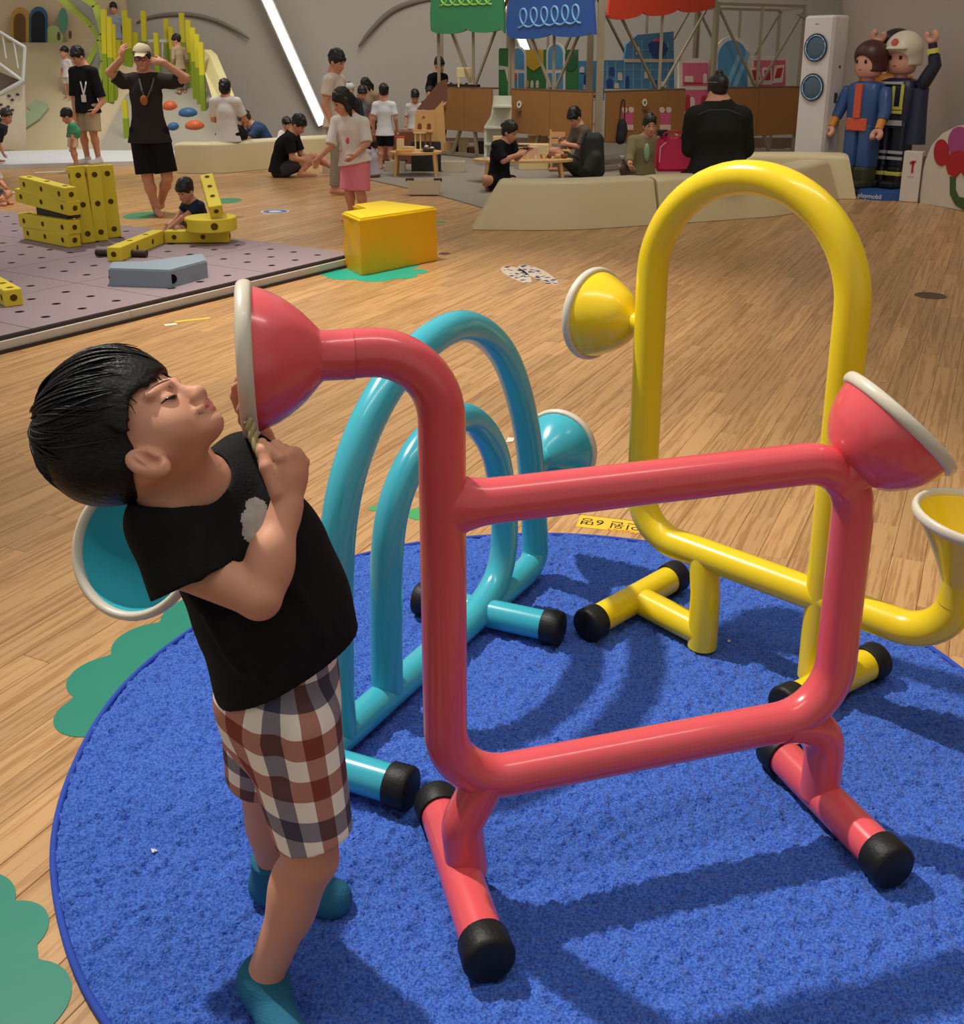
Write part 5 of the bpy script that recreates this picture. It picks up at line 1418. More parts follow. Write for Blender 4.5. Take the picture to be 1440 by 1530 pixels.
    for s_ in ('R', 'L'):
        a, b = J['sh' + s_], J['el' + s_]
        if sl <= 1: T.cone(a, a * (1 - sl) + b * sl, .040 * u, .043 * u, k=.02, cut=1)
        else:
            T.cone(a, b, .044 * u, .036 * u, k=.015); e_ = b + (J['wr' + s_] - b) * (sl - 1); T.cone(b, e_, .036 * u, .029 * u, k=.01, cut=1)
    nd_ = nrm(hp_(0, -.01, -.07) - J['nec']); T.cone(J['nec'] + nd_ * .01, J['nec'] + nd_ * .1, .036 * u / bulk ** .5 + .006, .06 * u, k=.006, mode='sub')
    obj('shirt', T.mesh('shirt', 2), cloth(rgb), root)
    # bottoms
    brgb, kind, fr = bottom
    B = SDF(lo, hi, vox)
    B.cone(J['wai'] * .45 + J['pel'] * .55, J['pel'], .082 * u, .088 * u, k=.02, flat=(tf, .80))
    for s_ in ('R', 'L'):
        hp3, kn, an = J['hi' + s_], J['kn' + s_], J['an' + s_]
        wd = 1.25 if kind == 'wide' else 1.0
        if kind == 'pants':
            B.cone(hp3, kn, .060 * u, .043 * u, k=.02); B.cone(kn, kn * .08 + an * .92, .043 * u, .035 * u, k=.01, cut=1)
        else:
            B.cone(hp3, hp3 + (kn - hp3) * fr, .062 * u * (1 + (wd - 1) * .3), .054 * u * wd, k=.02, cut=1)
    if kind == 'skirt': B.cone(J['pel'] * .7 + (J['knR'] + J['knL']) * .15, (J['knR'] + J['knL']) / 2, .085 * u, .095 * u, k=.04)
    bo = obj('shorts' if kind in ('shorts', 'wide') else ('trousers' if kind == 'pants' else 'skirt'), B.mesh('shorts', 2), cloth(brgb), root)
    if shoes:
        for s_ in ('R', 'L'):
            K = SDF(J['an' + s_] - .25, J['an' + s_] + .25, min(vox, .009)); t = J['an' + s_] + f * .115 * h - z * .02 * h
            K.cone(J['an' + s_] - z * .016 * h - f * .015 * h, t, .028 * h, .024 * h, k=.014); K.cone(J['an' + s_] + z * .012 * h, J['an' + s_] - z * .01 * h, .027 * h, k=.01)
            K.plane(V(0, 0, loc[2] + .002), V(0, 0, -1)); obj('shoe', K.mesh('shoe', 1), cloth(shoes), root)
    relocate(root)
    root['_q'] = q
    return root, J, hp_, (HR_, lk, HU_), q
def attach(root, name, bm, m, label=None, smooth=None):
    bpy.context.view_layer.update()
    me = bpy.data.meshes.new(name); bm.to_mesh(me); bm.free(); me.transform(root.matrix_world.inverted())
    return obj(name, me, m, root, label, smooth)
BLACKC, KHAKI = (26, 26, 30), (188, 170, 142)
# man in a cap with both hands at his head
gl = G(234, 321); Yc = gl[1]
W = dict(shR=AT(184, 122, Yc), shL=AT(256, 122, Yc), elR=AT(164, 108, Yc - .06), elL=AT(278, 117, Yc - .06), wrR=AT(181, 88, Yc - .10), wrL=AT(244, 93, Yc - .12), hdR=V(.25, -.1, 1), hdL=V(-1, -.05, .12), pnR=V(.5, .8, .0), pnL=V(.2, .9, -.3),
         knR=AT(221, 268, Yc - .05), knL=AT(250, 266, Yc - .03), anR=AT(233, 312, Yc - .02), anL=AT(240, 303, Yc + .2), toR=AT(240, 322, Yc - .2), toL=AT(232, 312, Yc + .05))
r_, J, hp_, HB_, q = person('man in a pale cap and dark shirt raising both hands to his head', gl, (.05, -1), 1.73, W=W, shirt=((50, 44, 42), .62), bottom=((22, 20, 22), 'wide', .88), hair='short', look=(.12, -1, -.05), vox=.0075, hem=.07)
K = SDF(hp_(0, 0, .05) - .2, hp_(0, 0, .05) + .2, .0075); K.ell(hp_(0, -.008, .040), (.090 * q, .110 * q, .100 * q), HB_, k=0); K.plane(hp_(0, .02, .045), -HB_[2] * .98 - HB_[1] * .12); K.cone(hp_(0, .08, .040), hp_(0, .155, .020), .055 * q, .05 * q, k=.005, flat=(HB_[2], .16)) 
bpy.context.view_layer.update(); me = K.mesh('cap', 1); me.transform(r_.matrix_world.inverted()); obj('cap', me, cloth((206, 192, 164)), r_)
bm = BM()
for sg in (1, -1): lathe(bm, [(0, .019 * q), (.003, .022 * q), (0, .025 * q), (-.003, .022 * q)], hp_(.031 * sg, .104, -.002), HB_[1], 16, True)
rod(bm, hp_(-.01, .108, .0), hp_(.01, .108, .0), .004)
for sg in (1, -1): rod(bm, hp_(.053 * sg, .100, .002), hp_(.078 * sg, .0, .0), .004)
attach(r_, 'eyeglasses', bm, mat('black_plastic', (20, 20, 22), 0.3))
bm = BM(); tube(bm, [AT(208, 118, Yc - .10), AT(212, 135, Yc - .15), AT(218, 150, Yc - .16), AT(226, 132, Yc - .15), AT(230, 117, Yc - .10)], .008, 8); attach(r_, 'lanyard', bm, cloth((110, 104, 90)))
bm = BM(); ball(bm, AT(215, 150, Yc - .165), (.04, .012, .05), 10); attach(r_, 'print', bm, cloth((170, 104, 52)), 'orange print on the shirt front', True)
# lanyard man
gl = G(139, 246, .07); Yc = gl[1]
r_, J, hp_, HB_, q = person('standing man in black shirt and khaki shorts with a white lanyard', gl, (-.35, -.9), 1.70, W=dict(elL=AT(153, 152, Yc - .06), wrL=AT(142, 165, Yc - .22), elR=AT(111, 150, Yc), wrR=AT(112, 172, Yc - .1)), shirt=(BLACKC, .85), bottom=(KHAKI, 'wide', .95), look=(-.55, -.6, -.42), hem=.06, shoes=(216, 214, 210))
bm = BM(); tube(bm, [AT(119, 116, Yc - .05), AT(121, 126, Yc - .17), AT(125, 142, Yc - .19)], .010, 6); tube(bm, [AT(129, 116, Yc - .05), AT(128, 126, Yc - .17), AT(125, 142, Yc - .19)], .010, 6); attach(r_, 'lanyard', bm, cloth((220, 220, 216)))
bm = BM(); box(bm, tuple(AT(125, 147, Yc - .20)), (.065, .01, .10)); attach(r_, 'name_card', bm, cloth((226, 226, 224)))
# child in green
gl = G(114, 250, .07); Yc = gl[1]
person('small child in green shirt and striped shorts in front of the lanyard man', gl, (-1, -.2), .98, W=dict(che=AT(113, 197, Yc), nec=AT(108, 185, Yc), shR=AT(108, 188, Yc + .09), shL=AT(108, 189, Yc - .09), elL=AT(108, 208, Yc - .14), wrL=AT(106, 220, Yc - .12)), shirt=((74, 152, 116), .6), bottom=((226, 206, 172), 'wide', .8), look=(-.9, -.1, -.45), kid=True, fingers=False, hair='short')
# boy behind the yellow beams
gl = G(292, 352, 0); Yc = gl[1]
person('boy in navy shirt kneeling behind the yellow foam wheel', gl, (-.9, -.45), 1.08, 'cross', W=dict(pel=AT(300, 338, Yc), wai=AT(298, 326, Yc), che=AT(294, 316, Yc - .02), nec=AT(287, 302, Yc - .05), shR=AT(279, 306, Yc + .06), shL=AT(298, 308, Yc - .12), elR=AT(268, 322, Yc + .05), wrR=AT(256, 335, Yc - .02), elL=AT(272, 326, Yc - .22), wrL=AT(252, 343, Yc - .25)),
       shirt=((36, 42, 64), .55), bottom=((60, 62, 70), 'shorts', .8), look=(-.45, -.75, -.40), kid=True, vox=.008, hair='short')
# girl in pink shorts
gl = G(534, 332); Yc = gl[1]
r_, J, hp_, HB_, q = person('girl in white printed shirt and wide pink shorts standing behind the yellow block', gl, (-.55, -.85), 1.27, W=dict(che=AT(524, 190, Yc), nec=AT(521, 172, Yc - .02), wai=AT(526, 222, Yc), shR=AT(503, 182, Yc + .05), shL=AT(543, 184, Yc - .06), elR=AT(494, 218, Yc - .04), wrR=AT(476, 236, Yc - .10), elL=AT(548, 214, Yc - .12), wrL=AT(530, 232, Yc - .24), hdR=V(-.5, -.1, -1)),
       shirt=((226, 218, 210), .95), bottom=((232, 134, 150), 'wide', 1.0), hair='girl', look=(-.75, -.45, -.42), kid=True, vox=.008, hem=.0, hs=1.08, bulk=1.12)
K_ = [(519, 210, .018, .034, (206, 96, 96)), (504, 204, .015, .06, (176, 160, 158)), (509, 224, .014, .026, (196, 168, 160))]
for x, y, a, b, c_ in K_:
    bm = BM(); ball(bm, AT(x, y, Yc - .155), (a, .012, b), 8); attach(r_, 'print', bm, cloth(c_), 'print on the shirt front', True)
# man in white behind the girl
gl = G(506, 290); Yc = gl[1]
person('man in plain white T-shirt standing behind the girl in pink shorts', gl, (.95, -.25), 1.70, shirt=((218, 206, 192), .6), bottom=((150, 140, 128), 'pants', 1), look=(.8, -.35, -.35), hair='short', vox=.011)
# seated man in black
gl = G(424, 264); Yc = gl[1]
person('man in black T-shirt sitting on the planks with knees raised', gl, (.97, -.2), 1.72, 'knees', W=dict(pel=AT(418, 252, Yc), wai=AT(418, 238, Yc), che=AT(424, 218, Yc), nec=AT(436, 199, Yc), shR=AT(432, 208, Yc - .17), shL=AT(440, 204, Yc + .17), elR=AT(437, 236, Yc - .2), wrR=AT(455, 240, Yc - .14), elL=AT(450, 232, Yc + .15), wrL=AT(470, 238, Yc + .05),
       knR=AT(468, 234, Yc - .10), knL=AT(476, 236, Yc + .12), anR=AT(450, 257, Yc - .16), anL=AT(500, 252, Yc + .1), hiR=AT(424, 254, Yc - .09), hiL=AT(424, 253, Yc + .09)), shirt=((24, 22, 24), .75), bottom=((62, 58, 66), 'shorts', .55), look=(.75, -.25, -.55), vox=.0105)
# woman in white on the bench, from behind
gl = G(336, 259) + V(0, .32, 0)
person('woman in white T-shirt and black skirt sitting on the long bench with her back turned', gl, (.12, 1), 1.62, 'bench', seat=.42, shirt=((222, 218, 214), .75), bottom=((18, 18, 20), 'skirt', .9), hair='bun', vox=.0105, fingers=False, hem=.06)
# man in blue leaning over behind the bench
b_ = AT(388, 214, 17.0); gl = V(b_[0], b_[1], .07)
person('man in dark blue shirt bending forward behind the long bench', gl, (-.95, -.25), 1.70, 'cross', W=dict(che=AT(388, 196, 17.0), nec=AT(378, 188, 17.0), shR=AT(376, 192, 17.15), shL=AT(384, 195, 16.82), wai=AT(396, 208, 17.0), pel=AT(400, 220, 17.0), elL=AT(374, 206, 16.75), wrL=AT(362, 207, 16.8), elR=AT(370, 204, 17.15), wrR=AT(360, 206, 17.0)), shirt=((48, 68, 104), .95), bottom=((60, 60, 64), 'pants', 1), look=(-.75, -.3, -.6), hrgb=(60, 46, 40), fingers=False)
b_ = AT(427, 214, 17.4); gl = V(b_[0], b_[1], .07)
person('small child in white sitting behind the long bench, only head and shoulders showing', gl, (.3, -1), 1.0, 'cross', W=dict(nec=AT(427, 197, 17.4), che=AT(427, 205, 17.4), shL=AT(434, 199, 17.4), shR=AT(420, 199, 17.4)), shirt=((214, 212, 208), .6), look=(.8, -.5, -.2), kid=True, fingers=False)
# group at the back counter
gl = V(*AT(575, 200, 15.9)[:2], 0)
person('boy in white polo shirt and black shorts seen from behind', gl, (.05, 1), 1.19, shirt=((220, 222, 228), .75), bottom=((22, 22, 26), 'shorts', .8), kid=True, hair='short', fingers=False, hem=.05)
b_ = AT(551, 180, 17.6); gl = V(b_[0], b_[1], 0)
person('woman with long dark hair in tan patterned top behind the reddish counter', gl, (-.3, -1), 1.30, W=dict(), shirt=((150, 122, 96), .9), bottom=((70, 60, 56), 'pants', 1), hair='long', look=(-.6, -.5, -.4), fingers=False)
b_ = AT(540, 180, 17.2); gl = V(b_[0], b_[1], 0)
person('child in grey with short dark hair standing next to the long-haired woman', gl, (.6, -.8), 1.14, shirt=((120, 116, 120), .6), bottom=((70, 60, 56), 'shorts', .8), hair='short', look=(.5, -.7, -.4), fingers=False, kid=True)
b_ = AT(524, 180, 16.6); gl = V(b_[0], b_[1], 0)
r_, J, hp_, HB_, q = person('person in a pale hat half hidden behind the head of the girl in pink', gl, (.3, -1), 1.22, shirt=((52, 56, 70), 1.6), bottom=((52, 56, 70), 'pants', 1), hair='short', fingers=False)
bm = BM(); ball(bm, hp_(0, -.01, .05), (.098 * q, .115 * q, .085 * q), 14, HB_); attach(r_, 'hat', bm, cloth((196, 204, 200)), None, True)
b_ = AT(620, 180, 17.9); gl = V(b_[0], b_[1], 0)
person('person in white with tousled dark hair looking down beside the wooden dollhouse', gl, (-.2, -1), 1.06, shirt=((212, 206, 200), .9), bottom=((60, 60, 64), 'pants', 1), hair='short', look=(.1, -.8, -.5), kid=True, fingers=False)
b_ = AT(643, 180, 18.6); gl = V(b_[0], b_[1], 0)
person('dark-haired child showing just above the brown dollhouse roof', gl, (-.2, -1), 1.08, shirt=((70, 64, 66), .9), bottom=((60, 60, 64), 'pants', 1), hair='short', kid=True, fingers=False)
b_ = AT(655, 200, 19.0); gl = V(b_[0], b_[1], 0)
person('person in black polo shirt standing behind the piano counter', gl, (.75, -.6), 1.62, shirt=((20, 20, 24), .8), bottom=((40, 40, 46), 'pants', 1), look=(.7, -.6, -.3), fingers=False)
# small girl on the carpet
gl = G(560, 266)
person('small girl with long dark hair sitting on the grey carpet facing away', gl, (-.6, .3), 1.0, 'knees', shirt=((170, 164, 172), .8), bottom=((150, 110, 96), 'shorts', .5), hair='long', kid=True, look=(-.6, -.2, -.5), fingers=False)
# woman in black at the low table
gl = G(748, 285); Yc = gl[1]
r_, J, hp_, HB_, q = person('woman in black with hair tied up kneeling at the low toy table', gl, (.8, -.35), 1.62, 'cross', W=dict(pel=AT(745, 268, Yc), wai=AT(746, 250, Yc), che=AT(748, 230, Yc), nec=AT(754, 213, Yc), shR=AT(742, 218, Yc - .12), shL=AT(764, 216, Yc + .13), elR=AT(752, 240, Yc - .2), wrR=AT(772, 232, Yc - .2), elL=AT(772, 236, Yc + .1), wrL=AT(784, 226, Yc), knR=AT(726, 268, Yc - .28), anR=AT(730, 284, Yc - .05), knL=AT(770, 272, Yc - .1)),
       shirt=((20, 20, 24), .95), bottom=((20, 20, 24), 'shorts', .75), hair='bun', look=(.75, -.45, -.35), vox=.0105)
bm = BM(); box(bm, tuple(AT(786, 222, Yc - .03)), (.15, .07, .012), .3, 0, None); tag(obj('smartphone', bm, mat('black_plastic', (20, 20, 22), 0.3)), 'dark smartphone in the hands of the woman in black', 'phone')
# man in grey on the right
b_ = AT(868, 250, 14.8); gl = V(b_[0], b_[1], .012); Yc = 14.8
person('man in grey T-shirt sitting on the carpet looking down at his hands', gl, (-.9, -.35), 1.70, 'knees', W=dict(pel=AT(872, 238, Yc), wai=AT(874, 222, Yc), che=AT(870, 204, Yc), nec=AT(866, 189, Yc), shR=AT(860, 194, Yc + .14), shL=AT(874, 196, Yc - .15), elL=AT(868, 220, Yc - .18), wrL=AT(848, 216, Yc - .14), elR=AT(852, 218, Yc + .1), wrR=AT(842, 211, Yc), knL=AT(826, 226, Yc - .14), knR=AT(832, 226, Yc + .12), anL=AT(842, 249, Yc - .1), anR=AT(850, 249, Yc + .1)),
       shirt=((96, 88, 74), .85), bottom=((62, 60, 50), 'shorts', .72), look=(-.6, -.45, -.55), vox=.0105)
# woman in olive behind the bench
b_ = AT(958, 262, 12.7); gl = V(b_[0], b_[1], .012); Yc = 12.7
r_, J, hp_, HB_, q = person('smiling woman in loose olive shirt sitting behind the cream bench', gl, (-.1, -1), 1.62, 'cross', W=dict(pel=AT(956, 256, Yc), wai=AT(958, 240, Yc), che=AT(962, 222, Yc), nec=AT(967, 206, Yc), shR=AT(946, 211, Yc), shL=AT(980, 211, Yc), elR=AT(940, 236, Yc - .12), wrR=AT(941, 246, Yc - .28), elL=AT(996, 224, Yc + .05), wrL=AT(1008, 212, Yc - .1), knR=AT(934, 254, Yc - .1)),
       shirt=((128, 118, 86), 1.7), bottom=((88, 66, 56), 'pants', 1), hair='bun', look=(.1, -.95, -.12), vox=.0105)
bm = BM(); ball(bm, AT(966, 228, Yc - .115), (.036, .03, .11), 10); attach(r_, 'undershirt', bm, cloth((150, 178, 146)), 'pale green top under the olive shirt', True)
# broad person with a topknot on the bench
gl = G(1075, 331) + V(0, .30, 0); Yc = gl[1]
r_, J, hp_, HB_, q = person('broad man with a topknot in black jacket sitting on the bench, seen from behind', gl, (-.1, 1), 1.80, 'bench', seat=.45, W=dict(nec=AT(1073, 158, Yc + .02), che=AT(1072, 195, Yc), shL=AT(1040, 176, Yc), shR=AT(1106, 176, Yc), elL=AT(1030, 222, Yc + .05), elR=AT(1112, 222, Yc + .05), wai=AT(1072, 228, Yc), pel=AT(1072, 250, Yc), head=AT(1071, 136, Yc + .05), wrL=AT(1024, 218, Yc + .3)),
       shirt=((34, 35, 32), 1.8), bottom=((24, 24, 26), 'pants', 1), hair='topknot', bulk=1.55, look=(-.45, .9, -.1), vox=.0105, hs=1.05, fingers=False)
bm = BM(); tube(bm, [AT(1043, 171, Yc - .13), AT(1060, 164, Yc - .165), AT(1088, 164, Yc - .165), AT(1108, 172, Yc - .12)], .004, 6); attach(r_, 'seam', bm, cloth((84, 82, 74)), 'pale shoulder seam')
bm = BM(); lathe(bm, [(-.006, .088 * q), (.006, .088 * q), (.006, .094 * q), (-.006, .094 * q)], hp_(0, -.015, .075), HB_[2] * .97 - HB_[1] * .1, 28, True); attach(r_, 'hair_band', bm, cloth((120, 114, 104)))
# left edge
b_ = G(-8, 244, .07); gl = V(b_[0], b_[1], .07); Yc = gl[1]
person('child in dark shirt leaning forward at the left edge before the climbing board', gl, (1, -.15), 1.15, W=dict(che=AT(0, 196, Yc), nec=AT(6, 186, Yc), shR=AT(4, 192, Yc - .10), shL=AT(6, 188, Yc + .10), elR=AT(-2, 214, Yc - .12), wrR=AT(4, 228, Yc - .1)), shirt=((40, 40, 52), .9), bottom=((70, 70, 80), 'shorts', .8), look=(.85, -.3, -.2), kid=True, hrgb=(48, 36, 32))
b_ = G(-26, 306); gl = V(b_[0], b_[1], 0); Yc = gl[1]
person('person in white shirt crouching at the left edge, one hand reaching in', gl, (.9, -.2), 1.2, 'cross', W=dict(che=AT(-14, 270, Yc), nec=AT(-16, 248, Yc), shR=AT(-10, 258, Yc - .1), shL=AT(-8, 255, Yc + .1), elR=AT(-12, 292, Yc - .12), wrR=AT(-3, 297, Yc - .12), pel=AT(-22, 298, Yc), wai=AT(-18, 284, Yc)), shirt=((224, 220, 216), .9), bottom=((120, 120, 130), 'shorts', .8), kid=True)
# on the deck, among the poles, on the hill
b_ = AT(178, 100, 21.7); gl = V(b_[0], b_[1], float(AT(225, 102, 21.6)[2]) + .06)
person('dark-haired person in pale blue shirt standing on the raised deck behind the poles', gl, (.2, -1), 1.12, shirt=((150, 158, 176), .8), bottom=((90, 90, 96), 'pants', 1), look=(.2, -1, -.1), fingers=False, kid=True)
p_ = on_ramp(272, 140); 
person('child in beige clothes climbing the grey ramp beside the poles', p_, (-.6, .6), 1.0, W=dict(), shirt=((170, 150, 120), 1.5), bottom=((120, 112, 92), 'pants', 1), look=(-.9, -.1, -.2), fingers=False, kid=True)
p_, n_ = on_slope(104, 146)
person('toddler in white walking on the beige hill behind the lanyard man', p_, (-.4, -1), .82, shirt=((224, 216, 212), .9), bottom=((210, 204, 198), 'shorts', .8), fingers=False, kid=True)
# ---------------------------------------------------------------- perforated foam mat
MO = G(522, 380, .09); M1 = V(-.534, -.845, 0); M2 = V(-.845, .534, 0)
def mt(a, b, z=0): return MO * V(1, 1, 0) + M1 * a + M2 * b + V(0, 0, z)
MAUVE = mat('mauve_foam', (150, 132, 138), 0.75, 0.25, 0.05, 4, 0.1, 120); HOLE = mat('hole_black', (16, 14, 15), 0.9, 0.1); DKE = mat('dark_foam_edge', (56, 44, 42), 0.7); WTE = mat('pale_foam_edge', (206, 200, 192), 0.6)
fm = thing('foam_mat', 'large mauve mat of foam tiles with round holes', 'mat', tuple(mt(0, 0)))
def slab(z0, z1, a0, a1, b0, b1): return prism(BM(), [mt(a0, b0)[:2], mt(a1, b0)[:2], mt(a1, b1)[:2], mt(a0, b1)[:2]], z0, z1)
obj('dark_base', slab(.0, .022, -.10, 5.6, -.045, 5.3), DKE, fm)
for k in range(5):
    obj('pale_edge_strip', slab(.022, .066, -.09 + 1.14 * k, -.09 + 1.14 * (k + 1) - .004, -.03, 5.25), WTE, fm)
def tile(a0, a1, b0, b1, z0, z1):
    bm = BM(); loops = []
    out = [mt(a0, b0), mt(a1, b0), mt(a1, b1), mt(a0, b1)]; loops.append(out)
    for i in (-1, 0, 1):
        for j in (-1, 0, 1):
            c = ((a0 + a1) / 2 + .26 * i, (b0 + b1) / 2 + .25 * j)
            loops.append([mt(c[0] + .029 * math.cos(t), c[1] + .029 * math.sin(t)) for t in np.linspace(0, 2 * math.pi, 13)[:-1]])
    edges = []; tops = []
    for lp in loops:
        vt = [bm.verts.new((p[0], p[1], z1)) for p in lp]; tops.append(vt)
        edges += [bm.edges.new((vt[i], vt[(i + 1) % len(vt)])) for i in range(len(vt))]
    bmesh.ops.triangle_fill(bm, use_beauty=True, use_dissolve=False, edges=edges, normal=(0, 0, 1))
    for vt in tops:
        vb = [bm.verts.new((v.co.x, v.co.y, z0)) for v in vt]; k = len(vt)
        for i in range(k): bm.faces.new((vt[i], vt[(i + 1) % k], vb[(i + 1) % k], vb[i]))
    bmesh.ops.recalc_face_normals(bm, faces=bm.faces)
    return bm
obj('dark_edge', slab(.066, .088, -.068, 5.55, -.010, 5.22), DKE, fm)
for q in (0,): pass
obj('hole_backing', slab(.0885, .0892, -.05, 5.5, .0, 5.2), HOLE, fm, 'dark layer seen through the holes')
for i in range(5):
    for j in range(6):
        obj('tile', tile(-.06 + .975 * i + .003, -.06 + .975 * (i + 1) - .003, .0 + .87 * j + .003, .87 * (j + 1) - .003, 0.0893, .0925), MAUVE, fm)
relocate(fm)
# ---------------------------------------------------------------- foam building blocks
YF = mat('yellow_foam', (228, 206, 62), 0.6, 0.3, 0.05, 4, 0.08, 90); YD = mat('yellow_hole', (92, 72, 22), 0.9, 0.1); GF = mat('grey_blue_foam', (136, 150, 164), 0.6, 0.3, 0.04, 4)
def beam(label, a, b, w, d, up, holes=(.12, .5, .88), end=True, m=None, name='foam_beam', group=None):
    """square foam beam from a to b with ringed holes through two pairs of sides"""
    a = np.array(a, float); b = np.array(b, float); t = nrm(b - a); u = nrm(np.array(up, float) - t * (t @ np.array(up, float))); v = np.cross(t, u); ln = np.linalg.norm(b - a)
    r = thing(name, label, 'foam block', tuple((a + b) / 2), group=group)
    Mx = Matrix([[t[i], v[i], u[i], (a[i] + b[i]) / 2] for i in range(3)] + [[0, 0, 0, 1]])
    m = m or YF
    obj('block', box(BM(), (0, 0, 0), (ln, w, d), 0, .008, Mx), m, r)
    hs_ = []
    for q in holes: hs_ += [(a + t * ln * q, u, d / 2), (a + t * ln * q, -u, d / 2), (a + t * ln * q, v, w / 2), (a + t * ln * q, -v, w / 2)]
    if end: hs_ += [((a + b) / 2, t, ln / 2), ((a + b) / 2, -t, ln / 2)]
    bm = BM(); b2 = BM(); R_ = min(w, d) * .24
    for c, n, o in hs_:
        if n[2] < -.8: continue
        lathe(bm, [(o - .004, R_), (o + .0025, R_), (o + .0025, R_ * .86), (o - .004, R_ * .86)], c, n, 14, True)
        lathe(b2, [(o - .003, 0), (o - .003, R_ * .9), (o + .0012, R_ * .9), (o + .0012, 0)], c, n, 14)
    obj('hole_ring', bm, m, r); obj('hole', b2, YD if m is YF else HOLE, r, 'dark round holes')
    relocate(r); return r
zt = .092
def gz(x, y, z=zt): return G(x, y, z)
# three upright beams leaning together
for i, (xb, yb, xt, yt, lb) in enumerate(((127, 364, 112, 248, 'upright yellow foam beam, leftmost of three beside the stacked beams'), (146, 361, 137, 247, 'upright yellow foam beam in the middle of the three'), (166, 356, 156, 246, 'upright yellow foam beam, rightmost of the three'))):
    a = gz(xb, yb); a = a + V(0, .06, .0); b = AT(xt, yt, a[1] + .03); 
    beam(lb, a, b, .115, .115, (.55, -.83, 0))
# stacked beams at the left
for x0, y0, x1, y1, za, zb_, lb in ((45, 361, 112, 362, .06, .06, 'bottom yellow foam beam of the stack at the left'), (38, 341, 112, 344, .165, .165, 'second yellow foam beam of the stack, under the grey block'), (32, 298, 112, 311, .375, .32, 'third yellow foam beam of the stack, tilted on the grey block'), (38, 278, 106, 288, .475, .43, 'topmost yellow foam beam of the stack')):
    Y0 = 8.95; a = AT(x0, y0, Y0 + .12); b = AT(x1, y1, Y0 - .34); a[2] = zt + za; b[2] = zt + zb_
    beam(lb, a, b, .11, .115, (0, 0, 1))
a = AT(64, 318, 8.98); b = AT(112, 325, 8.72); a[2] = b[2] = zt + .272
beam('dark grey foam block wedged in the stack of yellow beams', a, b, .12, .10, (0, 0, 1), holes=(), m=mat('dark_foam', (58, 58, 54), 0.7), name='foam_block')
# elbow of beams, wheel, rod
a, b, c = gz(171, 391), gz(238, 363), gz(326, 362)
a[2] = b[2] = c[2] = zt + .056
beam('yellow foam beam lying before the kneeling boy, its end over a dark rod', a, b, .11, .11, (0, 0, 1), holes=(.35, .7))
beam('yellow foam beam lying under the yellow wheel', b + nrm(c - b) * .06, c + V(.1, 0, 0), .11, .10, (0, 0, 1), holes=(.15, .6))
wc = AT(317, 358, c[1] - .02); wc[2] = zt + .165
r = thing('foam_disc', 'round yellow foam wheel resting on a beam beside the kneeling boy', 'foam block', tuple(wc))
obj('disc', lathe(BM(), [(-.055, 0), (-.055, .205), (-.048, .212), (.048, .212), (.055, .205), (.055, 0)], wc, (0, 0, 1), 40), YF, r, smooth=40)
bm = BM()
for q in (-2.6, -1.2): lathe(bm, [(.2, 0), (.2, .03), (.214, .03), (.214, 0)], wc, (math.cos(q), math.sin(q), 0), 14)
obj('hole', bm, YD, r); relocate(r)
a = AT(312, 303, wc[1] + .28); b = AT(325, 342, wc[1] - .16); a[2] = zt + .50; b[2] = zt + .285
beam('yellow foam beam leaning upright on the yellow wheel', a, b, .11, .10, (0, -.4, 1), holes=(.1, .4, .7))
a, b = gz(144, 377, zt + .03), gz(219, 379, zt + .03)
bm = tube(BM(), [a, b], .028, 16); tag(obj('dark_rod', bm, mat('brown_rod', (52, 40, 38), 0.6), smooth=50), 'dark brown rod on the mat under the end of a yellow beam', 'rod')
# grey wedge and the block at the left edge
P_ = [gz(164, 428)[:2], gz(256, 431)[:2], gz(311, 415)[:2], gz(305, 404)[:2], gz(218, 417)[:2], gz(170, 417)[:2]]
r = thing('foam_wedge', 'bent grey-blue foam block lying on the mauve mat', 'foam block', (*P_[1], zt))
obj('block', prism(BM(), [(*p,) for p in P_], zt, zt + .125, bev=.008), GF, r)
for p, n in ((P_[1] + (V(*P_[2]) - V(*P_[1])) * .04, V(.2, -1, 0)), (P_[0] + V(.0, .03), V(-1, -.1, 0))):
    obj('hole', lathe(BM(), [(-.01, 0), (-.01, .032), (.004, .032), (.004, 0)], (p[0], p[1], zt + .062), n, 16), HOLE, r)
relocate(r)
a, b = gz(-14, 436), gz(22, 458); a[2] = b[2] = zt + .056
beam('yellow foam beam cut off by the left edge, on the front of the mat', a, b, .11, .11, (0, 0, 1), holes=(.3, .6, .9))
# yellow vinyl chevron block
hb = .43
pts = [G(x, y, hb)[:2] for x, y in ((511, 317), (537, 327.5), (653, 310), (572, 300), (527, 306), (552, 312))]
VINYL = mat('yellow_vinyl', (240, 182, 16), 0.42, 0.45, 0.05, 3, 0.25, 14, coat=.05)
r = thing('vinyl_block', 'chevron-shaped yellow vinyl block standing on the turquoise sticker', 'foam block', (*pts[1], 0))
bm = BM()
n = len(pts); lev = [0.004, .03, .10, .17, .24, .31, .37, .41]
cen = np.mean(np.array(pts), 0); dens_ = []
for i in range(n):
    a, b = np.array(pts[i]), np.array(pts[(i + 1) % n])
    for k in range(10): dens_.append(a + (b - a) * k / 10)
rings = []
for z in lev:
    row = []
    for k, p in enumerate(dens_):
        w = .007 * math.sin(k * .9 + z * 17) * math.sin(z / hb * math.pi) + .006 * math.sin(k * 2.3 - z * 31) * (1 - z / hb)
        ed = 0 if k % 10 else .01
        row.append(bm.verts.new((*(p + nrm(p - cen) * (w - ed * .6)), z)))
    rings.append(row)
m_ = len(dens_)
for a, b in zip(rings[:-1], rings[1:]):
    for i in range(m_): bm.faces.new((a[i], a[(i + 1) % m_], b[(i + 1) % m_], b[i]))
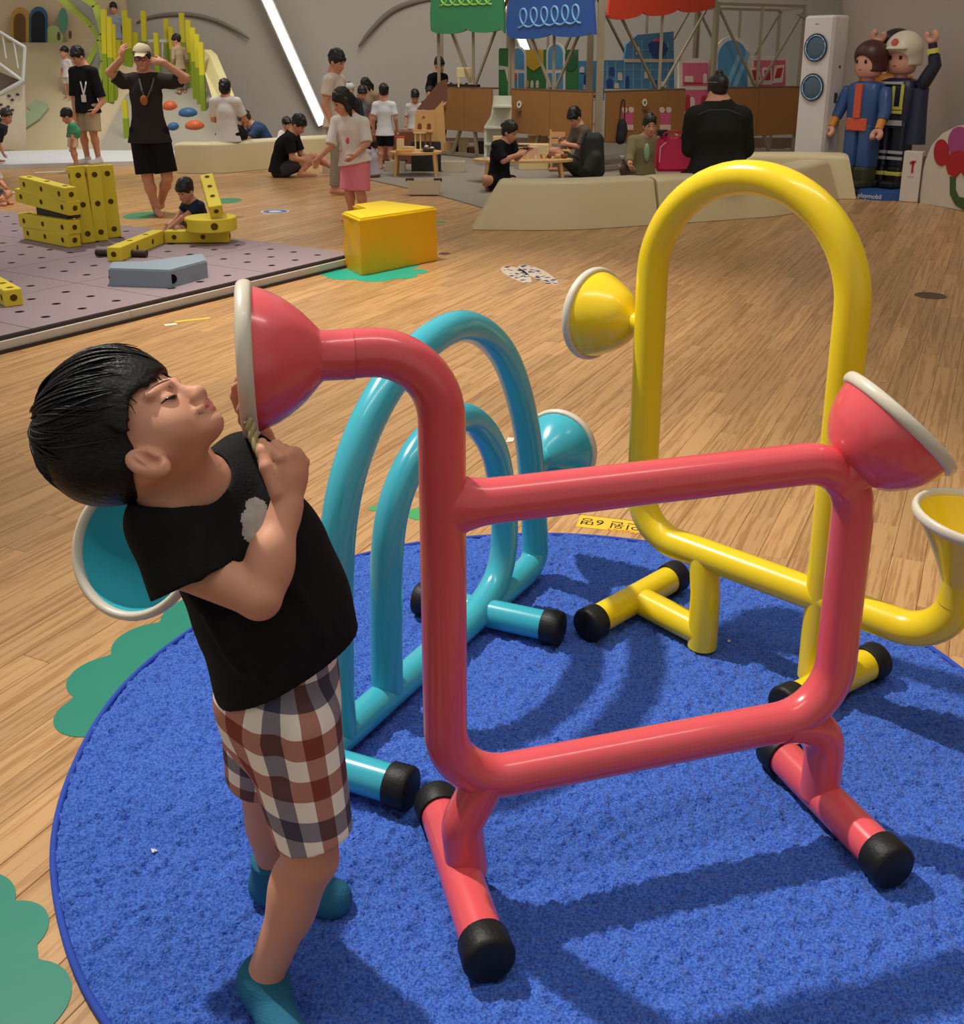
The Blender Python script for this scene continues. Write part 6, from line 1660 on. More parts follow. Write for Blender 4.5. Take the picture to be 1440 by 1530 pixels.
bm.faces.new(rings[0])
bmesh.ops.recalc_face_normals(bm, faces=bm.faces)
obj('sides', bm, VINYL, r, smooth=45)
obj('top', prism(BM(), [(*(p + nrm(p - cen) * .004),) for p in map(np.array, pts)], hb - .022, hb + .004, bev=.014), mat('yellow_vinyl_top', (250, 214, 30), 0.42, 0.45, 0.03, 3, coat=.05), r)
relocate(r)
# ---------------------------------------------------------------- right side: air conditioner, toy figures, boards
ac = thing('air_conditioner', 'tall white floor-standing air conditioner with two round outlets', 'air conditioner', tuple(V(4.16, 13.45, 0)), math.radians(-53))
WAC = mat('white_plastic', (206, 200, 196), 0.4, 0.4)
obj('casing', box(BM(), (0, 0, 1.035), (.42, .30, 2.07), 0, .03), WAC, ac)
obj('front_panel', box(BM(), (0, -.158, 1.04), (.39, .02, 2.02), 0, .008), mat('white_front', (216, 210, 208), 0.3, 0.5), ac)
for z in (1.70, 1.24):
    h_ = obj('outlet', lathe(BM(), [(0, .14), (.02, .165), (.03, .16), (.03, .135), (.0, .135)], (0, -.165, z), (0, -1, 0), 32, True), mat('outlet_dark', (52, 58, 66), 0.35), ac)
    obj('fan_cover', lathe(BM(), [(.0, 0), (.0, .137), (.012, .137), (.022, .09), (.026, 0)], (0, -.165, z), (0, -1, 0), 32), mat('outlet_blue', (74, 96, 112), 0.25, 0.6), h_)
    obj('light_ring', lathe(BM(), [(.024, .135), (.03, .135), (.03, .145), (.024, .145)], (0, -.165, z), (0, -1, 0), 32, True), mat('ring_glow', (170, 206, 236), 0.3, emit=.6), h_)
obj('badge', box(BM(), (-.02, -.17, 1.97), (.05, .004, .008)), mat('badge_grey', (120, 118, 118), 0.5), ac)
bx_ = BM(); box(bx_, (.212, .0, 1.12), (.006, .05, .12)); box(bx_, (.212, .03, 1.14), (.006, .02, .05)); obj('side_label', bx_, mat('label_grey', (70, 66, 64), 0.5), ac)
obj('side_label', lathe(BM(), [(0, 0), (0, .018), (.004, .018), (.004, 0)], (.21, .03, 1.48), (1, 0, 0), 12), mat('label_grey', (70, 66, 64), 0.5), ac)
obj('side_hatch', box(BM(), (.212, 0, .62), (.006, .12, .22), 0, .002), mat('hatch_grey', (186, 180, 176), 0.5), ac)
FLESH = mat('toy_flesh', (214, 158, 138), 0.45, 0.4)
def toy(label, loc, face, s, hair, jacket, shirt_, legs, boots, arms, sleeve, extras=None):
    """big plastic toy figure: base on the ground, front towards -y before turning"""
    t = thing('toy_figure', label, 'figure', tuple(loc), math.atan2(face[0], -face[1]))
    t.scale = (s, s, s)
    mm = lambda nm, c: mat('toy_' + nm + '_%d_%d_%d' % c, c, 0.4, 0.45)
    for sg in (-1, 1):
        obj('leg', box(BM(), (.105 * sg, 0, .50), (.185, .24, .56), 0, .045), mm('p', legs), t)
        b_ = BM(); box(b_, (.105 * sg, -.02, .13), (.19, .25, .26), 0, .04); box(b_, (.105 * sg, -.09, .045), (.19, .36, .09), 0, .03); obj('boot', b_, mm('p', boots), t)
    bm = BM(); prof_ = [(.70, .20, .125), (.80, .215, .135), (1.0, .225, .14), (1.15, .235, .14), (1.24, .21, .125), (1.27, .12, .09)]
    rings = []
    for z, w, d in prof_: rings.append([bm.verts.new((math.copysign(abs(math.cos(a)) ** .6, math.cos(a)) * w, math.copysign(abs(math.sin(a)) ** .7, math.sin(a)) * d, z)) for a in np.linspace(0, 2 * math.pi, 25)[:-1]])
    for a, b in zip(rings[:-1], rings[1:]):
        for i in range(24): bm.faces.new((a[i], a[(i + 1) % 24], b[(i + 1) % 24], b[i]))
    bm.faces.new(rings[0][::-1]); bm.faces.new(rings[-1]); obj('torso', bm, mm('p', jacket), t, smooth=50)
    obj('neck', lathe(BM(), [(1.25, .075), (1.33, .075)], seg=20), FLESH, t, smooth=True)
    obj('head', lathe(BM(), [(1.31, 0), (1.312, .10), (1.34, .148), (1.42, .165), (1.55, .165), (1.62, .15), (1.67, .08), (1.68, 0)], seg=32), FLESH, t, smooth=True)
    bm = BM()
    for sg in (-1, 1): ball(bm, (.062 * sg, -.153, 1.50), (.021, .012, .026), 12)
    obj('eye', bm, mat('toy_eye', (40, 20, 16), 0.3), t, smooth=True)
    obj('mouth', tube(BM(), [(.04 * math.sin(a), -.163 + .012 * abs(a), 1.405 + .02 * (1 - math.cos(a * 1.2))) for a in np.linspace(-1.1, 1.1, 8)], .006, 6), mat('toy_mouth', (150, 50, 40), 0.4), t)
    if hair[0] == 'hair':
        K = SDF((-.26, -.26, 1.3), (.26, .26, 1.9), .012); K.ell((0, .01, 1.58), (.195, .195, .17), None, k=0); K.cone((0, .03, 1.42), (0, .03, 1.56), .185, .19, k=.03); K.ell((0, -.19, 1.46), (.14, .13, .115), None, k=.015, mode='sub'); K.plane((0, 0, 1.38), (0, 0, -1)); obj('hair', K.mesh('hair', 2), mm('h', hair[1]), t)
    else:
        K = SDF((-.3, -.34, 1.3), (.3, .3, 1.92), .012); K.ell((0, .0, 1.60), (.205, .215, .19), None, k=0); K.cone((0, .04, 1.46), (0, .02, 1.6), .20, .205, k=.02); K.ell((0, -.22, 1.44), (.17, .19, .13), None, k=.01, mode='sub'); K.cone((-.10, -.20, 1.60), (.10, -.20, 1.60), .045, k=.03, flat=(V(0, 0, 1), .4)); K.plane((0, 0, 1.41), (0, 0, -1)); obj('helmet', K.mesh('helmet', 2), mm('h', hair[1]), t)
        bm = lathe(BM(), [(0, 0), (0, .042), (.012, .042), (.016, 0)], (0, -.20, 1.67), (0, -1, .35), 18); obj('helmet_badge', bm, mm('p', (196, 80, 60)), t)
    for sg, el, wr in arms:
        sh = V(.27 * sg, 0, 1.17); el = np.array(el, float); wr = np.array(wr, float)
        a_ = obj('arm', tube(BM(), [sh - V(.03 * sg, 0, 0), sh, sh * .5 + el * .5, el, el * .55 + wr * .45], [.05, .078, .08, .075, .066], 20), mm('p', jacket), t, smooth=60)
        obj('forearm', tube(BM(), [el * .6 + wr * .4, wr], [.052, .048], 16), mm('p', sleeve), a_, smooth=60)
        d = nrm(wr - el); c = wr + d * .075
        ang = np.linspace(.6, 2 * math.pi - .6, 14); e1_ = nrm(np.cross(d, V(0, 1, 0))); 
        K = [c + .055 * (-d * math.cos(q) * -1 + e1_ * math.sin(q)) for q in ang]
        obj('hand', tube(BM(), K, .034, 12), FLESH, a_, smooth=True)
    return t, mm
f1 = G(1296, 292); f2 = G(1344, 291)
bz = .085
pb = thing('figure_base', 'blue base plate with white lettering under the two toy figures', 'base', (0, 0, 0))
bpts = [G(x, y)[:2] for x, y in ((1277, 288), (1282, 297), (1315, 300), (1346, 300), (1392, 288), (1392, 283), (1300, 281))]
obj('plate', prism(BM(), bpts, .002, bz, bev=.012), mat('base_blue', (48, 92, 160), 0.4), pb)
ba, bb_ = V(*bpts[1], 0), V(*bpts[2], 0); ex = nrm(bb_ - ba); nn_ = V(ex[1], -ex[0], 0)
cc = (ba + bb_) / 2 + nn_ * .0015 + V(0, 0, .04)
Mt = Matrix([[ex[0], 0, nn_[0], cc[0]], [ex[1], 0, nn_[1], cc[1]], [0, 1, 0, cc[2]], [0, 0, 0, 1]])
obj('lettering', text_mesh('playmobil', .075, Mt, .002), mat('base_white', (226, 228, 232), 0.5), pb)
t, mm = toy('toy figure with brown hair, blue jacket and orange checked shirt', V(f1[0] - .06, f1[1] + .22, bz), (-.85, -.53), .97, ('hair', (70, 40, 36)), (52, 84, 138), (206, 96, 70), (56, 88, 140), (66, 68, 50),
    [(-1, V(-.34, -.05, .92), V(-.36, -.16, .72)), (1, V(.33, -.04, .92), V(.34, -.14, .72))], (214, 140, 50))
bm = BM(); box(bm, (0, -.128, .76), (.30, .03, .15), 0, .01); prism(bm, [(-.05, -.155), (.05, -.155), (.05, -.12), (-.05, -.12)], .84, 1.24); obj('checked_shirt', bm, mat('check_orange', (212, 90, 60), 0.5, var=.35, scale=40), t, 'orange checked shirt front')
t2, mm = toy('toy firefighter figure in navy coat with a white helmet and one arm raised', V(f2[0] - .10, f2[1] + .12, bz), (-.78, -.62), 1.0, ('helmet', (216, 208, 186)), (34, 40, 60), (34, 40, 60), (30, 34, 50), (24, 24, 28),
    [(1, V(.40, .02, 1.42), V(.36, -.02, 1.66)), (-1, V(-.34, -.03, .92), V(-.34, -.10, .74))], (34, 40, 60))
YS = mat('hi_vis_yellow', (214, 208, 90), 0.5); SS = mat('silver_band', (186, 186, 186), 0.4)
bm = BM()
for a, b in (((-.15, -.148, 1.20), (-.17, -.152, .93)), ((.13, -.148, 1.20), (.13, -.152, .93)), ((.02, -.152, 1.18), (.02, -.156, .93)), ((-.18, -.15, .93), (.15, -.15, .93)), ((-.18, -.15, .885), (.15, -.15, .885))): rod(bm, a, b, .036, .012, (0, 1, 0))
obj('reflective_band', bm, YS, t2, 'yellow reflective bands on the coat')
bm = BM(); rod(bm, (-.15, -.146, 1.215), (.13, -.146, 1.215), .03, .014, (0, 1, 0)); obj('silver_band', bm, SS, t2); bm = BM(); rod(bm, (-.16, -.14, .76), (.16, -.14, .76), .06, .014, (0, 1, 0)); obj('silver_band', bm, SS, t2)
for sg in (-1, 1):
    for z in (.42, .35): bm = BM(); rod(bm, (.105 * sg - .095, -.12, z), (.105 * sg + .095, -.12, z), .035, .02, (0, 1, 0)); obj('silver_band', bm, SS, t2)
bm = BM()
tube(bm, [V(.375, -.01, 1.545), V(.367, -.015, 1.60)], .070, 18)
obj('reflective_band', bm, YS, t2, 'yellow reflective band on the raised sleeve')
for sg in (-1, 1): obj('reflective_band', box(BM(), (.105 * sg, -.02, .17), (.20, .26, .05), 0, .01), YS, t2, 'yellow reflective band on a boot')
bm = BM(); rings = [(1.16, .10, .10), (.95, .105, .11), (.70, .12, .125), (.52, .13, .135)]
tube(bm, [V(.25, .02, z) for z, w, d in rings], [w for z, w, d in rings], 20); obj('coat_side', bm, mm('p', (40, 48, 74)), t2, 'flaring side of the navy coat', smooth=60)
f3 = (f1 + f2) / 2
t3, mm = toy('toy figure with dark hair raising an orange-sleeved arm, half hidden behind the other two', V(f2[0] + .06, f2[1] + .80, .0), (-.4, -.9), 1.10, ('hair', (48, 32, 30)), (206, 132, 44), (206, 132, 44), (60, 60, 70), (50, 50, 50),
    [(-1, V(-.28, -.12, 1.22), V(-.20, -.16, 1.60)), (1, V(.27, .02, .92), V(.26, -.02, .72))], (214, 158, 138))
# white notice box and flower board
sA, sB = G(1343, 301), G(1369, 303)
r = thing('notice_box', 'slim white upright notice box with a red mark beside the toy figures', 'sign', tuple(sA))
Ax = nrm(sB - sA); top = AT(1352, 226, sA[1])[2]; w_ = np.linalg.norm(sB - sA) + .01
c = (sA + sB) / 2; nv = V(-Ax[1], Ax[0], 0)
Mt = Matrix([[Ax[0], nv[0], 0, c[0]], [Ax[1], nv[1], 0, c[1]], [0, 0, 1, 0], [0, 0, 0, 1]])
obj('body', box(BM(), (0, .06, top / 2 + .003), (w_, .12, top), 0, .006, Mt), mat('notice_white', (216, 208, 200), 0.5), r)
obj('side_frame', box(BM(), (w_ / 2 + .012, .08, top / 2 - .02), (.03, .10, top - .06), 0, .004, Mt), mat('bronze', (96, 78, 60), 0.5), r)
bm = BM(); box(bm, (.01, -.003, top - .17), (.024, .006, .13), 0, 0, Mt); box(bm, (.0, -.003, top - .125), (.05, .006, .028), 0, 0, Mt); box(bm, (.016, -.003, top - .11), (.05, .006, .02), 0, 0, Mt); obj('red_mark', bm, mat('mark_red', (176, 48, 40), 0.5), r)
bm = BM()
for k in (-.025, 0, .025): box(bm, (k, -.002, top - .28), (.014, .004, .01), 0, 0, Mt)
obj('small_print', bm, mat('print_grey', (150, 140, 132), 0.5), r)
relocate(r)
fA, fB = G(1374, 303)[:2], G(1446, 317)[:2]
r = thing('flower_board', 'white rounded board painted with a red and purple flower at the right edge', 'board', (fA[0], fA[1], 0))
plate(r, 'board', [(1374, 303), (1376, 268), (1382, 240), (1392, 216), (1408, 199), (1430, 188), (1456, 184), (1500, 190), (1530, 240), (1534, 330), (1446, 316)], mat('board_ivory', (214, 206, 192), 0.55), fA, fB, .05, -.05)
ELL = lambda cx, cy, rx, ry, n=26: [(cx + rx * math.cos(q), cy + ry * math.sin(q)) for q in np.linspace(0, 2 * math.pi, n + 1)[:-1]]
plate(r, 'petal', ELL(1407, 228, 11, 20), mat('petal_red', (176, 30, 40), 0.5), fA, fB, .012, 0); plate(r, 'petal', ELL(1434, 213, 17, 24), mat('petal_purple', (168, 70, 132), 0.5), fA, fB, .010, 0, 'purple petal')
plate(r, 'petal', [(1413, 242), (1422, 228), (1434, 224), (1446, 228), (1458, 244), (1452, 258), (1444, 266), (1436, 256), (1428, 265), (1418, 260)], mat('petal_red', (176, 30, 40), 0.5), fA, fB, .016, 0)
plate(r, 'stem', [(1420, 264), (1428, 264), (1428, 284), (1433, 294), (1442, 296), (1452, 290), (1454, 312), (1440, 314), (1428, 306), (1420, 290)], mat('stem_green', (62, 92, 48), 0.5), fA, fB, .012, 0)
relocate(r)
# ---------------------------------------------------------------- wooden toys, tables and shelves around the booths
PINE = mat('pine', (212, 168, 112), 0.5, 0.35, 0.08, 6); PINE2 = mat('pale_pine', (224, 200, 150), 0.5, 0.35, 0.06, 6); WALN = mat('reddish_wood', (128, 78, 54), 0.55, 0.35, 0.1, 5)
CZ = .012
def table(label, c, rx, ry, h, legs, name='low_table'):
    r = thing(name, label, 'table', (c[0], c[1], CZ))
    bm = BM(); pts = [(rx * math.cos(q), ry * math.sin(q)) for q in np.linspace(0, 2 * math.pi, 41)[:-1]]; prism(bm, pts, h - .03, h, bev=.006); obj('table_top', bm, PINE, r)
    for x, y in legs:
        bm = BM(); tube(bm, [(x * 1.08, y * 1.08, 0), (x, y, h - .03)], [.02, .026], 12); obj('leg', bm, PINE, r, smooth=50)
    return r
tc = G(622, 263); TH1 = .33
table('round low pine table with wooden toys on the carpet', tc, .36, .34, TH1, [(.26, .2), (-.26, .2), (.26, -.2), (-.26, -.2)])
tc2 = G(782, 276) + V(0, .25, 0); TH2 = .30
table('longer low pine table with small toys in front of the woman in black', tc2, .66, .34, TH2, [(.48, .18), (-.46, .18), (.48, -.18), (-.46, -.2)])
def toybox(name, label, c, s, m, rz=0.0, cat='toy', group=None, bev=.004):
    return tag(obj(name, box(BM(), (c[0], c[1], c[2] + s[2] / 2), s, rz, bev), m), label, cat, group)
T1 = V(tc[0], tc[1], CZ + TH1)
r = thing('wooden_toy_house', 'small open wooden toy house on the round low table', 'toy', tuple(T1 + V(.10, .02, 0)))
bm = BM(); box(bm, (0, 0, .01), (.26, .2, .02)); obj('base', bm, PINE2, r)
for x in (-.11, -.04, .03, .10): bm = BM(); box(bm, (x, .06, .13), (.018, .03, .22)); obj('post', bm, PINE2 if x < 0 else WALN, r)
bm = BM(); box(bm, (-.05, .06, .245), (.17, .06, .02)); obj('beam', bm, PINE2, r)
toybox('wooden_block', 'pale wooden block leaning on the round low table', T1 + V(-.22, .05, 0), (.10, .08, .17), PINE2, .2)
toybox('wooden_block', 'flat pale wooden block stacked on the round low table', T1 + V(-.10, -.08, 0), (.16, .08, .07), PINE2, -.3)
toybox('wooden_tray', 'shallow wooden tray with orange pieces at the rim of the round low table', T1 + V(-.15, -.20, 0), (.22, .10, .035), mat('orange_wood', (214, 150, 72), 0.5), .2)
toybox('red_block', 'red toy strip on top of the pale block', T1 + V(-.22, .05, .17), (.14, .05, .03), mat('toy_red', (196, 60, 50), 0.5), .2)
r = thing('toy_bowl', 'dark bowl with white pieces on the round low table', 'bowl', tuple(T1 + V(.18, -.12, 0)))
obj('bowl', lathe(BM(), [(0, 0), (0, .06), (.05, .095), (.055, .09), (.012, .05), (.012, 0)], seg=24), mat('bowl_dark', (70, 66, 56), 0.5), r, smooth=40)
bm = BM()
for k in range(8): ball(bm, (.05 * math.cos(k * 2.1), .05 * math.sin(k * 2.1), .05 + .012 * (k % 3)), (.03, .026, .022), 8)
obj('white_pieces', bm, mat('white_toy', (220, 218, 212), 0.5), r, smooth=True)
T2 = V(tc2[0], tc2[1], CZ + TH2)
r = thing('toy_kitchen', 'little pale wooden toy stove on the longer low table', 'toy', tuple(T2 + V(-.28, .08, 0)))
bm = BM(); box(bm, (0, 0, .10), (.20, .14, .20), .1, .004); obj('body', bm, PINE2, r); bm = BM(); box(bm, (0, .05, .24), (.24, .03, .09), .1, .01); obj('back', bm, PINE2, r)
bm = BM(); box(bm, (0, -.073, .10), (.10, .006, .12), .1); obj('green_door', bm, mat('toy_green', (104, 120, 60), 0.5), r)
r = thing('toy_basket', 'pale pink wooden basket with a dark handle on the longer low table', 'basket', tuple(T2 + V(.06, .06, 0)))
bm = BM(); prism(bm, [(-.14, -.09), (.14, -.09), (.14, .09), (-.14, .09)], 0, .15); obj('body', bm, mat('pink_wood', (214, 182, 152), 0.5), r); bm = BM(); box(bm, (-.06, -.05, .165), (.16, .02, .03)); obj('handle', bm, mat('handle_brown', (70, 54, 42), 0.6), r)
for k in range(9):
    x = -.5 + .11 * k; hh = (.07, .05, .09, .045, .06)[k % 5]
    bm = lathe(BM(), [(0, 0), (0, .022), (hh * .6, .020), (hh * .65, .012), (hh * .8, .018), (hh, .012), (hh * 1.02, 0)], tuple(T2 + V(x, -.16 + .03 * (k % 2), 0)), (0, 0, 1), 12)
    tag(obj('peg_doll', bm, PINE2 if k % 3 else mat('white_toy', (220, 218, 212), 0.5), smooth=50), 'small wooden peg toy, %s from the left on the longer low table' % ORD[k], 'toy', 'peg toys on the longer low table')
for k in range(4):
    x = .24 + .09 * k; bm = BM(); tube(bm, [T2 + V(x, .02, .03), T2 + V(x + .07, .06, .03)], .028, 10)
    tag(obj('wooden_roller', bm, WALN if k % 2 else PINE, smooth=50), 'short wooden roller, %s from the left on the longer low table' % ORD[k], 'toy', 'rollers on the longer low table')
def bin_(label, p, w, d, h, rz=0.0, handles=True):
    r = thing('storage_bin', label, 'bin', (p[0], p[1], CZ), rz)
    bm = BM(); lo_ = [(-w / 2 * .9, -d / 2 * .9), (w / 2 * .9, -d / 2 * .9), (w / 2 * .9, d / 2 * .9), (-w / 2 * .9, d / 2 * .9)]; hi_ = [(x / .9, y / .9) for x, y in lo_]
    a = [bm.verts.new((*q, .002)) for q in lo_]; b = [bm.verts.new((*q, h)) for q in hi_]; c = [bm.verts.new((q[0] * .92, q[1] * .92, h)) for q in hi_]; e = [bm.verts.new((q[0] * .92, q[1] * .92, .02)) for q in lo_]
    bm.faces.new(a[::-1]); bm.faces.new(e)
    for i in range(4):
        j = (i + 1) % 4; bm.faces.new((a[i], a[j], b[j], b[i])); bm.faces.new((b[i], b[j], c[j], c[i])); bm.faces.new((c[i], c[j], e[j], e[i]))
    obj('tub', bm, mat('bin_white', (208, 196, 172), 0.5), r)
    if handles:
        for sg in (-1, 1): bm = BM(); box(bm, (sg * w * .42, -d * .3, h + .005), (.10, .04, .04), 0, .006); obj('handle', bm, mat('handle_brown', (70, 54, 42), 0.6), r)
    return r
bin_('white storage bin with two brown handles on the carpet in front of the round table', G(634, 291), .40, .26, .17)
bin_('white storage bin on the carpet behind the round table', G(677, 258), .33, .26, .15, 0, False)
bin_('white storage bin half hidden under the round table', G(606, 262) + V(-.18, .5, 0), .3, .22, .15)
# low box with papers by the seated man
toybox('paper_stack', 'stack of white trays beside the feet of the seated man in black', V(*G(500, 258)[:2], CZ * 0), (.34, .22, .12), mat('tray_white', (206, 198, 180), 0.5), .1, 'tray')
# dollhouse
dA = AT(634, 215, 15.6)
r = thing('dollhouse', 'wooden dollhouse with a brown sloping roof beside the first booth', 'dollhouse', (dA[0], dA[1], CZ))
dA2, dB2 = (dA[0] - .6, dA[1]), (dA[0] + .6, dA[1])
plate(r, 'front_wall', [(621, 165), (649, 164), (651, 211), (619, 211)], PINE, dA2, dB2, .03)
plate(r, 'roof', [(622, 164), (656, 122), (668, 118), (668, 150), (650, 164)], mat('roof_brown', (116, 76, 60), 0.6), dA2, dB2, .03, -.04)
plate(r, 'side_wall', [(649, 164), (662, 150), (666, 214), (651, 211)], PINE, dA2, dB2, .03, -.02)
for x in (627, 641): plate(r, 'arch_window', archpts(x - 3, x + 3, 184, 193), mat('window_brown', (112, 70, 40), 0.6), dA2, dB2, .008, .03)
plate(r, 'heart_hole', ELL(633, 175, 2, 1.5, 10), mat('window_brown', (112, 70, 40), 0.6), dA2, dB2, .008, .03)
plate(r, 'balcony', [(617, 193), (647, 194), (647, 197), (617, 196)], PINE, dA2, dB2, .10, .03)
relocate(r)
zb_ = PLN(635, 211, dA2, dB2)[2]
toybox('toy_stand', 'dark box that carries the wooden dollhouse', V(dA[0] + .02, dA[1] + .06, CZ + .0015), (.42, .30, zb_ - CZ - .004), mat('dark_box', (40, 38, 36), 0.6), 0, 'box')
toybox('toy_counter', 'long reddish wooden counter behind the children', V(*AT(585, 205, 16.9)[:2], 0), (1.15, .5, .50), WALN, 0, 'counter')
# things on and under the first booth
kA = lerp(V(*P0, 0), V(*P1, 0), .32)
dk = nrm(V(P1[0] - P0[0], P1[1] - P0[1], 0)); ak = math.atan2(dk[1], dk[0])
r = thing('toy_piano', 'long toy keyboard lying on the counter under the green awning', 'toy', (kA[0], kA[1] + .04, 1.1375), ak)
bm = BM(); box(bm, (0, 0, .02), (.84, .14, .04), 0, .004); obj('case', bm, mat('piano_black', (30, 26, 24), 0.4), r)
for k in range(12): bm = BM(); box(bm, (-.36 + .065 * k, -.02, .05), (.045, .09, .022)); obj('key', bm, mat('key_ivory', (200, 186, 160), 0.4) if k % 3 else mat('piano_black', (30, 26, 24), 0.4), r)
cA = AT(695, 122, 17.75)
r = thing('toy_chair', 'small pine toy chair standing behind the keyboard', 'toy', (cA[0], cA[1] + .02, 1.1375 + .0))
bm = BM(); box(bm, (0, .06, .22), (.28, .03, .16), 0, .01); obj('backrest', bm, PINE2, r)
for x in (-.11, .11): bm = BM(); box(bm, (x, .06, .07), (.03, .03, .15)); obj('leg', bm, PINE2, r)
# white stepped shelf
sh = AT(742, 228, 16.55)
r = thing('stepped_shelf', 'white stepped shelf between the green and blue awnings', 'shelf', (sh[0], sh[1], CZ))
sA2, sB2 = (sh[0] - .5, sh[1]), (sh[0] + .5, sh[1])
WSH = mat('shelf_white', (204, 204, 188), 0.5)
plate(r, 'side_panel', [(737, 144), (741, 143), (735, 172), (727, 188), (727, 232), (723, 232), (723, 188), (733, 172)], WSH, sA2, sB2, .04, .22)
plate(r, 'back_panel', [(738, 143), (764, 143), (764, 232), (726, 232), (726, 188), (734, 172)], WSH, sA2, sB2, .03)
for x0, x1, y in ((737, 764, 157), (724, 760, 188), (725, 760, 212)): plate(r, 'shelf_board', [(x0, y), (x1, y), (x1, y + 2.5), (x0, y + 2.5)], WSH, sA2, sB2, .26, .03)
relocate(r)
# boxes under the booths
k = 0
for x, y, w, h_, c_, lb in ((672, 224, .3, .22, PINE, 'pine crate under the first booth'), (690, 224, .22, .3, PINE2, 'pale box under the first booth, second from the post'), (706, 224, .2, .14, WALN, 'small reddish box under the first booth'), (716, 226, .16, .24, mat('dark_box', (40, 38, 36), 0.6), 'dark box under the first booth beside the white shelf')):
    p = AT(x, y, 18.3); toybox('crate', lb, V(p[0], p[1] + .1, .0), (w, .26, h_), c_, 0, 'crate')
for x, y, Y, w, d, h_, c_, lb in ((797, 236, 15.9, .44, .3, .36, PINE2, 'pale wooden bench box under the blue awning'), (803, 236, 16.9, .3, .3, .42, PINE, 'pine crate at the back under the blue awning')):
    p = AT(x, y, Y); toybox('crate', lb, V(p[0], p[1], .0135), (w, d, h_), c_, 0, 'crate')
p = AT(836, 236, 15.75)
r = thing('small_chair', 'small wooden chair before the counter of the second booth', 'chair', (p[0], p[1], .0135))
bm = BM(); box(bm, (0, 0, .27), (.30, .28, .03)); obj('seat', bm, PINE, r)
for x in (-.13, .13):
    for y in (-.12, .12): bm = BM(); box(bm, (x, y, .13), (.03, .03, .26)); obj('leg', bm, PINE, r)
for z in (.40, .50): bm = BM(); box(bm, (0, .13, z), (.28, .02, .07)); obj('back_slat', bm, PINE, r)
for x in (-.13, .13): bm = BM(); box(bm, (x, .13, .42), (.03, .03, .30)); obj('back_post', bm, PINE, r)
p = AT(868, 200, 16.6)
r = thing('pine_shelf', 'open pine shelf behind the man in grey', 'shelf', (p[0], p[1], .0135))
zt2 = AT(868, 150, 16.6)[2]
for x in (-.28, .0, .28): bm = BM(); box(bm, (x, 0, zt2 / 2), (.025, .3, zt2)); obj('upright', bm, PINE, r)
for z in (.25, .6, zt2): bm = BM(); box(bm, (0, 0, z), (.58, .3, .025)); obj('shelf_board', bm, PINE, r)
# bags
p = AT(884, 250, 14.45)
S = SDF((-.3, -.25, 0), (.3, .25, .9), .012); S.cone((-.06, .02, .12), (-.05, .02, .52), .12, .10, k=0); S.cone((.06, .02, .12), (.05, .02, .52), .12, .10, k=.03); S.cone((-.04, -.09, .14), (.04, -.09, .30), .09, .08, k=.03); S.plane((0, 0, .004), (0, 0, -1))
r = thing('backpack', 'dark olive backpack standing behind the man in grey', 'backpack', (p[0], p[1], .0135))
obj('body', S.mesh('backpack', 2), mat('olive_black', (36, 38, 34), 0.8), r)
obj('strap', tube(BM(), cr([(-.10, -.13, .62), (-.16, -.18, .45), (-.14, -.17, .2)]), .018, 8), mat('strap_black', (24, 24, 22), 0.8), r)
p = AT(1005, 262, 11.05)
r = thing('tote_bag', 'magenta tote bag standing on the bench beside the broad man', 'bag', (p[0], p[1], .462))
MAG = mat('magenta_leather', (186, 24, 74), 0.45, 0.4, 0.06, 6, 0.1, 60)
bm = box(BM(), (0, 0, .18), (.39, .19, .355))
for v in bm.verts:
    if v.co.z > .3: v.co.x *= .93; v.co.y *= .55
bmesh.ops.bevel(bm, geom=bm.edges[:], offset=.03, segments=3, affect='EDGES')
obj('body', bm, MAG, r, smooth=60)
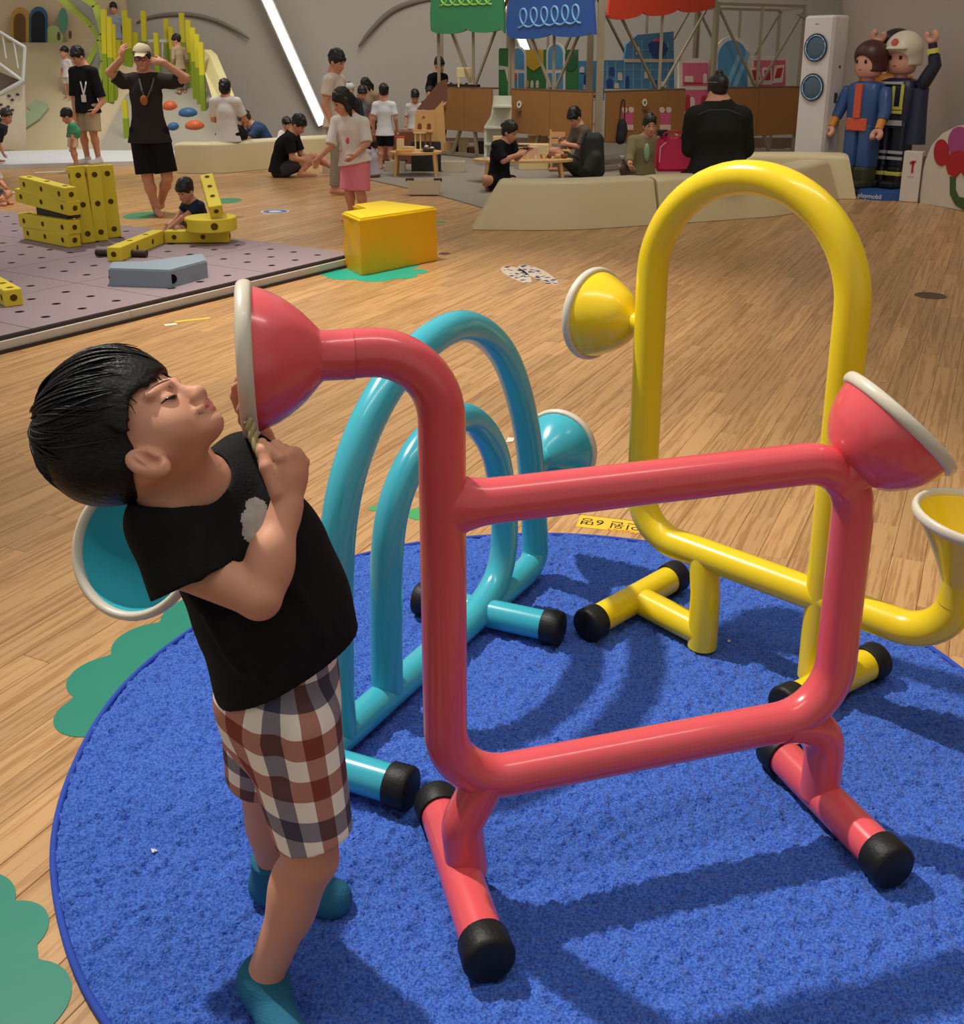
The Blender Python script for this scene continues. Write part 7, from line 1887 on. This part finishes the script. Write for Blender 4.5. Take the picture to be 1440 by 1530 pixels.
obj('handle', tube(BM(), cr([(-.10, -.05, .30), (-.12, -.07, .38), (-.03, -.08, .41), (.08, -.06, .38), (.10, -.05, .31)]), .009, 8), MAG, r, smooth=True)
obj('zip', tube(BM(), [(-.16, -.088, .10), (-.155, -.09, .25), (-.10, -.095, .30)], .006, 6), mat('zip_pale', (214, 170, 180), 0.4), r)
c_ = p + V(-.13, .0, .0); c_[2] = .462 + .359
r = thing('camera', 'black camera resting on the magenta tote bag', 'camera', tuple(c_))
bm = BM(); box(bm, (0, 0, .03), (.11, .06, .06), 0, .008); obj('camera_body', bm, mat('black_plastic', (20, 20, 22), 0.3), r); obj('lens', lathe(BM(), [(0, .025), (.045, .025), (.045, .02), (.035, .0)], (-.01, -.03, .03), (0, -1, 0), 18), mat('black_plastic', (20, 20, 22), 0.3), r)
p = PLN(921, 178, P2, P3)
dh = nrm(V(P3[0] - P2[0], P3[1] - P2[1], 0)); nh = V(dh[1], -dh[0], 0)
r = thing('hanging_bag', 'small dark bag hanging on the counter panel beside the left pink cup picture', 'bag', tuple(p + nh * .10 + V(0, 0, -.12)))
S = SDF((-.2, -.2, -.3), (.2, .2, .3), .012); S.ell((0, 0, -.04), (.085, .06, .17), None, k=0); S.ell((-.02, -.02, -.14), (.075, .06, .09), None, k=.04); obj('body', S.mesh('bag', 1), mat('bag_black', (26, 24, 26), 0.8), r)
obj('strap', tube(BM(), cr([(-.04, .01, .10), (-.01, .03, .36), (.03, .03, .36), (.04, .01, .10)]), .008, 8), mat('strap_black', (24, 24, 22), 0.8), r)
p = AT(936, 245, 13.9)
r = thing('white_stool', 'grey and white slatted stool behind the woman in olive', 'stool', (p[0], p[1], .0135))
for z in (.10, .22, .34): bm = BM(); box(bm, (.0, .0, z), (.24 - z * .2, .2, .035), 0, .006); obj('slat', bm, mat('stool_grey', (150, 146, 136), 0.6), r)
bm = BM(); box(bm, (0, .02, .18), (.10, .12, .35)); obj('core', bm, mat('stool_core', (96, 92, 86), 0.6), r)
